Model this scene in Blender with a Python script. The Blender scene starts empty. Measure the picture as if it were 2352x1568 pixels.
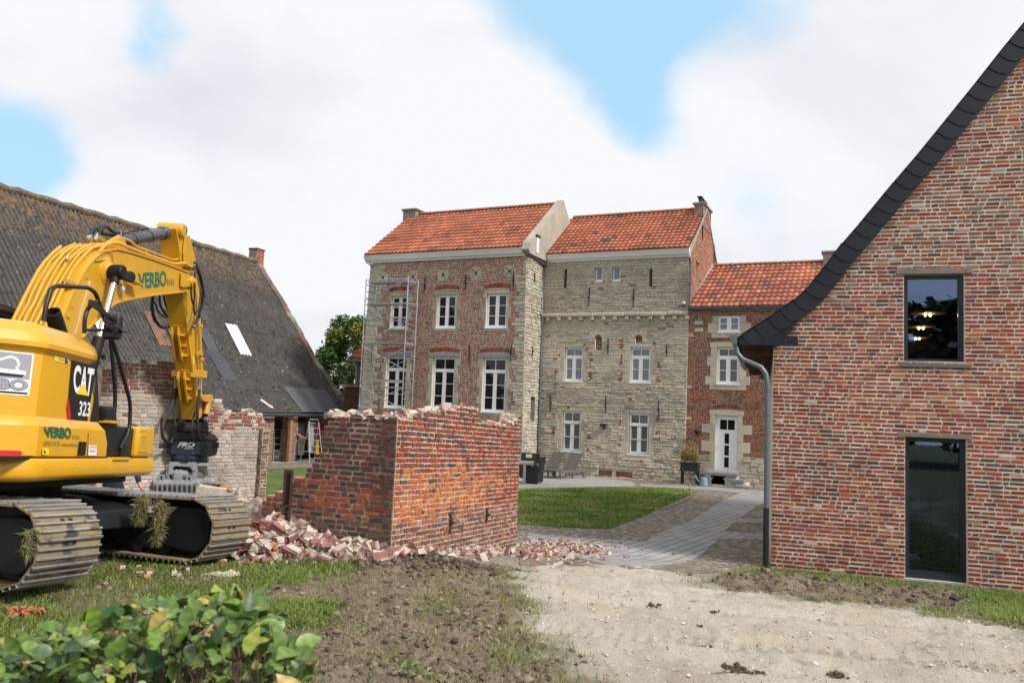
import bpy, math, random
from mathutils import Vector, Matrix, noise
V = Vector
random.seed(7)
SC = bpy.context.scene
COL = SC.collection
# ---------------------------------------------------------------- camera
FPX, CX, CY = 1829.0, 1176.0, 784.0
ROLL = math.atan(.041)
PITCH = math.atan(155 / FPX * math.cos(ROLL))
EYE = V((0, 0, 2.0))
cf = V((0, math.cos(PITCH), math.sin(PITCH)))
_r0 = V((1, 0, 0)); _u0 = _r0.cross(cf)
cr = _r0 * math.cos(ROLL) + _u0 * math.sin(ROLL)
cu = -_r0 * math.sin(ROLL) + _u0 * math.cos(ROLL)
cam_d = bpy.data.cameras.new('camera'); cam = bpy.data.objects.new('camera', cam_d); COL.objects.link(cam)
cam_d.sensor_width = 36; cam_d.lens = 36 * FPX / 2352; cam_d.clip_end = 3000; cam_d.clip_start = .05
cam.matrix_world = Matrix(((cr.x, cu.x, -cf.x, EYE.x), (cr.y, cu.y, -cf.y, EYE.y), (cr.z, cu.z, -cf.z, EYE.z), (0, 0, 0, 1)))
cam_d.dof.use_dof = True; cam_d.dof.focus_distance = 16; cam_d.dof.aperture_fstop = 4.0
SC.camera = cam
SC.view_settings.view_transform = 'Standard'; SC.view_settings.look = 'None'
SC.view_settings.exposure = 0.38; SC.view_settings.gamma = 1
SC.cycles.max_bounces = 6; SC.cycles.diffuse_bounces = 3; SC.cycles.glossy_bounces = 3
SC.cycles.transparent_max_bounces = 8; SC.cycles.use_denoising = True

def ray(x, y): return cf + cr * ((x - CX) / FPX) - cu * ((y - CY) / FPX)
def dirn(x, y): return ray(x, y).normalized()
def atY(x, y, Y): d = ray(x, y); return EYE + d * (Y / d.y)
def atZ(x, y, Z): d = ray(x, y); return EYE + d * ((Z - EYE.z) / d.z)

# ---------------------------------------------------------------- world: daylight sky with broken cloud
SUN_EL, SUN_AZ = math.radians(42), math.radians(125)     # azimuth from +Y (away from the camera) towards +X (right)
sun_dir = V((math.sin(SUN_AZ) * math.cos(SUN_EL), math.cos(SUN_AZ) * math.cos(SUN_EL), math.sin(SUN_EL)))
W = bpy.data.worlds.new("World"); SC.world = W; W.use_nodes = True
nt = W.node_tree; nt.nodes.clear()
def N(t, **k):
    n = nt.nodes.new(t)
    for a, b in k.items(): setattr(n, a, b)
    return n
def L(a, b): nt.links.new(a, b)
out = N('ShaderNodeOutputWorld'); bg = N('ShaderNodeBackground'); L(bg.outputs[0], out.inputs[0])
sky = N('ShaderNodeTexSky', sky_type='NISHITA'); sky.sun_disc = False; sky.sun_elevation = SUN_EL; sky.sun_rotation = SUN_AZ
sky.air_density = 1.0; sky.dust_density = .6; sky.ozone_density = 1.5
tc = N('ShaderNodeTexCoord')
nz = N('ShaderNodeTexNoise'); nz.inputs['Scale'].default_value = 2.6; nz.inputs['Detail'].default_value = 9; nz.inputs['Roughness'].default_value = .56
L(tc.outputs['Generated'], nz.inputs['Vector'])
def vm(op, a, b=None):
    n = N('ShaderNodeVectorMath', operation=op)
    for i, q in enumerate((a, b)):
        if q is None: continue
        if isinstance(q, (tuple, Vector)): n.inputs[i].default_value = tuple(q)
        else: L(q, n.inputs[i])
    return n
def mm(op, a, b=None, c=None, clamp=False):
    n = N('ShaderNodeMath', operation=op); n.use_clamp = clamp
    for i, q in enumerate((a, b, c)):
        if q is None: continue
        if isinstance(q, (int, float)): n.inputs[i].default_value = q
        else: L(q, n.inputs[i])
    return n.outputs[0]
warp = vm('SUBTRACT', nz.outputs['Color'], (.5, .5, .5))
wsc = N('ShaderNodeVectorMath', operation='SCALE'); L(warp.outputs[0], wsc.inputs[0]); wsc.inputs['Scale'].default_value = .20
wv = vm('ADD', tc.outputs['Generated'], wsc.outputs[0])
blobs = [(1170, -40, .08, .9), (1330, 40, .065, .9), (1480, 10, .085, .9), (1630, -25, .085, .85), (1420, 150, .055, .9), (1465, 270, .040, .75), (1560, 380, .06, .4), (1720, 500, .07, .35), (1770, 420, .05, .4), (1800, 560, .05, .3), (1840, 360, .05, .22),
         (385, 20, .04, 1), (375, 110, .032, .9), (20, 320, .055, .85), (90, 380, .04, .45), (-80, 340, .10, .9), (40, 410, .045, .5), (2290, 150, .06, .10), (1500, -300, .2, .8), (400, -120, .08, .6), (1800, 40, .05, .25)]
acc = None
for (x, y, s, a) in blobs:
    d = vm('DISTANCE', wv.outputs[0], dirn(x, y)).outputs['Value']
    t = mm('MULTIPLY', mm('DIVIDE', d, s), mm('DIVIDE', d, s))
    g = mm('MULTIPLY', mm('POWER', 2.718, mm('MULTIPLY', t, -1.0)), a)
    acc = g if acc is None else mm('ADD', acc, g)
n2 = N('ShaderNodeTexNoise'); n2.inputs['Scale'].default_value = 4.0; n2.inputs['Detail'].default_value = 12; n2.inputs['Roughness'].default_value = .62
L(tc.outputs['Generated'], n2.inputs['Vector'])
msk = mm('ADD', acc, mm('MULTIPLY', mm('SUBTRACT', n2.outputs['Fac'], .5), 1.15))
mr = N('ShaderNodeMapRange', interpolation_type='SMOOTHSTEP'); L(msk, mr.inputs[0]); mr.inputs[1].default_value = .38; mr.inputs[2].default_value = 1.35
n3 = N('ShaderNodeTexNoise'); n3.inputs['Scale'].default_value = 3.2; n3.inputs['Detail'].default_value = 8; n3.inputs['Roughness'].default_value = .5; n3.inputs['Distortion'].default_value = .3
mp = N('ShaderNodeMapping'); mp.inputs['Location'].default_value = (3.1, 1.7, 0.4); mp.inputs['Scale'].default_value = (1, 1, 1.7)
L(tc.outputs['Generated'], mp.inputs[0]); L(mp.outputs[0], n3.inputs['Vector'])
cr_ = N('ShaderNodeValToRGB'); L(n3.outputs['Fac'], cr_.inputs[0])
cr_.color_ramp.elements[0].position = .28; cr_.color_ramp.elements[0].color = (.585, .605, .65, 1)
cr_.color_ramp.elements[1].position = .55; cr_.color_ramp.elements[1].color = (.735, .742, .765, 1)
skm = N('ShaderNodeMix', data_type='RGBA', blend_type='MIX'); skm.inputs[0].default_value = 1
skv = N('ShaderNodeVectorMath', operation='SCALE'); L(sky.outputs[0], skv.inputs[0]); skv.inputs['Scale'].default_value = .115
pale = N('ShaderNodeMix', data_type='RGBA'); pale.inputs[0].default_value = .8; L(skv.outputs[0], pale.inputs[6]); pale.inputs[7].default_value = (.40, .64, .84, 1)
mx = N('ShaderNodeMix', data_type='RGBA'); L(mr.outputs[0], mx.inputs[0]); L(cr_.outputs[0], mx.inputs[6]); L(pale.outputs[2], mx.inputs[7])
L(mx.outputs[2], bg.inputs[0]); bg.inputs[1].default_value = 1.0
sd = bpy.data.lights.new('sun', 'SUN'); sd.energy = 3.2; sd.angle = math.radians(10); sd.color = (1, .95, .88)
so = bpy.data.objects.new('sun', sd); COL.objects.link(so); so.location = (20, -10, 30)
so.rotation_euler = (-sun_dir).to_track_quat('-Z', 'Y').to_euler()

# ---------------------------------------------------------------- mesh helpers
class MB:
    def __init__(s): s.v = []; s.f = []; s.c = []; s.m = []; s.mi = 0; s.col = (1, 1, 1)
    def add(s, vs, fs, col=None):
        b = len(s.v); s.v.extend(vs); c = col or s.col
        for f in fs: s.f.append([i + b for i in f]); s.c.append(c); s.m.append(s.mi)
    def quad(s, a, b, c, d, col=None): s.add([a, b, c, d], [(0, 1, 2, 3)], col)
    def poly(s, pts, col=None): s.add(list(pts), [tuple(range(len(pts)))], col)
    def hexa(s, p, col=None):  # p: 8 pts, bottom 0-3 ccw, top 4-7
        s.add(list(p), [(3, 2, 1, 0), (4, 5, 6, 7), (0, 1, 5, 4), (1, 2, 6, 5), (2, 3, 7, 6), (3, 0, 4, 7)], col)
    def box(s, c, ax, h, col=None):
        x, y, z = [a * k for a, k in zip(ax, h)]
        s.hexa([c - x - y - z, c + x - y - z, c + x + y - z, c - x + y - z, c - x - y + z, c + x - y + z, c + x + y + z, c - x + y + z], col)
    def cbox(s, c, ax, h, b, col=None):  # chamfered box
        vs = []
        for i, (sx, sy, sz) in enumerate([(a, e, g) for a in (-1, 1) for e in (-1, 1) for g in (-1, 1)]):
            for k in range(3):
                q = [sx * (h[0] - (b if k != 0 else 0)), sy * (h[1] - (b if k != 1 else 0)), sz * (h[2] - (b if k != 2 else 0))]
                vs.append(c + ax[0] * q[0] + ax[1] * q[1] + ax[2] * q[2])
        I = lambda a, e, g, k: ((a > 0) * 4 + (e > 0) * 2 + (g > 0)) * 3 + k
        fs = []
        for k in range(3):
            for sg in (-1, 1):
                o = [(-1, -1), (1, -1), (1, 1), (-1, 1)]
                q = []
                for (p_, r_) in o:
                    t = [0, 0, 0]; t[k] = sg; t[(k + 1) % 3] = p_; t[(k + 2) % 3] = r_
                    q.append(I(*t, k))
                fs.append(q if sg > 0 else q[::-1])
        for k in range(3):
            a_, b_ = (k + 1) % 3, (k + 2) % 3
            for s1 in (-1, 1):
                for s2 in (-1, 1):
                    t1 = [0, 0, 0]; t2 = [0, 0, 0]; t1[k] = -1; t2[k] = 1; t1[a_] = t2[a_] = s1; t1[b_] = t2[b_] = s2
                    q = [I(*t1, a_), I(*t2, a_), I(*t2, b_), I(*t1, b_)]
                    fs.append(q if s1 * s2 > 0 else q[::-1])
        for a in (-1, 1):
            for e in (-1, 1):
                for g in (-1, 1):
                    q = [I(a, e, g, 0), I(a, e, g, 1), I(a, e, g, 2)]
                    fs.append(q if a * e * g > 0 else q[::-1])
        s.add(vs, fs, col)
    def prism(s, pts, ext, col=None):  # polygon pts (ccw seen from +ext) extruded by ext
        n = len(pts)
        s.add(list(pts) + [p + ext for p in pts], [tuple(range(n - 1, -1, -1)), tuple(range(n, 2 * n))] + [(i, (i + 1) % n, (i + 1) % n + n, i + n) for i in range(n)], col)
    def loft(s, rings, cap=True, closed=True, col=None):
        n = len(rings[0]); vs = [p for r in rings for p in r]; fs = []
        for k in range(len(rings) - 1):
            for i in range(n if closed else n - 1):
                j = (i + 1) % n
                fs.append((k * n + i, k * n + j, (k + 1) * n + j, (k + 1) * n + i))
        if cap: fs.append(tuple(range(n - 1, -1, -1))); fs.append(tuple(range((len(rings) - 1) * n, len(rings) * n)))
        s.add(vs, fs, col)
    def tube(s, pts, r, n=8, cap=True, col=None):
        pts = [V(p) for p in pts]; rs = r if isinstance(r, (list, tuple)) else [r] * len(pts)
        rings = []; prev = None
        for i, p in enumerate(pts):
            a = pts[max(0, i - 1)]; b = pts[min(len(pts) - 1, i + 1)]; t = (b - a).normalized()
            if prev is None:
                x = t.orthogonal().normalized()
            else:
                x = (prev - t * prev.dot(t))
                x = x.normalized() if x.length > 1e-6 else t.orthogonal().normalized()
            prev = x; y = t.cross(x)
            rings.append([p + (x * math.cos(2 * math.pi * k / n) + y * math.sin(2 * math.pi * k / n)) * rs[i] for k in range(n)])
        s.loft(rings, cap, col=col)
    def lathe(s, o, ax, prof, n=20, cap=True, col=None):  # prof: (dist along axis, radius)
        ax = ax.normalized(); x = ax.orthogonal().normalized(); y = ax.cross(x)
        s.loft([[o + ax * a + (x * math.cos(2 * math.pi * k / n) + y * math.sin(2 * math.pi * k / n)) * max(r, 1e-4) for k in range(n)] for a, r in prof], cap, col=col)
    def build(s, name, mats, parent=None, loc=None, smooth=False, sharp=35, bevel=0, seg=2):
        if not isinstance(mats, (list, tuple)): mats = [mats]
        if parent is not None: org = ROOTLOC[parent.name]
        elif loc is not None: org = V(loc)
        else:
            xs = [p[0] for p in s.v]; ys = [p[1] for p in s.v]
            org = V(((min(xs) + max(xs)) / 2, (min(ys) + max(ys)) / 2, min(p[2] for p in s.v)))
        me = bpy.data.meshes.new(name)
        me.from_pydata([tuple(V(p) - org) for p in s.v], [], s.f)
        ca = me.color_attributes.new('Col', 'BYTE_COLOR', 'CORNER')
        buf = []
        for f, c in zip(s.f, s.c):
            buf.extend((c[0], c[1], c[2], 1.0) * len(f))
        ca.data.foreach_set('color', buf)
        for m in mats: me.materials.append(m)
        me.polygons.foreach_set('material_index', s.m)
        if smooth: me.shade_smooth(); 
        me.update()
        if smooth:
            try: me.set_sharp_from_angle(angle=math.radians(sharp))
            except Exception: pass
        o = bpy.data.objects.new(name, me); COL.objects.link(o)
        if parent is not None: o.parent = parent; 
        else: o.location = org
        ROOTLOC[o.name] = org
        if bevel:
            b = o.modifiers.new('bevel', 'BEVEL'); b.width = bevel; b.segments = seg; b.limit_method = 'ANGLE'; b.angle_limit = math.radians(30)
        return o
ROOTLOC = {}
def thing(name, loc, label, cat, group=None):
    o = bpy.data.objects.new(name, None); o.empty_display_size = .2; COL.objects.link(o); o.location = loc
    ROOTLOC[o.name] = V(loc); o['label'] = label; o['category'] = cat
    if group: o['group'] = group
    return o
def tag(o, label, cat, group=None, kind=None):
    if label: o['label'] = label
    if cat: o['category'] = cat
    if group: o['group'] = group
    if kind: o['kind'] = kind
    return o
X, Y, Z = V((1, 0, 0)), V((0, 1, 0)), V((0, 0, 1))
def copy_tree(o, parent=None, loc=None, rot=None, label=None):
    c = o.copy(); COL.objects.link(c); c.parent = parent
    if loc is not None: c.location = loc; ROOTLOC[c.name] = V(loc)
    if rot is not None: c.rotation_euler = rot
    if label: c['label'] = label
    for ch in list(o.children): copy_tree(ch, c)
    return c
class Plane:
    """a vertical or tilted plane: a along e1, b along e2, w out of it (e1 x e2)"""
    def __init__(s, O, e1, e2=Z): s.O = V(O); s.e1 = V(e1).normalized(); s.e2 = V(e2).normalized(); s.n = s.e1.cross(s.e2).normalized()
    def P(s, a, b, w=0): return s.O + s.e1 * a + s.e2 * b + s.n * w
    def uv(s, x, y, w=0):
        d = ray(x, y); O = s.O + s.n * w; t = s.n.dot(O - EYE) / s.n.dot(d); p = EYE + d * t - O
        return p.dot(s.e1), p.dot(s.e2)
    def box(s, mb, a0, a1, b0, b1, w0, w1, col=None, ch=0):
        c = s.P((a0 + a1) / 2, (b0 + b1) / 2, (w0 + w1) / 2); h = (abs(a1 - a0) / 2, abs(b1 - b0) / 2, abs(w1 - w0) / 2)
        if ch: mb.cbox(c, (s.e1, s.e2, s.n), h, ch, col)
        else: mb.box(c, (s.e1, s.e2, s.n), h, col)
def fbm(x, y, z=0, o=4):
    return noise.fractal(V((x, y, z)), 1.0, 2.0, o)   # about -1..1
def sst(a, b, x):
    t = min(1, max(0, (x - a) / (b - a))); return t * t * (3 - 2 * t)
def lerp(a, b, t): return a + (b - a) * t
def jit(c, k=.1):
    m = 1 + random.uniform(-k, k); return tuple(min(1, max(0, x * m * (1 + random.uniform(-k, k) * .3))) for x in c)
def interp(xs, t):
    for (a, b), (c, d) in zip(xs, xs[1:]):
        if t <= c: return b + (d - b) * (max(t, a) - a) / (c - a)
    return xs[-1][1]

# ---------------------------------------------------------------- materials
def mat(name, col=(.5, .5, .5), rough=.7, metal=0, attr=False, var=0, vscale=6, bump=0, bscale=30, spots=None, coat=0, spec=None, streak=None, alpha=None, emit=None, spots2=None, detail=6):
    """procedural surface: base colour (or the mesh's own albedo), large-scale variation, spots of other colours, bump"""
    m = bpy.data.materials.new(name); m.use_nodes = True; t = m.node_tree; b = t.nodes['Principled BSDF']
    def N(ty, **k):
        n = t.nodes.new(ty)
        for a, c in k.items(): setattr(n, a, c)
        return n
    tcd = N('ShaderNodeTexCoord'); co = tcd.outputs['Object']
    if attr:
        a = N('ShaderNodeVertexColor'); a.layer_name = 'Col'; cur = a.outputs[0]
    else:
        a = N('ShaderNodeRGB'); a.outputs[0].default_value = (*col, 1); cur = a.outputs[0]
    def nse(scale, det=detail, r=.6, vec=None):
        n = N('ShaderNodeTexNoise'); n.inputs['Scale'].default_value = scale; n.inputs['Detail'].default_value = det; n.inputs['Roughness'].default_value = r
        t.links.new(vec or co, n.inputs['Vector']); return n.outputs['Fac']
    if var:
        f = nse(vscale); mr = N('ShaderNodeMapRange'); t.links.new(f, mr.inputs[0]); mr.inputs[1].default_value = .25; mr.inputs[2].default_value = .75; mr.inputs[3].default_value = 1 - var; mr.inputs[4].default_value = 1 + var
        mul = N('ShaderNodeVectorMath', operation='SCALE'); t.links.new(cur, mul.inputs[0]); t.links.new(mr.outputs[0], mul.inputs['Scale']); cur = mul.outputs[0]
    for sp in ([spots] if spots else []) + ([spots2] if spots2 else []):
        scol, sscale, thr, soft = sp[:4]
        vec = None
        if len(sp) > 4:
            mpn = N('ShaderNodeMapping'); mpn.inputs['Scale'].default_value = sp[4]; t.links.new(co, mpn.inputs[0]); vec = mpn.outputs[0]
        f = nse(sscale, 8, .65, vec); mr = N('ShaderNodeMapRange'); t.links.new(f, mr.inputs[0]); mr.inputs[1].default_value = thr; mr.inputs[2].default_value = thr + soft
        mx = N('ShaderNodeMix', data_type='RGBA'); t.links.new(mr.outputs[0], mx.inputs[0]); t.links.new(cur, mx.inputs[6]); mx.inputs[7].default_value = (*scol, 1); cur = mx.outputs[2]
    t.links.new(cur, b.inputs['Base Color'])
    b.inputs['Roughness'].default_value = rough; b.inputs['Metallic'].default_value = metal
    if coat: b.inputs['Coat Weight'].default_value = coat; b.inputs['Coat Roughness'].default_value = .08
    if spec is not None: b.inputs['Specular IOR Level'].default_value = spec
    if bump:
        f = nse(bscale, 6, .65); bp = N('ShaderNodeBump'); bp.inputs['Strength'].default_value = 1; bp.inputs['Distance'].default_value = bump
        t.links.new(f, bp.inputs['Height']); t.links.new(bp.outputs[0], b.inputs['Normal'])
    if emit: b.inputs['Emission Color'].default_value = (*emit[0], 1); b.inputs['Emission Strength'].default_value = emit[1]
    return m
M = {}
M['brick'] = mat('brick', attr=True, rough=.9, var=.28, vscale=9, bump=.006, bscale=60, spots=((.48, .42, .35), 5.5, .70, .05), spots2=((.035, .028, .026), 14, .66, .06))
M['brick_old'] = mat('brick_old', attr=True, rough=.92, var=.3, vscale=14, bump=.010, bscale=50, spots=((.45, .37, .28), 16, .64, .08), spots2=((.04, .03, .025), 9, .66, .08))
M['brick_far'] = mat('brick_far', attr=True, rough=.92, var=.25, vscale=1.2)
M['mortar'] = mat('mortar', (.62, .565, .475), rough=.95, var=.22, vscale=4, bump=.008, bscale=50)
M['mortar_far'] = mat('mortar_far', (.52, .47, .38), rough=.95, var=.15, vscale=2)
M['mortar_cottage'] = mat('mortar_cottage', (.42, .37, .27), rough=.95, var=.15, vscale=2)
M['stone'] = mat('limestone', attr=True, rough=.95, var=.16, vscale=.8, bump=.03, bscale=9, spots=((.47, .42, .31), 1.6, .58, .2))
M['stone_dressed'] = mat('dressed_stone', (.40, .36, .28), rough=.9, var=.2, vscale=3, bump=.006, bscale=20)
M['bluestone'] = mat('bluestone', (.20, .21, .23), rough=.7, var=.15, vscale=3)
M['tile'] = mat('roof_tile', attr=True, rough=.8, var=.16, vscale=1.3, spots=((.10, .07, .055), 2.2, .66, .12))
M['ridge'] = mat('ridge_tile', (.30, .12, .06), rough=.85, var=.3, vscale=4, spots=((.13, .12, .09), 3, .52, .1))
M['render'] = mat('lime_render', (.37, .34, .275), rough=.9, var=.22, vscale=1.5, spots=((.20, .18, .15), 1.6, .6, .2))
M['white'] = mat('white_paint', (.80, .81, .82), rough=.4)
M['cornice'] = mat('white_cornice', (.74, .74, .73), rough=.6, var=.06, vscale=2)
M['zinc'] = mat('zinc', (.14, .165, .19), rough=.45, metal=.4, var=.12, vscale=8)
M['zinc_d'] = mat('dark_zinc', (.06, .08, .10), rough=.4, metal=.3, var=.2)
M['blackp'] = mat('black_plastic', (.012, .013, .015), rough=.45, var=.1)
M['iron'] = mat('wrought_iron', (.02, .018, .017), rough=.6)
M['rust'] = mat('rusted_iron', (.07, .035, .025), rough=.85, var=.35, vscale=10, bump=.004, bscale=60)
M['anth'] = mat('anthracite_frame', (.022, .030, .043), rough=.35)
M['slate'] = mat('fibre_slate', attr=True, rough=.6, spec=.3, var=.15, vscale=5, bump=.001, bscale=80)
M['wood_old'] = mat('weathered_oak', (.20, .17, .14), rough=.85, var=.3, vscale=5, bump=.006, bscale=25)
M['wood_dk'] = mat('dark_timber', (.06, .035, .02), rough=.8, var=.3, vscale=5)
M['wood'] = mat('timber', (.32, .17, .08), rough=.8, var=.2, vscale=5)
M['alu'] = mat('aluminium', (.62, .64, .67), rough=.35, metal=.85)
M['alu_d'] = mat('aluminium_deck', (.40, .42, .45), rough=.5, metal=.5)
M['blue'] = mat('blue_sleeve', (.03, .22, .62), rough=.5)
M['dark'] = mat('dark_interior', (.012, .012, .013), rough=.9)
M['int'] = mat('interior_wall', (.12, .12, .115), rough=.9)
def glass(name, base=(.015, .018, .02), spec=.5, rough=.02, ior=1.5):
    m = mat(name, base, rough=rough, spec=spec); b = m.node_tree.nodes['Principled BSDF']; b.inputs['IOR'].default_value = ior
    t = m.node_tree
    n = t.nodes.new('ShaderNodeTexNoise'); n.inputs['Scale'].default_value = 1.4; n.inputs['Detail'].default_value = 1
    tcn = t.nodes.new('ShaderNodeTexCoord'); t.links.new(tcn.outputs['Object'], n.inputs['Vector'])
    bp = t.nodes.new('ShaderNodeBump'); bp.inputs['Distance'].default_value = .012; t.links.new(n.outputs[0], bp.inputs['Height']); t.links.new(bp.outputs[0], b.inputs['Normal'])
    return m
M['pane'] = glass('window_glass', (.012, .013, .014), ior=1.45)
M['pane_sky'] = glass('sky_painted_window_glass', (.15, .175, .20), ior=1.6)  # blue-grey base colour paints in the reflected sky
M['pane_cur'] = glass('glass_before_curtain', (.10, .115, .105), ior=1.5)
def clearglass(name, tint=(.75, .8, .82)):
    m = bpy.data.materials.new(name); m.use_nodes = True; t = m.node_tree; t.nodes.clear()
    o = t.nodes.new('ShaderNodeOutputMaterial'); mix = t.nodes.new('ShaderNodeMixShader'); tr = t.nodes.new('ShaderNodeBsdfTransparent'); gl = t.nodes.new('ShaderNodeBsdfGlossy'); fr = t.nodes.new('ShaderNodeFresnel')
    fr.inputs[0].default_value = 2.3; tr.inputs[0].default_value = (*tint, 1); gl.inputs['Roughness'].default_value = .01; gl.inputs[0].default_value = (.50, .64, 1, 1)
    t.links.new(fr.outputs[0], mix.inputs[0]); t.links.new(tr.outputs[0], mix.inputs[1]); t.links.new(gl.outputs[0], mix.inputs[2]); t.links.new(mix.outputs[0], o.inputs[0]); return m
M['clear'] = clearglass('clear_glass')
# ---------------------------------------------------------------- masonry
RED = [((.25, .038, .018), 8), ((.30, .052, .020), 5), ((.19, .030, .020), 4), ((.115, .028, .024), 1.8), ((.34, .078, .028), 1.4), ((.05, .033, .035), .4)]
FARRED = [((.21, .055, .036), 5), ((.26, .065, .036), 3), ((.15, .045, .036), 3), ((.28, .085, .045), 1.2), ((.09, .045, .042), 1)]
COTRED = [((.20, .045, .030), 5), ((.27, .065, .028), 4), ((.13, .036, .032), 3), ((.30, .09, .035), 1), ((.08, .04, .036), 1)]
PURPLE = [((.12, .045, .045), 5), ((.16, .06, .055), 3), ((.20, .06, .045), 3), ((.075, .045, .045), 2), ((.045, .045, .047), 1)]
ORANGE = [((.43, .12, .04), 5), ((.50, .17, .05), 4), ((.33, .09, .05), 2), ((.20, .07, .055), 1.5), ((.07, .06, .06), .4)]
LIME = [((.46, .42, .345), 5), ((.50, .45, .36), 4), ((.42, .39, .335), 4), ((.52, .46, .35), 2), ((.36, .335, .295), 1.2)]
WARM = [((.46, .42, .335), 5), ((.49, .445, .35), 4), ((.42, .39, .32), 3)]
def pick(p):
    if p is LIME: c = LIME[random.randrange(5)][0]; return tuple(lerp(q, w, random.uniform(0, .75)) for q, w in zip(c, (.455, .42, .345)))
    t = random.random() * sum(w for _, w in p)
    for c, w in p:
        t -= w
        if t <= 0: return jit(c, .12)
    return p[0][0]
def subtract(iv, cuts):
    out = []
    for a, b in iv:
        seg = [(a, b)]
        for c, d in cuts:
            ns = []
            for s, e in seg:
                if d <= s or c >= e: ns.append((s, e)); continue
                if c > s: ns.append((s, c))
                if d < e: ns.append((d, e))
            seg = ns
        out += seg
    return out
def masonry(mb, pl, z0, z1, rowh, base, holes=(), lens=((.20, 1), (.10, 1)), gap=.012, proud=.008, ins=.004, jz=.003, colf=None, mats=(0, 1), slope=0, mortar=True, rowjit=0, flemish=False, w=0, gapz=None):
    z = z0; k = 0
    while z < z1 - 1e-6:
        rh = rowh * (1 + random.uniform(-rowjit, rowjit)); rh = min(rh, z1 - z)
        zm = z + rh / 2
        iv = subtract(base(zm), [(h[0], h[1]) for h in holes if h[2] < zm < h[3]])
        x_off = random.random()
        for a, b in iv:
            if b - a < .015: continue
            if mortar:
                mb.mi = mats[0]
                zz = lambda x, q: q + slope * x
                mb.quad(pl.P(a, zz(a, z), w), pl.P(b, zz(b, z), w), pl.P(b, zz(b, z + rh), w), pl.P(a, zz(a, z + rh), w), (1, 1, 1))
            mb.mi = mats[1]
            x = a; first = True
            while x < b - .01:
                if flemish: ln = lens[k % 2][0] * random.uniform(.93, 1.07) if random.random() > .12 else lens[(k + 1) % 2][0]
                else:
                    t = random.random() * sum(q for _, q in lens); ln = lens[0][0]
                    for l_, q in lens:
                        t -= q
                        if t <= 0: ln = l_; break
                    ln *= random.uniform(.88, 1.12)
                if first: ln *= random.uniform(.45, 1) if k % 2 else 1; first = False
                e = min(b, x + ln)
                if b - e < .04: e = b
                g = gap / 2 * random.uniform(.6, 1.4); J = lambda s_=jz: random.uniform(-s_, s_)
                gq = g if gapz is None else gapz / 2 * random.uniform(.75, 1.25); xa, xb, za, zb = x + g, e - g, z + gq, z + rh - gq
                if xb - xa > .008 and zb > za:
                    sl = lambda q: slope * q
                    pr = proud * random.uniform(.5, 1.35)
                    o = [(xa + J(), za + J()), (xb + J(), za + J()), (xb + J(), zb + J()), (xa + J(), zb + J())]
                    cx_, cz_ = (xa + xb) / 2, (za + zb) / 2
                    i_ = [(q + (ins if q < cx_ else -ins), r_ + (ins if r_ < cz_ else -ins)) for q, r_ in o]
                    vs = [pl.P(q, r_ + sl(q), w - .001) for q, r_ in o] + [pl.P(q, r_ + sl(q), w + pr + J(pr * .2)) for q, r_ in i_]
                    mb.add(vs, [(4, 5, 6, 7), (0, 1, 5, 4), (1, 2, 6, 5), (2, 3, 7, 6), (3, 0, 4, 7)], colf(cx_, cz_))
                x = e
        z += rh; k += 1
def backing(mb, pl, a0, a1, z0, z1, ops, w=-.012, mi=0):
    xs = sorted({a0, a1} | {q for o in ops for q in o[:2] if a0 < q < a1}); zs = sorted({z0, z1} | {q for o in ops for q in o[2:4] if z0 < q < z1}); mb.mi = mi
    for i in range(len(xs) - 1):
        for j in range(len(zs) - 1):
            xm, zm = (xs[i] + xs[i + 1]) / 2, (zs[j] + zs[j + 1]) / 2
            if any(o[0] < xm < o[1] and o[2] < zm < o[3] for o in ops): continue
            mb.quad(pl.P(xs[i], zs[j], w), pl.P(xs[i + 1], zs[j], w), pl.P(xs[i + 1], zs[j + 1], w), pl.P(xs[i], zs[j + 1], w))
def reveals(mb, pl, r, d, col=(.3, .25, .2), w=0):
    a0, a1, b0, b1 = r
    P = pl.P
    mb.quad(P(a0, b0, w), P(a0, b1, w), P(a0, b1, -d), P(a0, b0, -d), col); mb.quad(P(a1, b1, w), P(a1, b0, w), P(a1, b0, -d), P(a1, b1, -d), col)
    mb.quad(P(a0, b1, w), P(a1, b1, w), P(a1, b1, -d), P(a0, b1, -d), col); mb.quad(P(a1, b0, w), P(a0, b0, w), P(a0, b0, -d), P(a1, b0, -d), col)
def rect(pl, x0, y0, x1, y1, w=0):
    a0, b1 = pl.uv(x0, y0, w); a1, b0 = pl.uv(x1, y1, w); a2, b3 = pl.uv(x1, y0, w); a3, b2 = pl.uv(x0, y1, w)
    return ((a0 + a3) / 2, (a1 + a2) / 2, (b0 + b2) / 2, (b1 + b3) / 2)
def z4r(x, y): return (804 + x / 3.034, 430.7 + y / 3.034)
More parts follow.
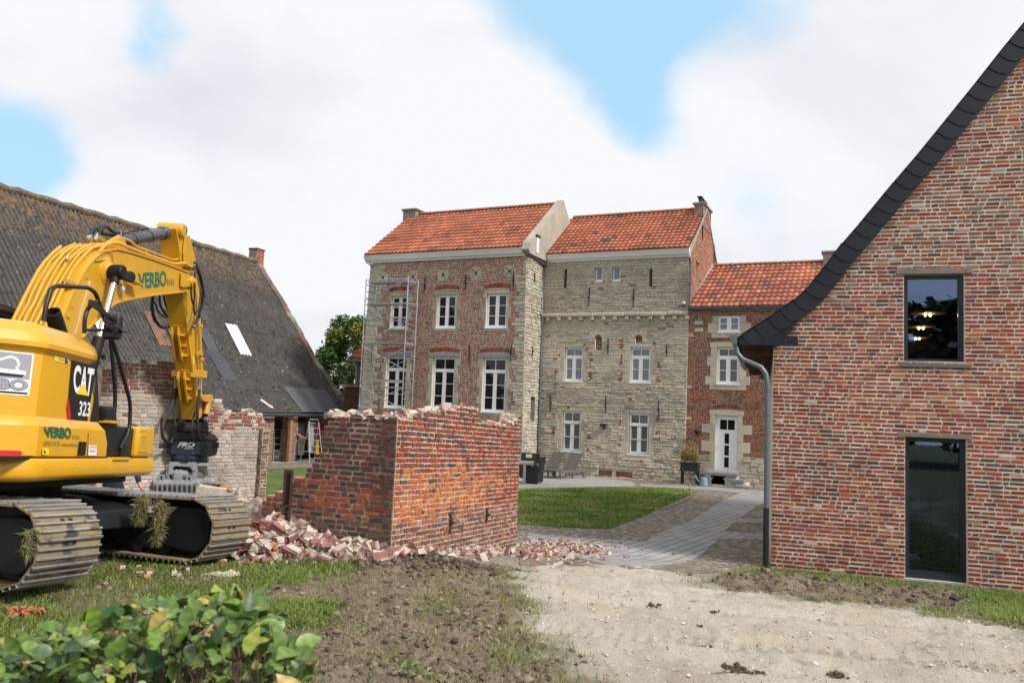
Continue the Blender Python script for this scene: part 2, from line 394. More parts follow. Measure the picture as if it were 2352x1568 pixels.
def window(parent, pl, r, style, pane='pane', rec=.10, label=None, sill=True, fm='white', screen=False):
    a0, a1, b0, b1 = r; w0, w1 = -rec - .05, -rec
    m = MB(); fr = .055; P = pl
    if sill: b0s = b0 + .05
    else: b0s = b0
    P.box(m, a0, a0 + fr, b0s, b1, w0, w1); P.box(m, a1 - fr, a1, b0s, b1, w0, w1)
    P.box(m, a0 + fr, a1 - fr, b1 - fr, b1, w0, w1); P.box(m, a0 + fr, a1 - fr, b0s, b0s + fr * 1.2, w0, w1)
    i0, i1, j0, j1 = a0 + fr, a1 - fr, b0s + fr * 1.2, b1 - fr
    am = (a0 + a1) / 2; panes = []
    def bar(x0, x1, y0, y1, d=.0): P.box(m, x0, x1, y0, y1, w0 + .005, w1 + d)
    def leafs(y0, y1, rows, mull=.10, bars=True):
        bar(am - mull / 2, am + mull / 2, y0, y1, .012)
        s = .035
        for (x0, x1) in ((i0, am - mull / 2), (am + mull / 2, i1)):
            bar(x0, x0 + s, y0, y1, .008); bar(x1 - s, x1, y0, y1, .008); bar(x0 + s, x1 - s, y0, y0 + s, .008); bar(x0 + s, x1 - s, y1 - s, y1, .008)
            for k in range(1, rows):
                yy = y0 + (y1 - y0) * k / rows; bar(x0 + s, x1 - s, yy - .012, yy + .012, -.005)
        panes.append((i0, i1, y0, y1))
    if style == 'casement3': leafs(j0, j1, 3)
    elif style == 'casement2': leafs(j0, j1, 2)
    elif style == 'single':
        panes.append((i0, i1, j0, j1))
    else:
        tl = {'tall': .74, 'mid': .70}[style]; yt = j0 + (j1 - j0) * tl
        leafs(j0, yt, 3 if style == 'tall' else 2)
        bar(i0, i1, yt, yt + .09, .02)
        bar(i0, i0 + .03, yt + .09, j1, .005); bar(i1 - .03, i1, yt + .09, j1, .005); bar(i0 + .03, i1 - .03, j1 - .03, j1, .005); bar(i0 + .03, i1 - .03, yt + .09, yt + .115, .005)
        bar(am - .014, am + .014, yt + .115, j1 - .03, 0)
        panes.append((i0, i1, yt + .09, j1))
    o = m.build('window', M[fm], parent)
    if label: o['label'] = label
    g = MB()
    for q in panes: P.box(g, q[0], q[1], q[2], q[3], w0 + .008, w0 + .020)
    g.build('pane', M[pane], o)
    if sill:
        s = MB(); P.box(s, a0 - .03, a1 + .03, b0, b0 + .05, w0, .03); s.build('sill', M[fm], o)
    if screen:
        s = MB(); yt = j0 + (j1 - j0) * (.70)
        for (x0, x1, y0, y1) in ((a0 + .02, a0 + .05, b0s, yt), (a1 - .05, a1 - .02, b0s, yt), (a0 + .05, a1 - .05, yt - .03, yt), (a0 + .05, a1 - .05, b0s, b0s + .03), (a0 + .05, a1 - .05, (b0s + yt) / 2 - .012, (b0s + yt) / 2 + .012)):
            P.box(s, x0, x1, y0, y1, w1 + .014, w1 + .03)
        s.build('insect_screen', M['zinc_s'], o)
    return o
M['zinc_s'] = mat('grey_screen', (.36, .38, .42), rough=.6)
def anchors(parent, pl, lst, conv, w=.0, wd=.035, off=(0, 0)):
    for (x, y0, y1) in lst:
        a, b1 = pl.uv(*conv(x, y0)); a2, b0 = pl.uv(*conv(x, y1)); a = (a + a2) / 2
        m = MB(); pl.box(m, a - wd / 2, a + wd / 2, b0, b1, w + .01, w + .05); bm = b0 + (b1 - b0) * .45
        pl.box(m, a - wd, a + wd, bm - .04, bm + .04, w + .005, w + .06); m.build('wall_anchor', M['iron'], parent)
def surround(mb, pl, r, side=(.13, .26), top=.2, bot=.12, mi=2, pal=WARM, proud=.012, bh=.3):
    """dressed stones round an opening; returns the rectangles they cover"""
    a0, a1, b0, b1 = r; holes = [r]; mb.mi = mi; k = random.randint(0, 1)
    z = b0
    while z < b1 - .01:
        h = min(bh * random.uniform(.8, 1.2), b1 - z)
        if b1 - (z + h) < .1: h = b1 - z
        for sgn in (-1, 1):
            wd = side[(k + (sgn > 0) * 0) % 2] * random.uniform(.9, 1.1)
            q = (a0 - wd, a0, z, z + h) if sgn < 0 else (a1, a1 + wd, z, z + h)
            pl.box(mb, q[0] + .004, q[1] - .002, q[2] + .003, q[3] - .003, -.02, proud * random.uniform(.7, 1.3), pick(pal), .006); holes.append(q)
        z += h; k += 1
    for (z0, z1, ex) in ((b1, b1 + top, side[0] + .03), (b0 - bot, b0, side[0] + .02)):
        if z1 - z0 < .02: continue
        x = a0 - ex
        q = (a0 - ex, a1 + ex, z0, z1); holes.append(q)
        if random.random() < .5: pl.box(mb, q[0], q[1], z0 + .003, z1 - .003, -.02, proud, pick(pal), .006)
        else:
            am = lerp(a0, a1, random.uniform(.4, .6)); pl.box(mb, q[0], am - .003, z0 + .003, z1 - .003, -.02, proud, pick(pal), .006); pl.box(mb, am + .003, q[1], z0 + .003, z1 - .003, -.02, proud * .9, pick(pal), .006)
    return holes
def soldier(mb, pl, a0, a1, z, h=.19, bw=.07, pal=FARRED, mi=1, arch=.05):
    mb.mi = mi; n = int((a1 - a0) / bw)
    for i in range(n):
        x = a0 + (i + .5) * (a1 - a0) / n; t = (x - (a0 + a1) / 2) / ((a1 - a0) / 2); zz = z + arch * (1 - t * t)
        pl.box(mb, x - bw * .4, x + bw * .4, zz + .01, zz + h - .01, -.002, .009, pick(pal))
    return (a0, a1, z, z + h + arch * .5)
def tile_roof(parent, e0, e1, r0, r1, rows, wave=.205, thick=.05, pal=None, name='roof', dark=.0, m='tile'):
    """pantile roof over a four-cornered slope: every course overlaps the next, every tile has its own albedo"""
    if pal is None: pal = [((.325, .102, .050), 6), ((.35, .118, .058), 3), ((.30, .09, .047), 3), ((.25, .075, .042), .8), ((.15, .06, .045), .2)]
    mb = MB(); e0, e1, r0, r1 = map(V, (e0, e1, r0, r1)); Lw = (e1 - e0).length; nt_ = int(Lw / wave); nrm = (e1 - e0).cross(r0 - e0).normalized()
    if nrm.z < 0: nrm = -nrm
    for k in range(rows):
        t0, t1 = k / rows, (k + 1.18) / rows
        t1 = min(t1, 1.0) if k == rows - 1 else t1
        for i in range(nt_):
            c = pick(pal)
            f = fbm(i * .13, k * .35, 3.3 + Lw)
            c = tuple(q * (1 + .35 * f) for q in c)
            if dark and fbm(i * .16, k * .5, 8.1 + Lw) > dark: c = (.06, .055, .05)
            prof = ((0, .30), (.22, .95), (.45, 1.0), (.68, .35), (.85, 0), (1, .30))
            vs = []
            for (t, off) in ((t0, .058), (t1, .010)):
                for (s, hgt) in prof:
                    u = (i + s) / nt_; p = e0.lerp(e1, u).lerp(r0.lerp(r1, u), t)
                    sag = .02 * noise.noise(V((u * 6, t * 3, Lw)))
                    vs.append(p + nrm * (off + .038 * hgt + sag + (.0015 if i % 2 else 0)))
            n = len(prof)
            for (s, hgt) in prof:
                u = (i + s) / nt_; p = e0.lerp(e1, u).lerp(r0.lerp(r1, u), t0); vs.append(p + nrm * (.002))
            fs = [(j, j + 1, n + j + 1, n + j) for j in range(n - 1)] + [(2 * n + j, 2 * n + j + 1, j + 1, j) for j in range(n - 1)]
            mb.add(vs, fs, c)
    o = mb.build(name, M[m], parent, smooth=False)
    b = MB(); th = nrm * thick
    b.hexa([e0 - th, e1 - th, r1 - th, r0 - th, e0 - nrm * .002, e1 - nrm * .002, r1 - nrm * .002, r0 - nrm * .002]); b.build('roof_deck', M['wood_dk'], parent)
    return o
def ridge_tiles(parent, a, b, r=.11, ln=.36):
    mb = MB(); a, b = V(a), V(b); d = (b - a).normalized(); n = int((b - a).length / ln); x = d.cross(Z).normalized()
    for i in range(n):
        p = a + d * (i * (b - a).length / n); q = a + d * ((i + 1.06) * (b - a).length / n)
        mb.loft([[pp + x * math.cos(t) * rr + Z * (math.sin(t) * rr - .03) for t in [math.pi * k / 7 for k in range(8)]] for pp, rr in ((p, r), (q - d * .04, r * .96), (q, r * 1.12))], True, False)
    return mb.build('ridge_tiles', M['ridge'], parent, smooth=True, sharp=50)

# ================================================================ right brick house (gable end towards the camera)
th = math.radians(17.7)
RB = Plane(atY(1770, 1300, 14.2).xy.to_3d(), (math.cos(th), -math.sin(th), 0))
def zc(x, y): return (1607.8 + x / 2.1, 57.4 + y / 2.1)
house = thing('brick_house', RB.P(2, -.6), 'red brick gable end with dark slate verge, anthracite window above a tall glass door', 'house')
top_px = [(180, 1510), (250, 1460), (330, 1410), (400, 1360), (460, 1320), (520, 1265), (600, 1165), (660, 1085), (760, 970), (900, 800), (1050, 625), (1160, 490), (1330, 280), (1460, 115)]
low_px = [(345, 1545), (390, 1540), (430, 1480), (480, 1410), (560, 1320), (650, 1210), (720, 1130), (830, 1010), (960, 870), (1110, 680), (1270, 480), (1400, 320)]
top = [RB.uv(*zc(*p), .16) for p in top_px]; low = [RB.uv(*zc(*p), .16) for p in low_px]
sl = (top[-1][1] - top[8][1]) / (top[-1][0] - top[8][0]); AR = 7.2
top.append((AR, top[-1][1] + sl * (AR - top[-1][0]))); low.append((AR, low[-1][1] + sl * (AR - low[-1][0])))
lowf = lambda a: interp(low, a) if a < AR else interp(low, 2 * AR - a)
def rbase(z):
    lo = 0.0
    if z > low[1][1]:
        for (a, b), (c, d) in zip(low[1:], low[2:]):
            if b <= z <= d: lo = a + (c - a) * (z - b) / (d - b)
        if z > low[-1][1]: return []
    return [(lo, 2 * AR - max(lo, 0))] if lo < 2 * AR - lo else []
rw = (2.118, 3.045, 3.055, 4.58); rd = (2.136, 3.06, -.54, 1.80)
zci = lambda x, y: (2009.8 + x / 6.067, 603 + y / 6.067)
l1 = (2.0, 3.17, 4.585, 4.685); l2 = rect(RB, 2062, 996, 2233, 1007); l2 = (l2[0], l2[1], 1.805, 1.885)
s1 = (2.06, 3.12, 2.985, 3.05)
mb = MB()
def rcol(a, z):
    f = fbm(a * .5, z * .5, 1.2) + .4 * fbm(a * 1.7, z * 1.7, 4)
    if z > 4.2 + .8 * fbm(a, 0, 2) and random.random() < .30: c = jit((.24, .13, .09), .2)
    elif f > .22 and random.random() < .35: c = pick(ORANGE); c = tuple(q * .85 for q in c)
    elif f < -.28 and random.random() < .45: c = pick(PURPLE)
    else: c = pick(RED)
    if random.random() < .012: c = jit((.42, .37, .32), .15)
    if random.random() < .005: c = jit((.22, .17, .04), .15)
    return c
masonry(mb, RB, -.70, low[-1][1], .0715, lambda z: [(max(a, 0), min(b, 8.2)) for a, b in rbase(z)], holes=[rw, rd, l1, l2, s1], lens=((.21, 1.3), (.105, 1)), gap=.019, gapz=.029, proud=.009, ins=.003, jz=.0045, colf=rcol)
mb.mi = 0
# rest of the shell: left flank, far gable part and back
D_ = 8.0; P = RB.P; eav = low[0][1]
mb.quad(P(0, -.7, 0), P(0, -.7, -D_), P(0, eav + .1, -D_), P(0, eav + .1, 0))
mb.poly([P(8.2, -.7, 0), P(14.4, -.7, 0), P(14.4, eav, 0), P(8.2, lowf(8.2), 0)]); mb.quad(P(14.4, -.7, 0), P(14.4, -.7, -D_), P(14.4, eav, -D_), P(14.4, eav, 0)); mb.poly([P(0, -.7, -D_)] + [P(a, b - .08, -D_) for a, b in low[1:]] + [P(2 * AR - a, b - .08, -D_) for a, b in low[-2:0:-1]] + [P(14.4, -.7, -D_)])
mb.mi = 0
reveals(mb, RB, rw, .14, (1, 1, 1)); reveals(mb, RB, rd, .14, (1, 1, 1))
mb.build('wall', [M['mortar'], M['brick']], house)
# plinth course
m = MB(); RB.box(m, -.01, 2.10, -.72, -.60, -.1, .022); RB.box(m, 3.10, 8, -.72, -.60, -.1, .022); m.build('plinth', mat('plinth_stone', (.19, .155, .10), rough=.95, var=.3, bump=.01), house)
m = MB(); RB.box(m, 2.02, 3.16, -.62, -.545, -.13, .05, None, .008); m.build('threshold', M['bluestone'], house)
for l in (l1, l2):
    m = MB(); RB.box(m, l[0], l[1], l[2], l[3], -.10, .02, None, .006); o = m.build('lintel', M['wood_old'], house)
m = MB(); RB.box(m, s1[0], s1[1], s1[2], s1[3], -.10, .04, None, .005); m.build('window_sill', M['zinc'], house)
def anth(r, nm, sash, tall):
    a0, a1, b0, b1 = r; m = MB(); f = .05
    for q in ((a0, a0 + f, b0, b1), (a1 - f, a1, b0, b1), (a0 + f, a1 - f, b1 - f * .8, b1), (a0 + f, a1 - f, b0, b0 + f * (1.1 if not tall else 2.2))): RB.box(m, *q, -.16, -.085)
    a0 += f; a1 -= f; b1 -= f * .8; b0 += f * (1.1 if not tall else 2.2); f = .028
    for q in ((a0, a0 + f, b0, b1), (a1 - f, a1, b0, b1), (a0 + f, a1 - f, b1 - f, b1), (a0 + f, a1 - f, b0, b0 + f)): RB.box(m, *q, -.15, -.105)
    o = m.build(nm, M['anth'], house)
    g = MB(); RB.box(g, a0 + f, a1 - f, b0 + f, b1 - f, -.135, -.125); g.build('pane', M['clear'], o)
    return o, (a0 + f, a1 - f, b0 + f, b1 - f)
wo, wi = anth(rw, 'window', 1, False); do, di = anth(rd, 'glass_door', 1, True)
# rooms behind the glass
m = MB()
for (b0, b1) in ((2.75, 4.72), (-.55, 2.65)):
    a0, a1, w0, w1 = 1.3, 6.6, -7.8, -.2
    q = [P(a0, b0, w0), P(a1, b0, w0), P(a1, b1, w0), P(a0, b1, w0)]; f = [P(a0, b0, w1), P(a1, b0, w1), P(a1, b1, w1), P(a0, b1, w1)]
    m.poly(q); 
    for i in range(4): j = (i + 1) % 4; m.quad(q[i], q[j], f[j], f[i])
    op = rw if b0 > 0 else rd
    m.quad(f[0], P(op[0], b0, w1), P(op[0], b1, w1), f[3]); m.quad(P(op[1], b0, w1), f[1], f[2], P(op[1], b1, w1))
    m.quad(P(op[0], b0, w1), P(op[1], b0, w1), P(op[1], op[2], w1), P(op[0], op[2], w1)); m.quad(P(op[0], op[3], w1), P(op[1], op[3], w1), P(op[1], b1, w1), P(op[0], b1, w1))
m.build('room_lining', M['dark'], house)
# venetian blind behind the glass door
m = MB()
for i in range(34):
    z = -.33 + i * .026
    c = RB.P((di[0] + di[1]) / 2, z, -.19); m.box(c, (RB.e1, (RB.n + Z * .5).normalized(), (Z - RB.n * .5).normalized()), ((di[1] - di[0]) / 2 - .015, .011, .0012), (1, 1, 1))
for a in (.22, .5, .78): RB.box(m, lerp(di[0], di[1], a) - .001, lerp(di[0], di[1], a) + .001, -.33, di[3], -.191, -.189)
RB.box(m, di[0] + .01, di[1] - .01, -.365, -.345, -.2, -.175)
m.build('venetian_blind', mat('blind_slats', (.34, .46, .42), rough=.5), do)
# pendant lamps hanging in the upper room
gold = mat('gold_shade', (.80, .46, .09), rough=.6); bulb = mat('lit_bulb', (1, .8, .5), emit=((1, .66, .28), 70))
for (x, y, Yd, s) in ((2131, 720.4, 14.7, .31), (2115.3, 751.3, 17.0, .31), (2107, 776, 20.0, .31)):
    c = atY(x, y, Yd)
    t = thing('pendant_lamp', c, {14.7: 'round gold pendant lamp nearest the upper window glass', 17.0: 'middle of the three gold pendant lamps behind the upper window', 20.0: 'farthest and lowest gold pendant lamp seen through the upper window'}[Yd], 'lamp', 'pendant lamps behind the upper window')
    k = MB(); k.lathe(c, Z, [(0, s), (.015, s), (.02, s * .9)], 32); k.tube([c + Z * .02, c + Z * .9], .006, 6); k.build('lamp_shade', gold, t)
    for e in (-.045, .045):
        k = MB(); k.lathe(c + X * e - Z * .03, Z, [(-.018, .004), (-.01, .016), (.006, .019), (.02, .012), (.03, .006)], 12); k.build('bulb', bulb, t)
# verge, roof, soffit, gutter
m = MB(); n = len(top)
lo2 = [(-.05, low[0][1])] + low[1:]
bpts = [(top[0][0], top[0][1] - .16)] + top
base_low = [(top[0][0] + .05, low[0][1] - .01)] + [(a, b) for a, b in low]
band = [P(a, b, .03) for a, b in base_low] + [P(a, b, .03) for a, b in reversed(top)]
m.poly(band, (.012, .014, .019)); m.poly([p + RB.n * .10 for p in band][::1], (.012, .014, .019))
for i in range(len(band)):
    j = (i + 1) % len(band); m.quad(band[i], band[j], band[j] + RB.n * .10, band[i] + RB.n * .10, (.010, .012, .016))
# lapped slates on the verge
tf = lambda s: interp([(sum(math.hypot(top[j + 1][0] - top[j][0], top[j + 1][1] - top[j][1]) for j in range(i)), i) for i in range(len(top))], s)
tot = sum(math.hypot(top[j + 1][0] - top[j][0], top[j + 1][1] - top[j][1]) for j in range(len(top) - 1))
def at(pts, fi): i = min(int(fi), len(pts) - 2); f = fi - i; return V((lerp(pts[i][0], pts[i + 1][0], f), lerp(pts[i][1], pts[i + 1][1], f)))
s = .30; k = 0
while s < tot - .2:
    c = at(top, tf(s)); c2 = at(top, tf(min(tot, s + .1))); d = (c2 - c).normalized(); nn = V((d.y, -d.x))
    wd = .36 if s > .9 else .30 + s * .06
    wf = .006 * (k % 2) 
    pts = [(-.20, .0), (.30, .0), (.30, wd * .9), (.16, wd), (-.04, wd), (-.16, wd * .86), (-.20, wd * .55)]
    lp = [c + d * (a - .0) + nn * (b - .012) for a, b in pts]
    g = random.uniform(.85, 1.2); col = (.013 * g, .0155 * g, .022 * g)
    f0 = .132; vs = []
    for (q, (a, b)) in zip(lp, pts): vs.append(P(q.x, q.y, f0 + .017 * (.3 - a) / .5))
    m.prism([v - RB.n * .006 for v in vs][::-1], RB.n * .006, col)
    s += .265; k += 1
for i in range(5):   # the square slates at the kicked eave
    a0 = top[0][0] + .03 + i * .2; b1 = interp(top, a0 + .1) - .03
    if b1 - low[0][1] > .08: RB.box(m, a0, a0 + .195, low[0][1] + .004, min(low[0][1] + .17, b1), .13, .142 + .001 * i, (.014, .017, .023))
vo = m.build('verge_slates', M['slate'], house)
m = MB()
for (a, b), (c, d) in zip(top, top[1:]):
    m.quad(P(a, b + .012, .17), P(c, d + .012, .17), P(c, d + .012, -D_ - .2), P(a, b + .012, -D_ - .2), (.03, .035, .04)); m.quad(P(a, b + .0, .17), P(a, b + .012, .17), P(c, d + .012, .17), P(c, d, .17), (.03, .035, .04))
    m.quad(P(2 * AR - a, b + .012, .17), P(2 * AR - a, b + .012, -D_ - .2), P(2 * AR - c, d + .012, -D_ - .2), P(2 * AR - c, d + .012, .17), (.03, .035, .04))
    m.quad(P(a, b - .05, .02), P(c, d - .05, .02), P(c, d - .05, -D_), P(a, b - .05, -D_), (.02, .02, .02))
m.build('roof', M['slate'], house)
m = MB(); RB.box(m, top[0][0] + .06, 0.02, low[0][1] - .02, low[0][1] - .004, -D_, .02)
for i in range(10): RB.box(m, top[0][0] + .1, 0, low[0][1] - .16, low[0][1] - .021, -.35 - .75 * i, -.25 - .75 * i)
m.build('soffit', M['wood_dk'], house)
m = MB(); ga, gb = top[0][0], low[0][1] + .14
prof = [(-.02, .06), (-.02, -.10), (-.09, -.10), (-.145, -.02), (-.155, .06), (-.14, .06), (-.132, -.01), (-.085, -.088), (-.033, -.088), (-.033, .06)]
m.prism([P(ga + a + .02, gb + b - .02, .17) for a, b in prof], -RB.n * (D_ + .3)); m.poly([P(ga + a + .02, gb + b - .02, .174) for a, b in prof[:5]])
m.build('gutter', M['zinc'], house)
px = [(1691, 797), (1694, 812), (1706, 825), (1728, 834), (1748, 843), (1759, 858), (1763, 885), (1762, 1000), (1760, 1172)]
pts = [P(*RB.uv(*q, .10), .10) for q in px]; m = MB(); m.tube(pts, .044, 14)
for q in (7,): m.tube([pts[q] + Z * .35, pts[q] + Z * .38], .050, 14); m.tube([pts[6] - Z * .1, pts[6] - Z * .08], .05, 14)
m.build('downpipe', M['zinc'], house, smooth=True)
m = MB(); b = pts[-1]; m.tube([b + Z * .05, b - Z * .02, V((b.x, b.y, -.62))], [.052, .05, .05], 14); m.build('downpipe_base', M['blackp'], house, smooth=True)
c = atY(1757, 846, 14.6); m = MB(); RB.box(m, *[q for a in [RB.uv(1750, 843, -.3)] for q in (a[0], a[0] + .12, a[1] - .08, a[1])], -.35, -.22); m.lathe(RB.P(RB.uv(1750, 846, -.3)[0] + .05, RB.uv(1750, 846, -.3)[1] - .1, -.3), -Z + X * -.5, [(0, .05), (.04, .06), (.1, .07)], 12); m.build('wall_lamp', M['blackp'], house)
# scaled cable ends left in the wall
for (x0, y0, x1, y1) in ((1903, 1010, 1912, 1022), (1840, 1229, 1830, 1250)):
    a, b = RB.uv(x0, y0), RB.uv(x1, y1); m = MB(); m.tube([P(a[0], a[1], .03), P((a[0] + b[0]) / 2, (a[1] + b[1]) / 2 - .01, .035), P(b[0], b[1], .02)], .006, 6); m.build('cable_end', mat('grey_cable', (.4, .38, .36)), house)
# ================================================================ the manor: brick house, stone house, brick cottage
ta = math.radians(25)
MF = Plane(atY(1668, 1108, 31.2).xy.to_3d(), (math.cos(ta), -math.sin(ta), 0)); e1m, nm = MF.e1, MF.n
LF = Plane(MF.P(-8.03, 0, 1.85), e1m)
zr2 = lambda x, y: (1234.6 + x / 4.2, 631.6 + y / 4.2)
z5r = lambda x, y: (1205.9 + x / 3.413, 430.7 + y / 3.413)
z6r = lambda x, y: (1177.2 + x / 3.413, 746.5 + y / 3.413)
zcr = lambda x, y: (1550.4 + x / 5.461, 689 + y / 5.461)
zdr = lambda x, y: (1521.7 + x / 6.827, 918.7 + y / 6.827)
def zrect(pl, f, x0, y0, x1, y1): return rect(pl, *f(x0, y0), *f(x1, y1))
def blocks(mb, pl, rs, pal=LIME, mi=2, proud=.015):
    mb.mi = mi
    for r in rs: pl.box(mb, r[0] + .004, r[1] - .004, r[2] + .004, r[3] - .004, -.02, proud * random.uniform(.6, 1.3), pick(pal), .008)
# ---------------------------------------------------------------- left: three-storey brick house
LH = thing('brick_manor', LF.P(-3.8, -.8, -3), 'three-storey brick manor house with orange tile roof, tall white windows and stone corner buttress', 'house')
AL = -7.85; ZT = 8.42
wins = {'u': [zrect(LF, z4r, 283, 758, 402, 988), zrect(LF, z4r, 603, 748, 736, 985), zrect(LF, z4r, 948, 738, 1092, 980)],
        'l': [zrect(LF, z4r, 246, 1183, 390, 1545), zrect(LF, z4r, 570, 1182, 726, 1556), zrect(LF, z4r, 921, 1180, 1084, 1564)]}
zu0 = sum(w[2] for w in wins['u']) / 3; zu1 = sum(w[3] for w in wins['u']) / 3; zl0 = sum(w[2] for w in wins['l']) / 3; zl1 = sum(w[3] for w in wins['l']) / 3
wins['u'] = [(a, b, zu0, zu1) for a, b, _, _ in wins['u']]; wins['l'] = [(a, b, zl0, zl1) for a, b, _, _ in wins['l']]
GREYS = [((.37, .34, .28), 4), ((.42, .385, .31), 3), ((.32, .30, .26), 3)]
mb = MB(); holes = []; tops = []
for w in wins['u']:
    holes += surround(mb, LF, w, (.07, .20), .15, .12, pal=GREYS, bh=.42); holes.append(soldier(mb, LF, w[0] - .15, w[1] + .15, w[3] + .20, pal=FARRED))
for w in wins['l']:
    hs = surround(mb, LF, w, (.15, .24), 0.0, .10, pal=GREYS, bh=.38); holes += hs
    tops.append((w[0] - .24, w[1] + .24, w[3], w[3] + .17)); holes.append(tops[-1]); holes.append(soldier(mb, LF, w[0] - .18, w[1] + .18, w[3] + .19, pal=FARRED))
put = []
for (x, y) in ((228, 628), (436, 622), (648, 610), (877, 598), (1113, 585)):   # putlog holes in square stones
    a, b = LF.uv(*z4r(x, y)); put.append((a - .07, a + .07, b - .08, b + .08)); hs = (a - .26, a + .26, b - .25, b + .25)
    mb.mi = 2
    for q in ((a - .26, a - .07, b - .18, b + .2), (a + .07, a + .26, b - .2, b + .18), (a - .2, a + .2, b + .08, b + .25), (a - .18, a + .18, b - .25, b - .08)): LF.box(mb, *q, -.02, .012, pick(WARM), .005)
    holes += [(a - .26, a + .26, b - .18, b + .18), (a - .2, a + .2, b - .25, b + .25)]
# stone corner strips
z = -.9; k = 0
lq, rq = [], []
while z < ZT:
    h = random.uniform(.16, .30); lq.append((z, z + h, AL + [.55, .8, .62, .9][k % 4] * random.uniform(.9, 1.1))); rq.append((z, z + h, -.05 - [.42, .2, .33, .5][k % 4] * random.uniform(.85, 1.1))); z += h; k += 1
ql = lambda z: next((a for b, c, a in lq if b <= z <= c), -7)
qr = lambda z: next((a for b, c, a in rq if b <= z <= c), -.6) if z < 7.6 else -.12
batt = lambda z: (8.4 - z) * .020
def lcol(a, z):
    f = fbm(a * .8, z * .8, 11)
    if a > -2.1 and z > 6.9: return pick([((.24, .075, .04), 4), ((.17, .05, .035), 2)])
    if f > .3: return pick(COTRED)
    return pick(FARRED)
masonry(mb, LF, -.9, ZT, .0715, lambda z: [(ql(z) - batt(z) * .4, qr(z))], holes, ((.19, 1), (.095, .9)), .025, .006, .002, .002, lcol, (0, 1))
scol = lambda a, z: tuple(q * (1 + .12 * fbm(a * .6, z * .6, 5)) * (.86 if z > 5.8 else 1.0) for q in pick(LIME))
masonry(mb, LF, -.9, ZT, .20, lambda z: [(AL - batt(z), ql(z) - batt(z) * .4)], holes, ((.45, 1), (.3, 1)), .014, .02, .012, .012, scol, (0, 2), rowjit=.25)
masonry(mb, LF, -.9, ZT, .135, lambda z: [(qr(z), .02 + batt(z))], holes, ((.34, 1), (.2, 1)), .014, .035, .018, .018, scol, (0, 2), rowjit=.3)
backing(mb, LF, AL, .0, -.9, ZT, wins['u'] + wins['l'] + put)
backing(mb, LF, -.1, .02, -.9, ZT, [], w=-.02)
# right return of the buttress and left flank
LG = Plane(LF.P(.02, 0, 0), -nm)
wcol = lambda a, z: tuple(q * random.uniform(.9, 1.08) for q in pick(WARM + LIME))
nich = (.95, 1.45, 1.5, 2.6)
masonry(mb, LG, -.9, 8.38, .13, lambda z: [(-batt(z) * 0, 1.9)], [nich], ((.3, 1), (.17, 1)), .014, .045, .02, .02, wcol, (0, 2), rowjit=.3, w=0)
reveals(mb, LG, nich, .22); LG.box(mb, *nich, -.24, -.22, (.3, .25, .19))
LL = Plane(LF.P(AL, 0, -7), nm); mb.mi = 0; mb.quad(LL.P(0, -.9), LL.P(7, -.9), LL.P(7, ZT), LL.P(0, ZT), (1, 1, 1))
for w in wins['u'] + wins['l'] + put: reveals(mb, LF, w, .18, (.8, .72, .6))
for p_ in put: LF.box(mb, *p_, -.2, -.17, (.02, .02, .02))
mb.build('wall', [M['mortar_far'], M['brick_far'], M['stone']], LH)
m = MB(); m.mi = 0
GL = mat('grey_lintel', (.21, .23, .27), rough=.8, var=.1)
for t in tops: m = MB(); LF.box(m, *t, -.1, .03, None, .01); m.build('lintel', GL, LH)
for i, w in enumerate(wins['u']): window(LH, LF, w, 'casement3')
for i, w in enumerate(wins['l']): window(LH, LF, w, 'tall')
anchors(LH, LF, [(522, 628, 725), (806, 612, 712), (1141, 580, 705), (183, 668, 748), (833, 1100, 1220), (1125, 1088, 1212), (157, 1105, 1228)], z4r)
anchors(LH, LG, [(1277, 597, 655), (1263, 1100, 1170)], z4r, w=.03)
m = MB()
prof = [(0, 0), (.10, 0), (.13, .07), (.22, .10), (.30, .26), (.33, .28), (.33, .33), (0, .33)]
def cornice(m, pl, a0, a1, z): m.prism([pl.P(a0, z + b, a) for a, b in prof][::-1], pl.e1 * (a1 - a0))
cornice(m, LF, AL - .18, -.02, ZT - .03); m.build('cornice', M['cornice'], LH)
m = MB(); LF.box(m, -.12, .14, 8.40, 8.47, -2.0, .06); m.tube([LF.P(-.05, 8.55, .30), LF.P(.05, 8.5, .2), LF.P(.1, 8.46, -.6), LF.P(.16, 8.3, -1.75), ], .045, 10); m.build('lead_flashing', M['zinc'], LH, smooth=True)
WR = -3.36; q0 = LF.uv(972, 493.5, WR); q1 = LF.uv(1283, 472, WR); zr = (q0[1] + q1[1]) / 2
tile_roof(LH, LF.P(AL - .12, ZT + .30, .34), LF.P(-.10, ZT + .30, .34), LF.P(AL - .12, zr, WR), LF.P(-.10, zr, WR), 13)
ridge_tiles(LH, LF.P(AL - .1, zr + .07, WR), LF.P(-.1, zr + .07, WR))
# rendered parapet gable, cement side up to the neighbour
m = MB(); gp = [(-.18, 8.47), (-.34, 8.62), (-.22, 8.92), (3.36, zr + .22), (7.0, 8.3), (7.0, 7.8), (1.95, 7.8), (1.85, 8.47)]
m.prism([LF.P(-.10, b, -a) for a, b in gp], e1m * .34); m.build('gable_parapet', M['render'], LH)
rwn = (.35, .70, 8.55, 9.35); m = MB(); LGp = Plane(LF.P(.25, 0, 0), -nm); LGp.box(m, .32, .75, 9.3, 9.38, -.02, .06); m.build('attic_lintel', M['rust'], LH)
m = MB(); LGp.box(m, .40, .66, 8.62, 9.28, .002, .02); m.build('attic_window', M['white'], LH)
m = MB(); m.mi = 0
m.prism([LF.P(AL, b, -a) for a, b in [(-.2, 8.3), (3.36, zr - .1), (6.9, 8.3)]], e1m * .25); m.build('left_gable', M['mortar_far'], LH)
chl = thing  # chimney at the left end of the ridge
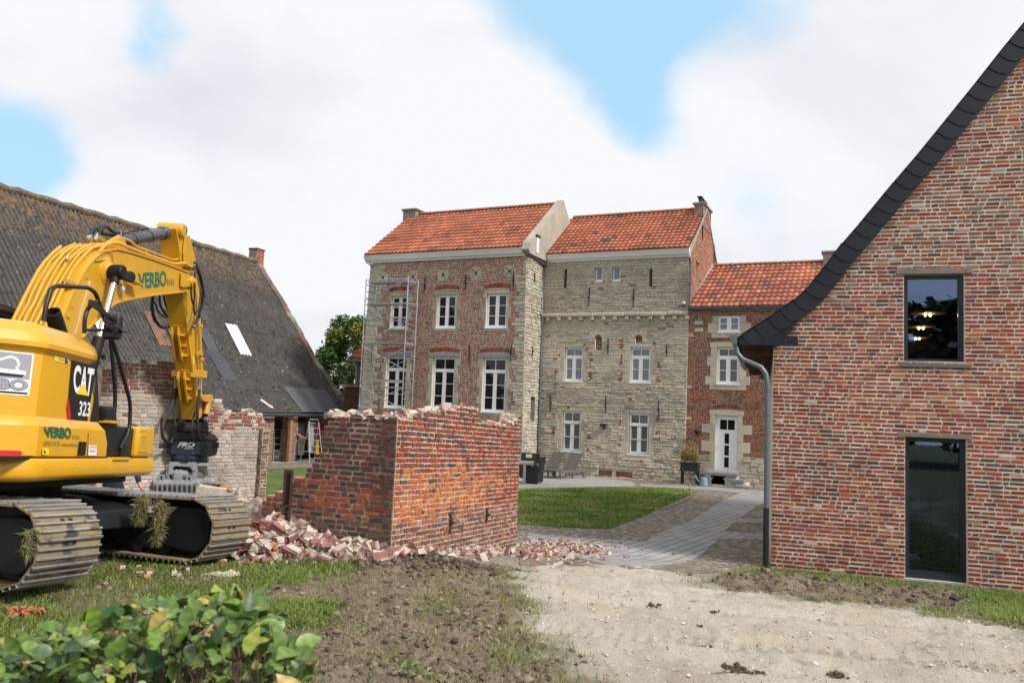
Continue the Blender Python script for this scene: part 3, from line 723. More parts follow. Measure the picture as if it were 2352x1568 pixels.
def chimney(parent, pl, a0, a1, w0, w1, z0, z1, pal, pots=None, cap='bluestone'):
    m = MB()
    ax = [Plane(pl.P(a0, 0, w1), pl.e1), Plane(pl.P(a1, 0, w1), -pl.n), Plane(pl.P(a1, 0, w0), -pl.e1), Plane(pl.P(a0, 0, w0), pl.n)]
    for i, (q, ln) in enumerate(zip(ax, (a1 - a0, w1 - w0, a1 - a0, w1 - w0))):
        masonry(m, q, z0, z1, .075, lambda z: [(0, ln)], (), ((.2, 1), (.1, 1)), .018, .007, .003, .003, lambda a, z: pick(pal), (0, 1))
    o = m.build('chimney', [M['mortar_far'], M['brick_far']], parent)
    c = MB(); pl.box(c, a0 - .07, a1 + .07, z1, z1 + .09, w0 - .07, w1 + .07, None, .01); c.build('chimney_cap', M[cap], o)
    return o
q = LF.uv(935, 484, WR); q2 = LF.uv(962, 484, WR)
chimney(LH, LF, q[0], q[0] + .75, WR - .9, WR + .35, zr - 1.0, q[1] - .1, [((.13, .10, .08), 3), ((.2, .13, .1), 2), ((.09, .08, .07), 1)], cap='wood_old')
# ---------------------------------------------------------------- middle: the stone house
SH = thing('stone_house', MF.P(-4.8, -.8, -3), 'pale limestone house with corbelled string course, four white windows and two tiny attic windows', 'house')
A0, A1, ZS, ZE = -8.03, -1.60, 6.12, 8.45
U = [zrect(MF, zr2, 257, 697, 438, 1033), zrect(MF, zr2, 893, 697, 1090, 1045)]; Lw = [zrect(MF, z6r, 388, 672, 535, 997), zrect(MF, z6r, 908, 688, 1068, 1022)]
at_ = [zrect(MF, z5r, 552, 625, 608, 741), zrect(MF, z5r, 687, 622, 748, 738)]
ni = [zrect(MF, zr2, 550, 575, 620, 722), zrect(MF, zr2, 937, 575, 1010, 660)]
mb = MB(); holes = []
for w in U: holes += surround(mb, MF, w, (.16, .26), .18, .16, pal=WARM, bh=.5)
for w in Lw: holes += surround(mb, MF, w, (.15, .28), .16, .16, pal=WARM, bh=.55)
holes += at_
for w in at_: blocks(mb, MF, [(w[0] - .12, w[1] + .12, w[2] - .12, w[2])], WARM); holes.append((w[0] - .12, w[1] + .12, w[2] - .12, w[2]))
slots = []
for (x, y0, y1) in ((322, 648, 785), (990, 632, 778)):
    a, b1 = MF.uv(*z5r(x, y0)); _, b0 = MF.uv(*z5r(x, y1)); slots.append((a - .06, a + .06, b0, b1))
holes += slots
for w in ni:                         # brick-filled round-headed niches with a ring of voussoirs
    ac = (w[0] + w[1]) / 2; r = (w[1] - w[0]) / 2; zs = w[3] - r
    holes.append((w[0] - .20, w[1] + .20, zs - .1, w[3] + .22)); holes.append(w)
    mb.mi = 2
    for i in range(9):
        t = math.pi * (i + .5) / 9; cc = MF.P(ac + math.cos(t) * (r + .11), zs + math.sin(t) * (r + .11), .0)
        mb.cbox(cc, (e1m * math.cos(t) + Z * math.sin(t), Z * math.cos(t) - e1m * math.sin(t), nm), (.115, (r + .1) * math.pi / 18 - .003, .016), .004, pick(WARM))
    for sx in (-1, 1):
        x0, x1 = sorted((ac + sx * r, ac + sx * (r + .2))); MF.box(mb, x0, x1, zs - .1, zs, -.02, .014, pick(WARM), .005)
        x0, x1 = sorted((ac + sx * (r + .17), ac + sx * (r + .21)));
    masonry(mb, MF, w[2], zs + r * .8, .07, lambda z: [(w[0] + .02 + (max(0, z - zs) * .6), w[1] - .02 - (max(0, z - zs) * .6))], (), ((.19, 1), (.1, 1)), .016, .006, .002, .002, lambda a, z: pick(FARRED), (0, 1), w=-.10)
    reveals(mb, MF, (w[0], w[1], w[2], zs), .1); mb.mi = 0
    mb.poly([MF.P(ac + math.cos(math.pi * i / 12) * r * 1.05, zs + math.sin(math.pi * i / 12) * r * 1.05, -.101) for i in range(13)], (.5, .4, .3))
    mb.mi = 2
    for i in range(12):
        t0, t1 = math.pi * i / 12, math.pi * (i + 1) / 12
        mb.quad(*[MF.P(ac + math.cos(t) * r, zs + math.sin(t) * r, ww) for t, ww in ((t0, .0), (t1, .0), (t1, -.1), (t0, -.1))], (.3, .26, .2))
    # spandrels
    for sx in (-1, 1):
        pts = [(ac + sx * (r + .2), zs - .1), (ac + sx * (r + .2), w[3] + .22), (ac, w[3] + .22)] + [(ac + sx * math.cos(t) * (r + .1), zs + math.sin(t) * (r + .1)) for t in [math.pi / 2 * (1 - i / 6) for i in range(7)]] + [(ac + sx * (r + .1), zs - .1)]
        pp = [MF.P(a, b, .001) for a, b in pts]; mb.mi = 0; mb.poly(pp if sx > 0 else pp[::-1], (1, 1, 1))
        mb.mi = 2
def bits(rs, n0=2):
    for w in rs:                     # odd bricks in the window jambs
        for sx in (-1, 1):
            z = w[2] + .1
            while z < w[3]:
                if random.random() < .55:
                    for j in range(random.randint(2, 6)):
                        a = w[0] - .30 - .02 if sx < 0 else w[1] + .30; l_ = random.choice((.06, .1, .16)); q = (a - l_ * (sx < 0), a + l_ * (sx > 0), z, z + .055)
                        MF.box(mb, *q, -.01, .03, pick(FARRED), .004); z += .072
                z += random.uniform(.2, .5)
        a = w[0] - .1
        while a < w[1] + .1:
            if random.random() < .6: MF.box(mb, a, a + .17, w[2] - .24, w[2] - .19, -.01, .03, pick(FARRED), .004)
            a += .19
mb.mi = 1; bits(U + Lw)
for (x, y) in ((1365, 178), (895, 1197), (958, 1282), (300, 1275), (455, 672), (478, 712), (208, 770), (1130, 660)): a, b = MF.uv(*zr2(x, y)); MF.box(mb, a - .05, a + .05, b - .04, b + .04, -.01, .03, pick(FARRED), .004)
def pcol(a, z):
    f = 1 + .13 * fbm(a * .5, z * .5, 21) + .08 * fbm(a * 2, z * 2, 2)
    c = pick(LIME) if z > 1.7 + .8 * fbm(a * .5, 1, 3) else pick(LIME + WARM)
    if z < 1.0: f *= 1.06
    if random.random() < .02: c = (.22, .2, .17)
    return tuple(q * f for q in c)
masonry(mb, MF, -.85, -.05, .13, lambda z: [(A0, A1)], holes + [(-5.2, -3.7, -.62, -.36)], ((.34, 1), (.22, 1)), .016, .045, .02, .02, pcol, (0, 2), rowjit=.3)
masonry(mb, MF, -.62, -.36, .065, lambda z: [(-5.2, -4.6), (-4.45, -3.75)], (), ((.2, 1), (.1, 1)), .016, .014, .003, .003, lambda a, z: pick(FARRED), (0, 1)); mb.mi = 0; mb.quad(MF.P(-5.2, -.62), MF.P(-3.7, -.62), MF.P(-3.7, -.36), MF.P(-5.2, -.36))
masonry(mb, MF, -.05, 3.6, .118, lambda z: [(A0, A1)], holes, ((.32, 1), (.2, 1.2), (.42, .5)), .014, .035, .018, .016, pcol, (0, 2), rowjit=.3)
masonry(mb, MF, 3.6, ZS, .105, lambda z: [(A0, A1)], holes, ((.32, 1), (.22, 1), (.45, .5)), .012, .028, .014, .012, pcol, (0, 2), rowjit=.25)
masonry(mb, MF, ZS, ZE, .115, lambda z: [(A0, A1)], holes, ((.30, 1), (.2, 1)), .012, .034, .016, .016, lambda a, z: tuple(q * .9 for q in pcol(a, z)), (0, 2), rowjit=.3, w=.03)
for w in U + Lw + at_: reveals(mb, MF, w, .2, (.36, .32, .25))
for w in slots: reveals(mb, MF, w, .2, (.1, .09, .08)); mb.mi = 1; MF.box(mb, *w, -.22, -.2, (.01, .01, .01)); mb.mi = 2
niq = [(w[0], w[1], w[2], w[3]) for w in ni]
backing(mb, MF, A0, A1, -.85, ZE, U + Lw + at_ + slots + niq)
mb.build('wall', [M['mortar_far'], M['brick_far'], M['stone']], SH)
m = MB(); x = A0
while x < A1 - .05:
    l_ = random.uniform(.5, .9); x2 = min(A1, x + l_); zj = random.uniform(-.02, .02)
    MF.box(m, x, x2 - .006, ZS - .09 + zj, ZS + .07 + zj, -.02, .16 + random.uniform(-.02, .02), pick(LIME), .035); x = x2
for i in range(13):
    a = lerp(A0 + .35, A1 - .04, i / 12.0) - .1; MF.box(m, a, a + .20, ZS - .26, ZS - .085, -.02, .15, pick(WARM), .045)
m.build('corbel_course', M['stone'], SH)
for w in U: window(SH, MF, w, 'mid', 'pane_sky')
for w in Lw: window(SH, MF, w, 'mid', 'pane_cur', screen=True)
for w in at_: window(SH, MF, w, 'single', 'pane_sky', rec=.06)
anchors(SH, MF, [(503, 120, 300), (930, 125, 305), (684, 612, 765), (1247, 672, 792), (128, 1155, 1310), (660, 1162, 1333), (1170, 1210, 1365)], zr2, w=.04)
for s_ in slots: m = MB(); a = (s_[0] + s_[1]) / 2; MF.box(m, a - .03, a + .03, s_[2] + .05, s_[3] + .02, -.02, .05); m.build('wall_anchor', M['iron'], SH)
m = MB(); cornice(m, MF, A0 + .02, A1 + .02, ZE - .02); m.build('cornice', M['cornice'], SH)
q0 = MF.uv(1294, 503, -3.0); q1 = MF.uv(1590, 485, -3.0); zr = (q0[1] + q1[1]) / 2
tile_roof(SH, MF.P(A0 + .1, ZE + .30, .34), MF.P(A1 + .02, ZE + .30, .34), MF.P(A0 + .1, zr, -3.0), MF.P(A1 + .02, zr, -3.0), 13, dark=.62)
ridge_tiles(SH, MF.P(A0 + .2, zr + .06, -3.0), MF.P(A1 - .3, zr + .06, -3.0))
RG = Plane(MF.P(A1, 0, 0), -nm)
sn = 6.3; swin = (1.28, 1.62, 7.65, 8.45)
def gb(z):
    if z < ZE + .2: return [(0, sn)]
    t = (z - ZE - .2) / (zr - ZE - .1); return [(t * 3.1 + .0, sn - t * 3.2)] if t < 1 else []
m = MB(); masonry(m, RG, 5.0, zr + .0, .073, gb, [swin], ((.2, 1), (.1, 1)), .018, .007, .003, .003, lambda a, z: pick([((.30, .085, .045), 5), ((.36, .12, .06), 3), ((.24, .07, .05), 2), ((.15, .06, .05), .8)]), (0, 1))
m.mi = 0; reveals(m, RG, swin, .15); RG.box(m, *swin, -.2, -.15, (.6, .6, .55)); m.build('gable_wall', [M['mortar_cottage'], M['brick_far']], SH)
m = MB(); RG.box(m, 1.14, 1.76, 8.45, 8.53, -.02, .05); m.build('gable_lintel', M['wood_old'], SH)
m = MB(); RG.box(m, 1.32, 1.44, 7.7, 8.4, -.1, -.07); m.build('gable_window', M['white'], SH)
m = MB()
for s_, (a0, a1) in enumerate(((-.06, 3.1), (sn + .05, 3.1))):
    m.hexa([RG.P(a0, ZE + .12, -.03), RG.P(a1, zr + .04, -.03), RG.P(a1, zr + .04, .05), RG.P(a0, ZE + .12, .05), RG.P(a0, ZE + .24, -.03), RG.P(a1, zr + .14, -.03), RG.P(a1, zr + .14, .05), RG.P(a0, ZE + .24, .05)])
m.build('verge_mortar', M['render'], SH)
for (x, y0, y1) in ((1388, 300, 410), (1480, 450, 590)):
    a, b1 = RG.uv(*z5r(x, y0)); _, b0 = RG.uv(*z5r(x, y1)); m = MB(); RG.box(m, a - .03, a + .03, b0, b1, .01, .05); m.build('wall_anchor', M['iron'], SH)
q = MF.uv(*z5r(1322, 122), -2.4); q2 = MF.uv(*z5r(1412, 118), -2.4)
ch = chimney(SH, MF, q[0] + .05, A1 + .03, -4.0, -2.35, zr - .9, q[1] - .09, [((.22, .08, .055), 3), ((.13, .06, .05), 3), ((.3, .11, .06), 1)])
m = MB()
for (w0, w1) in ((-2.98, -2.48), (-3.75, -3.25)):
    for k in range(4): MF.box(m, q[0] + .18 + .03 * (k % 2), A1 - .12 - .03 * (k % 2), q[1] + k * .065, q[1] + .055 + k * .065, w0 + .03 * (k % 2), w1 - .03 * (k % 2))
    MF.box(m, q[0] + .14, A1 - .08, q[1] + .26, q[1] + .31, w0 - .04, w1 + .04)
m.build('chimney_cowl', M['blackp'], ch)
def pipe(parent, pl, px, w, r=.05, mt='zinc', name='downpipe'):
    pts = [pl.P(*pl.uv(x, y, ww), ww) for (x, y), ww in zip(px, w)]; m = MB(); m.tube(pts, r, 12)
    for i in range(2, len(pts), 2): m.tube([pts[i] - Z * .03, pts[i] + Z * .03], r * 1.2, 12)
    return m.build(name, M[mt], parent, smooth=True)
pipe(SH, MF, [(1247, 607), (1246, 640), (1245, 710), (1243, 722), (1246, 735), (1243, 800), (1241, 900), (1238, 985), (1237, 1040)], [.14, .14, .14, .26, .12, .1, .1, .1, .1], .055)
pipe(SH, MF, [(1237, 1036), (1236, 1063)], [.1, .1], .062, 'blackp', 'downpipe_base')
pipe(SH, MF, [(1583, 590), (1586, 604), (1586, 650), (1584, 712)], [.32, .12, .10, .10], .05)
c = MF.P(*MF.uv(*zr2(1418, 270)), .12); m = MB(); d = (nm + e1m * .9 - Z * .25).normalized()
m.lathe(c - d * .12, d, [(0, .045), (.02, .052), (.16, .052), (.18, .045)], 14); m.tube([c - d * .1, c - d * .06 - nm * .13], .02, 8); m.build('security_camera', M['white'], SH, smooth=True); m = MB(); m.lathe(c - d * .13, -d, [(0, .04), (.006, .045), (.01, .03)], 12); m.build('camera_lens', M['blackp'], SH)
for (pl, f, x, y, par) in ((MF, z6r, 722, 790, SH), ):
    a, b = pl.uv(*f(x, y)); m = MB(); pl.box(m, a - .14, a + .12, b - .03, b + .10, .05, .2, None, .02); pl.box(m, a - .03, a + .03, b - .14, b - .02, .03, .12); m.build('floodlight', M['blackp'], par)
# ---------------------------------------------------------------- right: the brick cottage with the white door
CT = thing('brick_cottage', MF.P(1.5, -.7, -3), 'lower red brick cottage with orange tile roof, white door on stone steps', 'house')
B0, B1 = A1, 5.2
wt = zrect(MF, zcr, 538, 197, 817, 412); wm = zrect(MF, zcr, 525, 590, 803, 1065); dr = zrect(MF, zdr, 822, 240, 1172, 1112)
mb = MB(); holes = []
for w, s_, tp in ((wt, (.22, .40), 0), (wm, (.25, .42), .17)): holes += surround(mb, MF, w, s_, tp, .20, bh=.34)
holes += surround(mb, MF, (dr[0], dr[1], dr[2], dr[3]), (.2, .5), .19, 0, bh=.36)
holes.append(soldier(mb, MF, wm[0] - .25, wm[1] + .1, wm[3] + .20, .15, pal=COTRED)); holes.append(soldier(mb, MF, dr[0] - .1, dr[1] + .1, dr[3] + .22, .17, pal=COTRED))
bl = [zrect(MF, zcr, *q) for q in ((245, 262, 352, 310), (245, 345, 355, 398), (165, 420, 235, 460), (110, 1068, 205, 1105), (95, 1460, 205, 1500))]
blocks(mb, MF, bl, WARM); holes += bl
ZP = .52
ccol = lambda a, z: pick(PURPLE[:4] + COTRED[:3]) if (fbm(a * .6, z * 1.2, 31) > .12 and z > 2.2) else pick(COTRED)
masonry(mb, MF, ZP, 6.22, .0715, lambda z: [(B0, B1)], holes, ((.2, 1), (.1, .8)), .018, .006, .002, .002, ccol, (0, 1))
masonry(mb, MF, -.85, ZP, .17, lambda z: [(B0, B1)], holes, ((.42, 1), (.26, 1)), .016, .035, .02, .02, lambda a, z: pick(LIME + WARM), (0, 2), rowjit=.3)
for w in (wt, wm, dr): reveals(mb, MF, w, .2, (.45, .4, .3))
mb.mi = 0; mb.quad(MF.P(B1, -.85), MF.P(B1, -.85, -8), MF.P(B1, 6.2, -8), MF.P(B1, 6.2))
backing(mb, MF, B0, B1, -.85, 6.24, [wt, wm, dr])
mb.build('wall', [M['mortar_cottage'], M['brick_far'], M['stone']], CT)
window(CT, MF, wt, 'casement2', 'pane_sky', rec=.06); window(CT, MF, wm, 'mid', 'pane_cur')
# the white door with a two-pane top light and three small lights below one another
a0, a1, b0, b1 = dr; wd_ = a1 - a0; fx = lambda x: a0 + (x - 822) / 350 * wd_; fz = lambda y: b1 - (y - 240) / 872 * (b1 - b0)
m = MB(); ops = [(fx(888), fx(1121), fz(464), fz(308)), (fx(963), fx(1036), fz(685), fz(524)), (fx(963), fx(1036), fz(870), fz(711)), (fx(963), fx(1036), fz(1056), fz(898))]
xs = [a0, ops[0][0], ops[1][0], ops[1][1], ops[0][1], a1]; zs_ = [b0, ops[3][2], ops[3][3], ops[2][2], ops[2][3], ops[1][2], ops[1][3], ops[0][2], ops[0][3], b1]
for i in range(5):
    for j in range(9):
        xa, za = (xs[i] + xs[i + 1]) / 2, (zs_[j] + zs_[j + 1]) / 2
        if any(o[0] < xa < o[1] and o[2] < za < o[3] for o in ops): continue
        MF.box(m, xs[i], xs[i + 1], zs_[j], zs_[j + 1], -.19, -.12)
am = (ops[0][0] + ops[0][1]) / 2; MF.box(m, am - .014, am + .014, ops[0][2], ops[0][3], -.18, -.125)
for q in ((a0, a0 + .05, b0, b1), (a1 - .05, a1, b0, b1), (a0 + .05, a1 - .05, b1 - .05, b1)): MF.box(m, *q, -.18, -.09)
do_ = m.build('door', M['white'], CT)
m = MB()
for o in ops: MF.box(m, *o, -.175, -.165)
m.build('pane', M['pane'], do_)
m = MB(); hx, hz = fx(848), fz(738); m.tube([MF.P(hx, hz, -.12), MF.P(hx, hz, -.06), MF.P(hx + .09, hz, -.06)], .01, 8); m.build('handle', M['alu'], do_)
m = MB(); gz = 6.23
m.prism([MF.P(B0 + .04, gz + b, .08 + a) for a, b in [(0, 0), (.10, 0), (.15, .05), (.15, .11), (.14, .11), (.135, .06), (.09, .015), (.01, .015), (.01, .11), (0, .11)]][::-1], e1m * 6.6)
for i in range(8): MF.box(m, B0 + .04 + i * .86, B0 + .055 + i * .86, gz - .012, gz + .112, .075, .235)
m.build('gutter', M['zinc_d'], CT)
q0 = MF.uv(1643, 612, -4.4); q1 = MF.uv(1895, 604, -4.4); zr = (q0[1] + q1[1]) / 2
tile_roof(CT, MF.P(B0 + .06, 6.33, .2), MF.P(B1 + .1, 6.33, .2), MF.P(B0 + .06, zr, -4.4), MF.P(B1 + .1, zr, -4.4), 11, pal=[((.31, .095, .05), 5), ((.36, .125, .065), 3), ((.27, .08, .047), 3), ((.20, .072, .052), 2), ((.42, .15, .065), .8), ((.12, .075, .06), .4)], wave=.21)
ridge_tiles(CT, MF.P(B0 + .1, zr + .06, -4.4), MF.P(B1 + .1, zr + .06, -4.4))
m = MB(); m.hexa([RG.P(.0, 6.3, .02), RG.P(4.4, zr, .02), RG.P(4.4, zr, .16), RG.P(.0, 6.3, .16), RG.P(.0, 6.42, .02), RG.P(4.4, zr + .14, .02), RG.P(4.4, zr + .14, .1), RG.P(.0, 6.42, .1)]); m.build('roof_fillet', M['render'], CT)
q = MF.uv(1906, 585, -4.4); chimney(CT, MF, q[0] - .25, q[0] + .35, -4.7, -4.1, zr - .4, q[1] + .02, [((.2, .17, .14), 2)], cap='bluestone')
# bluestone steps in front of the door
ST = thing('door_steps', MF.P(.1, -.62, .5), 'grey bluestone landing and steps with cellar hole below the white door', 'steps')
def mbox(px0, px1, z0, z1, w0, w1, ch=.01, mb_=None, w=None):
    a0 = MF.uv(px0, 1085, w if w is not None else w1)[0]; a1 = MF.uv(px1, 1085, w if w is not None else w1)[0]; MF.box(mb_, a0, a1, z0, z1, w0, w1, pick(LIME), ch)
m = MB(); zt = dr[2] - .02
sa0, sa1 = MF.uv(*zdr(640, 1150), .85)[0], MF.uv(*zdr(1170, 1150), .85)[0]
for i in range(3): MF.box(m, lerp(sa0, sa1, i / 3) + .004, lerp(sa0, sa1, (i + 1) / 3) - .004, zt - .12, zt, .0, .85, None, .008)
a, b = MF.uv(*zdr(1045, 1240), .8)[0], MF.uv(*zdr(1275, 1240), .8)[0]; MF.box(m, a, b, zt - .34, zt - .22, .05, .85, None, .008)
a, b = MF.uv(*zdr(1145, 1320), .8)[0], MF.uv(*zdr(1375, 1320), .8)[0]; MF.box(m, a, b, zt - .56, zt - .44, .05, .95, None, .008)
m.build('stone_slabs', M['bluestone'], ST)
m = MB(); f0, f1 = sa0 + .06, sa1 - .04; h0, h1 = MF.uv(*zdr(762, 1260), .78)[0], MF.uv(*zdr(978, 1260), .78)[0]; hz0, hz1 = zt - .50, zt - .20
pf = Plane(MF.P(0, 0, .78), e1m)
masonry(m, pf, -.85, zt - .13, .16, lambda z: [(f0, f1)], [(h0, h1, hz0, hz1)], ((.35, 1), (.25, 1)), .016, .02, .01, .012, lambda a, z: pick(WARM), (0, 1), rowjit=.2)
reveals(m, pf, (h0, h1, hz0, hz1), .6, (.05, .045, .04))
for (x, y) in ((h0, hz1), (h1, hz1)):
    s_ = 1 if x == h0 else -1; m.mi = 1; pts = [pf.P(x, y, .004), pf.P(x, y - .1, .004), pf.P(x + s_ * .09, y, .004)]; m.poly(pts if s_ > 0 else pts[::-1], (.4, .36, .28))
for a_ in (f0, f1): m.mi = 0; m.quad(MF.P(a_, -.85, 0), MF.P(a_, -.85, .78), MF.P(a_, zt - .13, .78), MF.P(a_, zt - .13, 0))
for (a_, b_, z_) in ((sa1 - .04, sa1 + .35, zt - .35), (sa1 + .2, sa1 + .7, zt - .57)): MF.box(m, a_, b_, -.85, z_, .0, .82, (.4, .35, .26), .01)
m.build('step_base', [M['mortar_far'], M['stone']], ST)
m = MB(); MF.box(m, h0 - .05, h1 + .05, hz0 - .1, hz1 + .02, .03, .1); m.build('cellar_hole', M['dark'], ST)
# ================================================================ ground
def pseg(p, a, b):
    ax, ay = a; bx, by = b; dx, dy = bx - ax, by - ay; t = max(0, min(1, ((p[0] - ax) * dx + (p[1] - ay) * dy) / (dx * dx + dy * dy + 1e-9)))
    return math.hypot(p[0] - ax - t * dx, p[1] - ay - t * dy)
def sdist(p, poly):   # signed distance, positive inside
    ins = False; n = len(poly); d = 1e9
    for i in range(n):
        a, b = poly[i], poly[(i + 1) % n]; d = min(d, pseg(p, a, b))
        if (a[1] > p[1]) != (b[1] > p[1]) and p[0] < (b[0] - a[0]) * (p[1] - a[1]) / (b[1] - a[1]) + a[0]: ins = not ins
    return d if ins else -d
def gbase(x, y):      # broad lie of the land: a low shelf near the camera dropping to the courtyard
    t = y + .40 * x
    z = .13 * (1 - sst(6.5, 10.5, y + .1 * x)) - .02 - .56 * sst(9.6, 16.2, t)
    z -= .18 * sst(22, 40, y - .4 * x) 
    if y < 6: z += .0
    return z
def gpt(x, y, it=12):   # the point of the ground seen at a pixel
    d = ray(x, y); t = (0 - EYE.z) / d.z if d.z < 0 else 50
    for _ in range(it):
        p = EYE + d * t; t = (gbase(p.x, p.y) - EYE.z) / d.z
    return EYE + d * t
G2 = lambda pts: [tuple(gpt(*p).xy) for p in pts]
gravel = G2([(1175, 1296), (1330, 1285), (1480, 1298), (1640, 1330), (1700, 1362), (1900, 1385), (2080, 1398), (2200, 1420), (2352, 1450), (2600, 1500), (2600, 1700), (1290, 1700), (1330, 1568), (1270, 1490), (1180, 1440), (1235, 1400), (1150, 1340)])
bank = G2([(1632, 1345), (1655, 1330), (1760, 1334), (1900, 1350), (2060, 1362), (2180, 1368), (2215, 1378), (2205, 1402), (2080, 1394), (1900, 1380), (1720, 1363)])
grassR = G2([(1650, 1330), (1700, 1302), (1770, 1298), (2352, 1352), (2500, 1365), (2500, 1440), (2300, 1425), (2215, 1398), (2180, 1370), (1900, 1350), (1700, 1335)])
mud = G2([(600, 1345), (700, 1312), (830, 1292), (1060, 1292), (1175, 1300), (1235, 1400), (1200, 1440), (1280, 1490), (1330, 1568), (1330, 1700), (680, 1700), (700, 1568), (690, 1500), (620, 1460), (760, 1430), (780, 1385), (640, 1380)])
cobble = G2([(1190, 1205), (1400, 1215), (1600, 1128), (1700, 1122), (1762, 1128), (1765, 1296), (1650, 1325), (1480, 1298), (1330, 1288), (1180, 1300), (1100, 1290)])
courty = G2([(905, 1262), (1187, 1225), (1190, 1205), (1300, 1100), (1800, 1100), (1800, 1303), (1770, 1303), (1640, 1330), (1480, 1300), (1200, 1300), (1060, 1295)])
grpatch = [G2([(600, 1400), (640, 1380), (760, 1385), (775, 1410), (720, 1440), (620, 1440)]), G2([(560, 1300), (700, 1290), (830, 1292), (820, 1312), (640, 1345), (560, 1350)]), G2([(1150, 1470), (1240, 1465), (1250, 1500), (1180, 1520)]), G2([(1000, 1400), (1040, 1350), (1060, 1420)])]
YGX = lambda p: (p.x, p.y)
heap_c = gpt(945, 1300)   # spoil heap of topsoil in front of the wall
heap2_c = gpt(700, 1300)
def zone(x, y):
    """weights: grass, mud, gravel, cobble"""
    n = .45 * fbm(x * 1.1, y * 1.1, 7) + .25 * fbm(x * 4, y * 4, 3)
    p = (x, y)
    gv = sst(-.35, .42, sdist(p, gravel) + .8 * n) if y < 14 else 0
    gr = 1.0
    md = sst(-.15, .2, sdist(p, mud) + .6 * n)
    for g in grpatch: md *= 1 - .92 * sst(-.2, .12, sdist(p, g) + .5 * n)
    bk = sst(-.08, .08, sdist(p, bank) + .25 * n)
    gR = sst(-.06, .06, sdist(p, grassR) + .15 * n)
    cb = sst(-.05, .10, sdist(p, courty) + .1 * n)
    md = max(md * (1 - gv), bk)
    if y > 17: cb = 1 if x > -1.2 or y > 18 else cb
    patchy = sst(.05, .35, fbm(x * .9 + 4, y * .9, 1) + .5 * fbm(x * 3, y * 3, 9)) * .8
    g = (1 - gv) * (1 - md) * (1 - cb)
    if gR > 0: gg = gR * (1 - bk); g = max(g, gg); gv *= 1 - gg; md = max(md * (1 - gg), bk); cb *= 1 - gg; patchy *= 1 - gg
    md = max(md, g * patchy * .75); g *= (1 - patchy * .75)
    return g, md, gv * (1 - md) * (1 - bk), cb * (1 - gv)
def relief(x, y, zn=None):
    if y > 19 or y < 3.5: return 0
    g, md, gv, cb = zn or zone(x, y)
    z = g * .018 * fbm(x * 2, y * 2, 2) + md * (.055 * fbm(x * 2.2, y * 2.2, 6, 5) + .035 * abs(fbm(x * 7, y * 7, 1, 3)))
    # lorry and digger ruts pressed in the gravel
    q = x * .25 + y * .97; r = x * .97 - y * .25
    rut = 0
    for c, wd in ((7.2, .30), (8.5, .28), (5.8, .3), (9.6, .24)):
        d = abs(q - c - .15 * math.sin(r * .6)) / wd
        if d < 1.6: rut += -.045 * (1 - sst(.7, 1.2, d)) + .045 * math.exp(-((d - 1.15) / .22) ** 2) + (.024 * math.sin(r * 2 * math.pi / .13) * (1 - sst(.6, 1.0, d)))
    z += gv * (rut + .035 * fbm(x * 1.6, y * 1.6, 12, 5) + .020 * fbm(x * 8, y * 8, 4, 3)) + md * rut * .6
    b = sdist((x, y), bank)
    if b > -.35: z += sst(-.22, .3, b) * (.07 + .09 * fbm(x * 3.3, y * 3.3, 3, 4) + .06 * abs(fbm(x * 9, y * 9, 5, 3)))
    d = math.hypot((x - heap_c.x) / .95, (y - heap_c.y) / .42)
    if d < 1.4: z += .10 * (1 - sst(.0, 1.3, d)) * (1 + .5 * fbm(x * 4, y * 4, 9))
    d = math.hypot((x - heap2_c.x) / .75, (y - heap2_c.y) / .3)
    if d < 1.4: z += .08 * (1 - sst(0, 1.3, d)) * (1 + .4 * fbm(x * 4, y * 4, 9))
    return z * (1 - cb * .9)
def gz(x, y): return gbase(x, y) + relief(x, y)
def axis(lo, hi, segs):
    out = []
    for a, b, s in segs:
        n = max(1, int(round((b - a) / s))); out += [a + (b - a) * i / n for i in range(n)]
    return out + [segs[-1][1]]
xs = axis(0, 0, [(-400, -40, 60), (-40, -14, 2), (-14, -5.5, .25), (-5.5, 8.2, .055), (8.2, 14, .4), (14, 40, 2), (40, 400, 60)])
ys = axis(0, 0, [(-60, -4, 8), (-4, 4.0, .8), (4.0, 10, .05), (10, 13.8, .07), (13.8, 20, .3), (20, 60, 1.5), (60, 150, 10), (150, 900, 90)])
mb = MB(); nx = len(xs)
vs = []; cs = []
for yv in ys:
    for xv in xs:
        near = -15 < xv < 15 and 3 < yv < 24
        zn = zone(xv, yv) if near else (1, 0, 0, 0)
        z = gbase(xv, yv) + (relief(xv, yv, zn) if near else 0)
        if yv < 3.5: z -= .0
        vs.append((xv, yv, z)); cs.append((zn[1], zn[2], zn[3]))
fs = []; 
me = bpy.data.meshes.new('ground')
for j in range(len(ys) - 1):
    for i in range(nx - 1): fs.append((j * nx + i, j * nx + i + 1, (j + 1) * nx + i + 1, (j + 1) * nx + i))
me.from_pydata(vs, [], fs)
ca = me.color_attributes.new('Zone', 'FLOAT_COLOR', 'POINT'); ca.data.foreach_set('color', [q for c in cs for q in (*c, 1.0)])
me.shade_smooth()
gm = bpy.data.materials.new('ground'); gm.use_nodes = True; t = gm.node_tree; bs = t.nodes['Principled BSDF']; bs.inputs['Roughness'].default_value = .95; bs.inputs['Specular IOR Level'].default_value = .2
def gn(ty, **k):
    n = t.nodes.new(ty)
    for a, b in k.items(): setattr(n, a, b)
    return n
tcn = gn('ShaderNodeTexCoord')
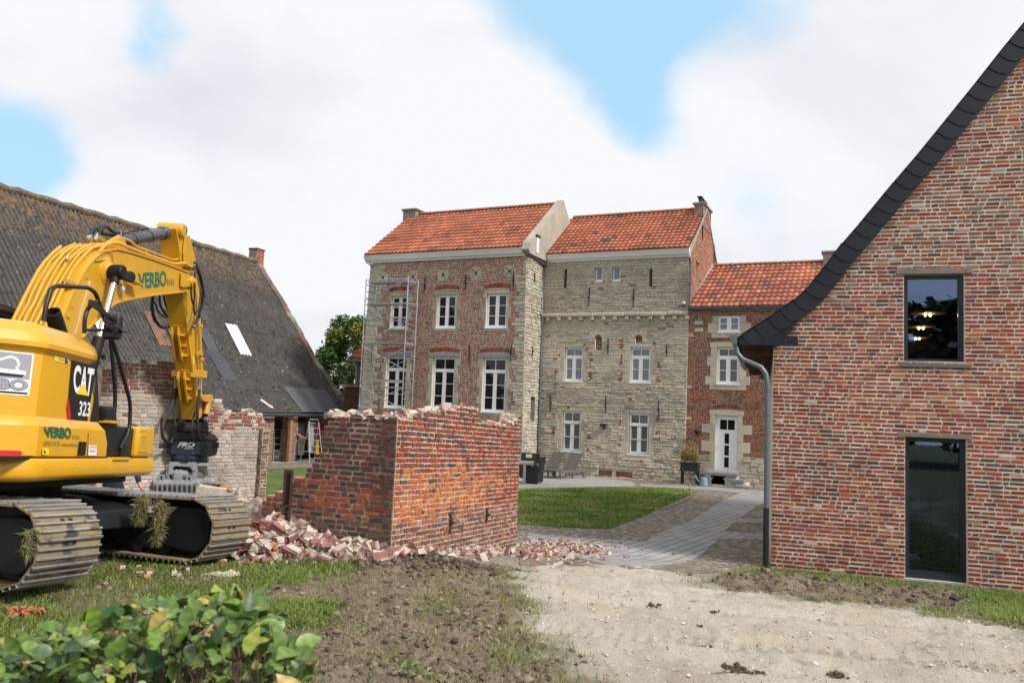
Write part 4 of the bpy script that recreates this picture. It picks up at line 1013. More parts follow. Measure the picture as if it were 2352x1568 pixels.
def nois(s, d=8, r=.65, dist=0):
    n = gn('ShaderNodeTexNoise'); n.inputs['Scale'].default_value = s; n.inputs['Detail'].default_value = d; n.inputs['Roughness'].default_value = r; n.inputs['Distortion'].default_value = dist
    t.links.new(tcn.outputs['Object'], n.inputs['Vector']); return n.outputs['Fac']
def ramp(f, stops):
    r = gn('ShaderNodeValToRGB'); e = r.color_ramp.elements
    while len(e) < len(stops): e.new(.5)
    for q, (p, c) in zip(e, stops): q.position = p; q.color = (*c, 1)
    t.links.new(f, r.inputs[0]); return r.outputs[0]
def gmix(f, a, b):
    m_ = gn('ShaderNodeMix', data_type='RGBA')
    if isinstance(f, float): m_.inputs[0].default_value = f
    else: t.links.new(f, m_.inputs[0])
    t.links.new(a, m_.inputs[6]); t.links.new(b, m_.inputs[7]); return m_.outputs[2]
def thr(f, a, b):
    m_ = gn('ShaderNodeMapRange'); t.links.new(f, m_.inputs[0]); m_.inputs[1].default_value = a; m_.inputs[2].default_value = b; return m_.outputs[0]
vc = gn('ShaderNodeVertexColor'); vc.layer_name = 'Zone'; sp = gn('ShaderNodeSeparateColor'); t.links.new(vc.outputs[0], sp.inputs[0])
turf = ramp(nois(2.2), [(.3, (.06, .075, .024)), (.5, (.085, .105, .030)), (.62, (.14, .125, .06)), (.8, (.19, .155, .095))])
turf = gmix(thr(nois(30, 3), .55, .75), turf, ramp(nois(8), [(.3, (.16, .13, .08)), (.7, (.20, .16, .10))]))
soil = ramp(nois(3.5, 10, .7), [(.25, (.13, .10, .072)), (.45, (.21, .165, .12)), (.6, (.28, .23, .17)), (.78, (.37, .31, .235))])
soil = gmix(thr(nois(45, 4), .60, .70), soil, ramp(nois(20), [(.3, (.30, .26, .20)), (.7, (.13, .11, .05))]))
grv = ramp(nois(1.3, 10, .65, .4), [(.28, (.36, .31, .24)), (.42, (.50, .45, .37)), (.56, (.59, .54, .455)), (.75, (.64, .59, .49))])
grv = gmix(thr(nois(1.7, 9, .7, .6), .58, .72), grv, ramp(nois(14), [(.3, (.24, .195, .145)), (.7, (.38, .33, .26))]))
grv = gmix(thr(nois(.7, 5, .6, 1), .56, .66), grv, ramp(nois(6), [(.3, (.50, .42, .27)), (.7, (.58, .50, .36))]))
grv = gmix(thr(nois(55, 4, .7), .52, .64), grv, ramp(nois(70, 3), [(.3, (.30, .28, .25)), (.6, (.58, .55, .50))]))
cob = ramp(nois(2.5), [(.3, (.22, .20, .17)), (.6, (.36, .33, .28)), (.8, (.44, .38, .29))])
col = gmix(sp.outputs[0], turf, soil); col = gmix(sp.outputs[2], col, cob); col = gmix(sp.outputs[1], col, grv)
t.links.new(col, bs.inputs['Base Color'])
bp1 = gn('ShaderNodeBump'); bp1.inputs['Distance'].default_value = .06; t.links.new(nois(11, 9, .7), bp1.inputs['Height'])
bp2 = gn('ShaderNodeBump'); bp2.inputs['Distance'].default_value = .012; t.links.new(nois(60, 4, .7), bp2.inputs['Height']); t.links.new(bp1.outputs[0], bp2.inputs['Normal']); t.links.new(bp2.outputs[0], bs.inputs['Normal'])
me.materials.append(gm); go = bpy.data.objects.new('ground', me); COL.objects.link(go); go['kind'] = 'structure'

# ---------------------------------------------------------------- courtyard sheets, each a few millimetres above the one below
def cmat(name, kind):
    m = bpy.data.materials.new(name); m.use_nodes = True; tt = m.node_tree; b = tt.nodes['Principled BSDF']; b.inputs['Roughness'].default_value = .9; b.inputs['Specular IOR Level'].default_value = .25
    def n(ty, **k):
        q = tt.nodes.new(ty)
        for a, c in k.items(): setattr(q, a, c)
        return q
    tc_ = n('ShaderNodeTexCoord'); mpp = n('ShaderNodeMapping'); tt.links.new(tc_.outputs['Object'], mpp.inputs[0])
    def ns(s, d=6, r=.6):
        q = n('ShaderNodeTexNoise'); q.inputs['Scale'].default_value = s; q.inputs['Detail'].default_value = d; q.inputs['Roughness'].default_value = r; tt.links.new(tc_.outputs['Object'], q.inputs['Vector']); return q.outputs['Fac']
    def rp(f, st):
        r = n('ShaderNodeValToRGB'); e = r.color_ramp.elements
        while len(e) < len(st): e.new(.5)
        for q, (p, c) in zip(e, st): q.position = p; q.color = (*c, 1)
        tt.links.new(f, r.inputs[0]); return r.outputs[0]
    def mxx(f, a, c):
        q = n('ShaderNodeMix', data_type='RGBA'); tt.links.new(f, q.inputs[0]); tt.links.new(a, q.inputs[6]); tt.links.new(c, q.inputs[7]); return q.outputs[2]
    def mrg(f, a, c):
        q = n('ShaderNodeMapRange'); tt.links.new(f, q.inputs[0]); q.inputs[1].default_value = a; q.inputs[2].default_value = c; return q.outputs[0]
    if kind == 'cobble':
        v = n('ShaderNodeTexVoronoi', feature='F1'); v.inputs['Scale'].default_value = 6.5; v.inputs['Randomness'].default_value = .75; tt.links.new(mpp.outputs[0], v.inputs['Vector'])
        base = rp(v.outputs['Color'], [(.2, (.14, .13, .12)), (.5, (.23, .215, .195)), (.8, (.33, .305, .27))])
        jt = mrg(v.outputs['Distance'], .38, .52)
        joint = rp(ns(1.1), [(.35, (.14, .12, .095)), (.6, (.20, .16, .11)), (.75, (.30, .20, .11))])
        c = mxx(jt, base, joint)
        dry = mrg(ns(.7, 8, .7), .58, .70); c = mxx(dry, c, rp(ns(20), [(.3, (.26, .19, .10)), (.7, (.42, .29, .15))]))
        tt.links.new(c, b.inputs['Base Color'])
        bp = n('ShaderNodeBump'); bp.inputs['Distance'].default_value = -.05; tt.links.new(v.outputs['Distance'], bp.inputs['Height']); tt.links.new(bp.outputs[0], b.inputs['Normal'])
    elif kind == 'paver':
        mpp.inputs['Rotation'].default_value = (0, 0, math.radians(-58))
        br = n('ShaderNodeTexBrick'); br.inputs['Scale'].default_value = 1; br.inputs['Brick Width'].default_value = .22; br.inputs['Row Height'].default_value = .22; br.inputs['Mortar Size'].default_value = .012
        br.inputs['Color1'].default_value = (.27, .275, .28, 1); br.inputs['Color2'].default_value = (.35, .35, .345, 1); br.inputs['Mortar'].default_value = (.11, .10, .09, 1); tt.links.new(mpp.outputs[0], br.inputs['Vector'])
        c = mxx(mrg(ns(1.2, 8, .7), .52, .75), br.outputs['Color'], rp(ns(9), [(.3, (.36, .34, .30)), (.7, (.46, .42, .35))])); tt.links.new(c, b.inputs['Base Color'])
        bp = n('ShaderNodeBump'); bp.inputs['Distance'].default_value = -.008; tt.links.new(br.outputs['Fac'], bp.inputs['Height']); tt.links.new(bp.outputs[0], b.inputs['Normal'])
    elif kind == 'lawn':
        c = rp(ns(1.3, 9, .65), [(.28, (.060, .105, .022)), (.45, (.085, .14, .028)), (.58, (.13, .165, .045)), (.75, (.22, .20, .085))]); tt.links.new(c, b.inputs['Base Color'])
        bp = n('ShaderNodeBump'); bp.inputs['Distance'].default_value = .03; tt.links.new(ns(60, 3), bp.inputs['Height']); tt.links.new(bp.outputs[0], b.inputs['Normal'])
    else:
        c = rp(ns(1.5, 8, .6), [(.3, (.26, .26, .26)), (.6, (.32, .315, .305)), (.8, (.38, .365, .34))]); tt.links.new(c, b.inputs['Base Color'])
    return m
def sheet(name, poly, z, m, res=.5, edge=.06, kind='structure', soft=0):
    poly = [p for p in poly]; import mathutils
    # densify the outline, then triangulate with the ground's own heights
    pts = []
    for a, b in zip(poly, poly[1:] + poly[:1]):
        n = max(1, int(math.hypot(b[0] - a[0], b[1] - a[1]) / res))
        for i in range(n):
            x, y = lerp(a[0], b[0], i / n), lerp(a[1], b[1], i / n)
            if soft: x += soft * fbm(x * 3, y * 3, 1); y += soft * fbm(x * 3, y * 3, 5)
            pts.append((x, y))
    x0, x1 = min(p[0] for p in pts), max(p[0] for p in pts); y0, y1 = min(p[1] for p in pts), max(p[1] for p in pts)
    inner = []
    xx = x0
    while xx < x1:
        yy = y0
        while yy < y1:
            if sdist((xx, yy), pts) > res * .45: inner.append((xx, yy))
            yy += res
        xx += res
    allp = [V((a, b)) for a, b in pts + inner]; n = len(pts)
    v2, e2, f2, *_ = mathutils.geometry.delaunay_2d_cdt(allp, [], [list(range(n))], 1, 1e-4)
    mb = MB(); mb.add([V((p.x, p.y, gbase(p.x, p.y) + z)) for p in v2], [tuple(f) for f in f2])
    bd = [V((a, b, gbase(a, b) + z)) for a, b in pts]
    for a, b in zip(bd, bd[1:] + bd[:1]): mb.quad(a, a - Z * .05, b - Z * .05, b)
    o = mb.build(name, m, loc=(0, 0, 0)); o['kind'] = kind; return o
MC, MP, ML, MT = cmat('cobbles', 'cobble'), cmat('pavers', 'paver'), cmat('lawn', 'lawn'), cmat('concrete', 'terrace')
far = lambda a, w: tuple(MF.P(a, 0, w).xy)
cobp = G2([(1195, 1300), (1186, 1228), (1188, 1150)]) + [far(-9.0, .0), far(-7.9, .02), far(5, .02)] + [tuple(RB.P(-.2, 0, -7.5).xy), tuple(RB.P(-.02, 0, -.1).xy)] + G2([(1690, 1312), (1600, 1316), (1480, 1306), (1330, 1300)])
sheet('cobbles', cobp, .012, MC, soft=.03)
lawnp = G2([(1150, 1128), (1250, 1124), (1420, 1120), (1530, 1122), (1592, 1128), (1600, 1133), (1560, 1147), (1500, 1175), (1400, 1216), (1290, 1212), (1188, 1204), (1100, 1200)])
lawn = sheet('lawn', lawnp, .028, ML, .4, soft=.05)
terp = G2([(1100, 1124), (1250, 1121), (1420, 1117), (1452, 1117), (1461, 1113), (1450, 1106), (1415, 1100.5)]) + [far(-5.0, .03), far(-8.0, .03), far(-7.95, 2.0), far(-12, 2.0)]
sheet('terrace', terp, .02, MT, .5)
pathp = G2([(1470, 1112), (1640, 1119), (1740, 1127), (1775, 1129), (1775, 1150), (1735, 1165), (1700, 1192), (1770, 1194), (1770, 1203), (1690, 1201), (1660, 1222), (1770, 1228), (1770, 1240), (1650, 1240), (1612, 1275), (1580, 1290), (1500, 1300), (1400, 1300), (1210, 1236), (1215, 1226), (1380, 1240), (1480, 1245), (1525, 1222), (1590, 1195), (1660, 1150), (1700, 1133), (1640, 1127), (1470, 1117)])
sheet('path', pathp, .022, MP, .3)
# back court in front of the barn
bc = [gpt(x, y) for x, y in ((520, 1062), (560, 1068), (760, 1052), (760, 1045), (600, 1050))]
sheet('rear_path', [(p.x, p.y) for p in (gpt(560, 1067), gpt(740, 1060), gpt(800, 1055), gpt(800, 1048), gpt(740, 1050), gpt(560, 1059))], .022, MT, .6)
sheet('rear_cobbles', [(p.x, p.y) for p in (gpt(480, 1078), gpt(800, 1072), gpt(900, 1060), gpt(800, 1030), gpt(560, 1030))], .010, MC, .6)
sheet('rear_lawn', [(p.x, p.y) for p in (gpt(540, 1160), gpt(800, 1160), gpt(860, 1120), gpt(800, 1074), gpt(540, 1080))], .010, ML, .6)
# ================================================================ barn with its long grey roof
tb = math.radians(20); hb = V((math.sin(tb), math.cos(tb), 0)); gbv = V((-math.cos(tb), math.sin(tb), 0))
BE = atY(805, 945, 40).xy.to_3d()
z3 = lambda x, y: (x / 2.731, 402 + y / 2.731)
BG = Plane(BE, gbv)
vpx = [(1600, 545), (1650, 640), (1750, 800), (1870, 1010), (1960, 1180), (2000, 1230), (2070, 1340), (2200, 1455)]
bprof = [BG.uv(*z3(*p)) for p in vpx]; bprof[-1] = (0.0, 1.42)
bprof = [(a, b) for a, b in bprof]; zrb = bprof[0][1]
def bpt(s, t, off=0):     # s metres from the far gable towards the camera, t = index along the slope
    i = min(int(t), len(bprof) - 2); f = t - i; w = lerp(bprof[i][0], bprof[i + 1][0], f); z = lerp(bprof[i][1], bprof[i + 1][1], f)
    dz = V((bprof[i + 1][0] - bprof[i][0], bprof[i + 1][1] - bprof[i][1])).normalized(); n = -gbv * -dz.y * 1 - Z * -dz.x
    n = (gbv * dz.y * 1 - Z * dz.x); n = n if n.z > 0 else -n
    sag = .05 * noise.noise(V((s * .25, t * .4, 0)))
    return BE + gbv * w - hb * s + Z * (z + sag) + n * off
def binv(x, y):
    for i in range(len(bprof) - 1):
        p0 = BE + gbv * bprof[i][0] + Z * bprof[i][1]; p1 = BE + gbv * bprof[i + 1][0] + Z * bprof[i + 1][1]
        s, b = Plane(p0, -hb, p1 - p0).uv(x, y); L_ = (p1 - p0).length
        if -.02 <= b <= L_ + .02: return s, i + b / L_
    return 0, 0
barn = thing('barn', bpt(6, 7) - Z * 2.2, 'huge barn with steep lichen-covered corrugated roof sweeping down over an open porch', 'barn')
def corr(mb, s0, s1, t0, t1, off, amp=.036, per=.21, nt_=None, col=(.052, .048, .045), trough_shade=.5, sub=5):
    ns = max(2, int((s1 - s0) / per * sub)); nt_ = nt_ or max(2, int((t1 - t0) * 3)); vs = []
    for j in range(nt_ + 1):
        t = lerp(t0, t1, j / nt_)
        for i in range(ns + 1):
            s = lerp(s0, s1, i / ns); vs.append(bpt(s, t, off + amp * math.sin(2 * math.pi * s / per)))
    for i in range(ns):
        k = 1 + trough_shade * math.sin(2 * math.pi * (lerp(s0, s1, (i + .5) / ns)) / per); b0_ = len(mb.v)  # darker troughs and lighter crests paint in the shading of the corrugation
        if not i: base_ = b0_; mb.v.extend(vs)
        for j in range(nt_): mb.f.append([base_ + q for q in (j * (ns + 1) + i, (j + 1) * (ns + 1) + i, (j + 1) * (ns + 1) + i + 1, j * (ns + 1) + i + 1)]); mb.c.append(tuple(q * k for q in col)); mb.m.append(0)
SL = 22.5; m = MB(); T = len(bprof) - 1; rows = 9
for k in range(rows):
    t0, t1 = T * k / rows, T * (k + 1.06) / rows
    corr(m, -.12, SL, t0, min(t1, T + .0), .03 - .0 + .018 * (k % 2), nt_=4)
br = mat('lichen_roof_sheet', attr=True, rough=.95, var=.25, vscale=1.2)
t_ = br.node_tree; b_ = t_.nodes['Principled BSDF']
def bn(ty, **k):
    n = t_.nodes.new(ty)
    for a, c in k.items(): setattr(n, a, c)
    return n
tcb = bn('ShaderNodeTexCoord')
def layer(cur, col, scale, thr, soft, fac=1.0, mask=None, det=6):
    n = bn('ShaderNodeTexNoise'); n.inputs['Scale'].default_value = scale; n.inputs['Detail'].default_value = det; n.inputs['Roughness'].default_value = .7; t_.links.new(tcb.outputs['Object'], n.inputs['Vector'])
    r = bn('ShaderNodeMapRange'); t_.links.new(n.outputs['Fac'], r.inputs[0]); r.inputs[1].default_value = thr; r.inputs[2].default_value = thr + soft; r.inputs[4].default_value = fac; f = r.outputs[0]
    if mask: mu = bn('ShaderNodeMath', operation='MULTIPLY'); t_.links.new(f, mu.inputs[0]); t_.links.new(mask, mu.inputs[1]); f = mu.outputs[0]
    x = bn('ShaderNodeMix', data_type='RGBA'); t_.links.new(f, x.inputs[0]); t_.links.new(cur, x.inputs[6]); x.inputs[7].default_value = (*col, 1); return x.outputs[2]
cur = b_.inputs['Base Color'].links[0].from_socket
cur = layer(cur, (.035, .032, .028), 1.3, .5, .12, .5); cur = layer(cur, (.09, .086, .08), .8, .52, .15, .4); cur = layer(cur, (.022, .02, .018), 3.2, .55, .06)
cur = layer(cur, (.27, .27, .255), 4.5, .64, .03); cur = layer(cur, (.17, .17, .16), 9, .60, .05)
sx = bn('ShaderNodeSeparateXYZ'); t_.links.new(tcb.outputs['Object'], sx.inputs[0]); mrz = bn('ShaderNodeMapRange'); t_.links.new(sx.outputs[2], mrz.inputs[0]); z0_ = zrb - ROOTLOC[barn.name].z; mrz.inputs[1].default_value = z0_ - 2.0; mrz.inputs[2].default_value = z0_ - .2
cur = layer(cur, (.28, .13, .03), 5, .54, .06, 1, mrz.outputs[0]); cur = layer(cur, (.13, .095, .05), 2.5, .46, .1, .6, mrz.outputs[0])
t_.links.new(cur, b_.inputs['Base Color'])
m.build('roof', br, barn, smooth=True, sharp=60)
m = MB(); m.quad(bpt(-.1, 0, -.04), bpt(SL, 0, -.04), bpt(SL, T, -.04), bpt(-.1, T, -.04)) if False else None
for k in range(T): m.quad(bpt(0, k, -.05), bpt(0, k + 1, -.05), bpt(SL, k + 1, -.05), bpt(SL, k, -.05))
m.build('roof_boarding', M['wood_dk'], barn)
def sheetp(px, matn, nm='roof_sheet', off=.065, lab=None):
    q = [binv(*z3(*p)) for p in px]; s0, s1 = min(a for a, _ in q), max(a for a, _ in q); t0, t1 = min(b for _, b in q), max(b for _, b in q)
    # the sheet is square on the roof: take the mean of its edges
    s0 = (sorted(a for a, _ in q)[0] + sorted(a for a, _ in q)[1]) / 2; s1 = (sorted(a for a, _ in q)[2] + sorted(a for a, _ in q)[3]) / 2
    t0 = sum(sorted(b for _, b in q)[:2]) / 2; t1 = sum(sorted(b for _, b in q)[2:]) / 2
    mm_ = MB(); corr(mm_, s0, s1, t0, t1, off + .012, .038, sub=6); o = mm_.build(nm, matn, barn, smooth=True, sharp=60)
    if lab: o['label'] = lab
rs = mat('rusty_sheet', (.20, .10, .065), rough=.8, var=.3, vscale=2, spots=((.05, .035, .04), 1.8, .52, .12), spots2=((.34, .24, .18), 3, .58, .1))
bs_ = mat('blue_grey_sheet', (.035, .041, .052), rough=.6, var=.25, vscale=3, spots=((.15, .15, .15), 12, .66, .04)); ws_ = mat('white_sheet', (.74, .74, .74), rough=.5)
sheetp([(872, 855), (950, 870), (1088, 1080), (1003, 1076)], rs, lab='rust stained corrugated sheet let into the roof')
sheetp([(1393, 932), (1468, 942), (1580, 1138), (1503, 1124)], ws_, lab='clean white corrugated sheet let into the roof')
sheetp([(575, 890), (640, 900), (700, 1030), (600, 1010)], ws_)
sheetp([(1225, 845), (1280, 850), (1312, 920), (1260, 915)], bs_); sheetp([(1240, 960), (1290, 965), (1350, 1105), (1275, 1100)], bs_)
sheetp([(1285, 1100), (1350, 1105), (1487, 1300), (1395, 1296)], bs_)
sheetp([(975, 745), (1020, 750), (1045, 860), (1000, 850)], bs_); sheetp([(1030, 960), (1070, 965), (1085, 1040), (1065, 1040)], bs_)
lg = mat('newer_grey_sheet', (.085, .088, .095), rough=.85, var=.2, vscale=2, spots=((.04, .04, .04), 5, .6, .05))
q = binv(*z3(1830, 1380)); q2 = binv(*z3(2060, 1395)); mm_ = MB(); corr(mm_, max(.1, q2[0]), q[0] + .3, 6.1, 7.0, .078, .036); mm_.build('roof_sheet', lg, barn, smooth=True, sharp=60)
for (p0, p1) in (((1625, 1418), (1700, 1468)),):
    a = binv(*z3(*p0)); b = binv(*z3(*p1)); m = MB(); m.tube([bpt(*a, .09), bpt(*b, .09)], .05, 6); m.build('roof_strip', ws_, barn)
m = MB(); m.mi = 0
r0_ = bpt(-.1, 0, .05); r1_ = bpt(SL, 0, .05); m.tube([r0_.lerp(r1_, i / 60) + Z * .03 * math.sin(i * 2.1) for i in range(61)], [.13 + .02 * (i % 2) for i in range(61)], 8); m.build('ridge_capping', mat('mossy_ridge', (.12, .105, .08), rough=.95, var=.3, spots=((.28, .15, .04), 5, .55, .08), bump=.03, bscale=8), barn)
# far gable wall rising past the roof as a ragged coping
m = MB(); vx = [(a, b) for a, b in bprof]
for (a, b), (c, d) in zip(vx, vx[1:]):
    n = max(1, int(math.hypot(a - c, b - d) / .35))
    for i in range(n):
        f0, f1 = i / n, (i + 1) / n; p0 = (lerp(a, c, f0), lerp(b, d, f0)); p1 = (lerp(a, c, f1), lerp(b, d, f1)); hh = random.uniform(.14, .24) * (1 if b < 5 else .8)
        if b < 2.6: hh = .08
        q = [BE + gbv * p0[0] + Z * (p0[1] - .3) + hb * .05, BE + gbv * p1[0] + Z * (p1[1] - .3) + hb * .05]
        o = hb * .42
        m.hexa([q[0], q[1], q[1] + o, q[0] + o, q[0] + Z * (.3 + hh), q[1] + Z * (.3 + hh * random.uniform(.8, 1.1)), q[1] + o + Z * (.3 + hh), q[0] + o + Z * (.3 + hh)], pick([((.10, .085, .07), 3), ((.16, .10, .08), 2), ((.22, .10, .07), 1), ((.2, .18, .15), 1)]))
m.build('gable_coping', mat('gable_masonry', attr=True, rough=.95, var=.3, vscale=4, bump=.03, bscale=12), barn)
m = MB(); m.poly([BE + gbv * a + Z * b + hb * .3 for a, b in vx] + [BE + Z * -1 + hb * .3, BE + gbv * 6.5 - Z * 1 + hb * .3], (.2, .1, .08)); m.build('gable_wall', M['brick_far'], barn)
cp = BE + gbv * (bprof[0][0] + .12) + Z * zrb + hb * .25; CB = Plane(cp.xy.to_3d(), -gbv)
m = MB(); q = CB.uv(*z3(1587, 465)); q2 = CB.uv(*z3(1637, 465))
for pl_, l_ in ((Plane(CB.P(q[0], 0, .3), CB.e1), q2[0] - q[0]), (Plane(CB.P(q2[0], 0, .3), -CB.n), .6), (Plane(CB.P(q[0], 0, -.3), CB.n), .6)):
    masonry(m, pl_, zrb - .4, q[1] - .08, .072, lambda z: [(0, l_)], (), ((.2, 1), (.1, 1)), .016, .01, .003, .003, lambda a, z: pick([((.16, .13, .11), 3), ((.10, .09, .08), 2)] if pl_.n.dot(CB.n) > .9 else RED), (0, 1))
o = m.build('chimney', [M['mortar_far'], M['brick_far']], barn); m = MB(); CB.box(m, q[0] - .03, q2[0] + .03, q[1] - .08, q[1], -.34, .34, None, .01); m.build('chimney_cap', M['rust'], o)
# porch: gutter, piers, back wall
BF = Plane(BE, hb); zb = lambda x, y: (574.2 + x / 5.461, 861.4 + y / 5.461)
m = MB(); m.tube([BF.P(a, 1.33, .10) for a in (-20, -12, -6, 0)], .07, 8); m.build('gutter', M['zinc_d'], barn)
m = MB()
def pier(mb, x0, x1, w0, w1, z0=-1.0, z1=1.35, pal=FARRED):
    a0 = BF.uv(x0, 960, w1)[0]; a1 = BF.uv(x1, 960, w1)[0]
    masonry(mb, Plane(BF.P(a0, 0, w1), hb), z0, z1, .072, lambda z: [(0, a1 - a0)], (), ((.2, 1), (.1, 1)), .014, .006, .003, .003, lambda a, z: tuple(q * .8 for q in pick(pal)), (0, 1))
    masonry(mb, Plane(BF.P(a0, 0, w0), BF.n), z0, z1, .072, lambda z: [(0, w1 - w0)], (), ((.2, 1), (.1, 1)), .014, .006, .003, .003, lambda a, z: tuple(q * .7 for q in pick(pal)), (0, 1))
    mb.mi = 0; mb.quad(BF.P(a1, z0, w1), BF.P(a1, z0, w0), BF.P(a1, z1, w0), BF.P(a1, z1, w1))
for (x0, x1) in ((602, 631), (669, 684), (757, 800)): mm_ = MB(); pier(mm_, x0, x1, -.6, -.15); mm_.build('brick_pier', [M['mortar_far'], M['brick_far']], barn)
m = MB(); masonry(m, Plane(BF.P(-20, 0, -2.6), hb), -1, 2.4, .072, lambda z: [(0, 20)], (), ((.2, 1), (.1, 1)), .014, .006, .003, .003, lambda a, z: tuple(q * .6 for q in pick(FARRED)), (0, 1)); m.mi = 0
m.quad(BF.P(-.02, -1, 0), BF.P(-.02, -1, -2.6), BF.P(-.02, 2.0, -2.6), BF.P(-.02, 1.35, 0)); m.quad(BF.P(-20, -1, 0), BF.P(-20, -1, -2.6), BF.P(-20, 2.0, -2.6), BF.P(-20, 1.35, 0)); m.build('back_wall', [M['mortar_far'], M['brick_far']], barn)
m = MB(); a = BF.uv(*zb(505, 700), -.1)[0]; a2 = BF.uv(*zb(490, 970), -.1)[0]; m.box(BF.P((a + a2) / 2, .2, -.1), (hb, BF.n, (Z + hb * ((a - a2) / 2.0)).normalized()), (.09, .06, 1.15)); m.build('porch_post', M['wood'], barn)
def bfz(x, y, w): return BF.uv(*zb(x, y), w)
# boards, level and ladders leaning in the porch
def board(nm, x0, y0, x1, y1, w, mt, lab, cat, lean=.12):
    a0, z1 = bfz(x0, y0, w); a1, z0 = bfz(x1, y1, w); m = MB(); z0 = max(z0, -.86)
    m.hexa([BF.P(a0, z0, w + lean), BF.P(a1, z0, w + lean), BF.P(a1, z0, w + lean - .04), BF.P(a0, z0, w + lean - .04), BF.P(a0, z1, w), BF.P(a1, z1, w), BF.P(a1, z1, w - .04), BF.P(a0, z1, w - .04)])
    return tag(m.build(nm, mt), lab, cat)
board('white_board', 733, 590, 828, 955, -.4, M['cornice'], 'white board leaning in the barn porch behind the tall stepladder', 'board')
board('red_board', 838, 588, 903, 985, -.2, mat('dark_red_paint', (.18, .012, .025), rough=.5), 'dark red panel leaning in the porch right of the white board', 'board')
board('plank_panel', 602, 600, 660, 995, -.75, M['wood_old'], 'grey-brown plank panel standing beside the man in the porch', 'board')
board('spirit_level', 832, 815, 853, 992, .0, mat('yellow_paint', (.75, .5, .02), rough=.5), 'long yellow spirit level leaning beside the stepladder', 'tool', .05)
def stepladder(nm, c, wd, h, sp, lab, n=7, e=None):
    e = e or hb; nn = V((-e.y, e.x, 0)); t = thing(nm, c, lab, 'ladder')
    top = c + Z * h; m = MB()
    for s in (-1, 1): m.tube([c + e * (s * wd / 2) - nn * sp / 2, top + e * (s * wd * .36)], .022, 6)
    m.tube([top + e * (-wd * .36), top + e * (-wd * .3) + Z * .12, top + e * (wd * .3) + Z * .12, top + e * (wd * .36)], .02, 6); m.build('front_frame', M['alu'], t)
    for k in range(1, n): m = MB(); f = k / n; a = (c - nn * sp / 2).lerp(top, f); w_ = lerp(wd / 2, wd * .36, f); m.box(a, (e, nn, Z), (w_, .05, .013)); m.build('tread', M['alu'], t)
    for s in (-1, 1): m = MB(); m.tube([c + e * (s * wd / 2 * 1.1) + nn * sp / 2, top + e * (s * wd * .34)], .018, 6); m.build('rear_leg', M['alu'], t)
    m = MB(); b0 = c + nn * sp / 2 + (top - c - nn * sp / 2) * .28; m.tube([b0 - e * wd * .5, b0 + e * wd * .5], .014, 6); m.build('rear_brace', M['alu'], t)
    return t
ev = (BF.n * .8 + hb * .6).normalized()
g_ = BF.P(bfz(775, 1030, .6)[0], -.80, .6); stepladder('stepladder', g_, .62, 1.85, 1.15, 'tall aluminium stepladder standing open in front of the porch', 7, V((.82, .57, 0)))
g_ = BF.P(bfz(335, 960, -.9)[0], -.80, -.9); stepladder('stepladder', g_, .45, 1.35, .5, 'shorter old stepladder deep in the porch behind the planter', 5, V((.8, .6, 0)))
a, z_ = bfz(440, 740, -.5); a2, _ = bfz(422, 965, -.5); m = MB(); m.tube([BF.P(a2, -.82, -.5), BF.P(a, z_, -.7)], .016, 6); tag(m.build('broomstick', M['wood']), 'thin wooden tool handle leaning in the dark porch', 'tool')
pc = gpt(*zb(282, 1050)); t = thing('planter', pc, 'grey concrete planter with lavender in front of the barn porch', 'planter')
m = MB(); m.loft([[pc + V((sx * r, sy * r, z)) for sx, sy in ((-1, -1), (1, -1), (1, 1), (-1, 1))] for r, z in ((.38, 0), (.42, .44), (.38, .44), (.36, .38))]); m.build('pot', mat('concrete_pot', (.24, .24, .23), rough=.9, var=.15), t)
m = MB()
for i in range(900):
    a = random.uniform(0, 6.28); r = random.uniform(0, 1); b = pc + V((math.cos(a) * r * .3, math.sin(a) * r * .3, .4)); l_ = random.uniform(.3, .6); d = V((math.cos(a) * r * .9, math.sin(a) * r * .9, 1)).normalized(); s = V((random.uniform(-1, 1), random.uniform(-1, 1), 0)).normalized() * .008
    m.add([b - s, b + s, b + d * l_], [(0, 1, 2)], jit((.05, .09, .045), .3))
M['leaf'] = mat('leaves', attr=True, rough=.6, spec=.3); m.build('lavender', M['leaf'], t)
pc = gpt(*zb(550, 1062)); t = thing('tool_case', pc, 'open dark green tool case on the cobbles before the porch', 'case'); m = MB(); ee = (X * .97 + Y * .2).normalized(); nn = V((-ee.y, ee.x, 0))
m.box(pc + Z * .05, (ee, nn, Z), (.28, .2, .05)); m.build('case_body', mat('dark_green', (.02, .09, .06), rough=.5), t); m = MB(); m.box(pc - ee * .1 + nn * .22 + Z * .24, (ee, (nn * .3 + Z).normalized(), (nn - Z * .3).normalized()), (.27, .2, .02)); m.build('case_lid', M['blackp'], t)
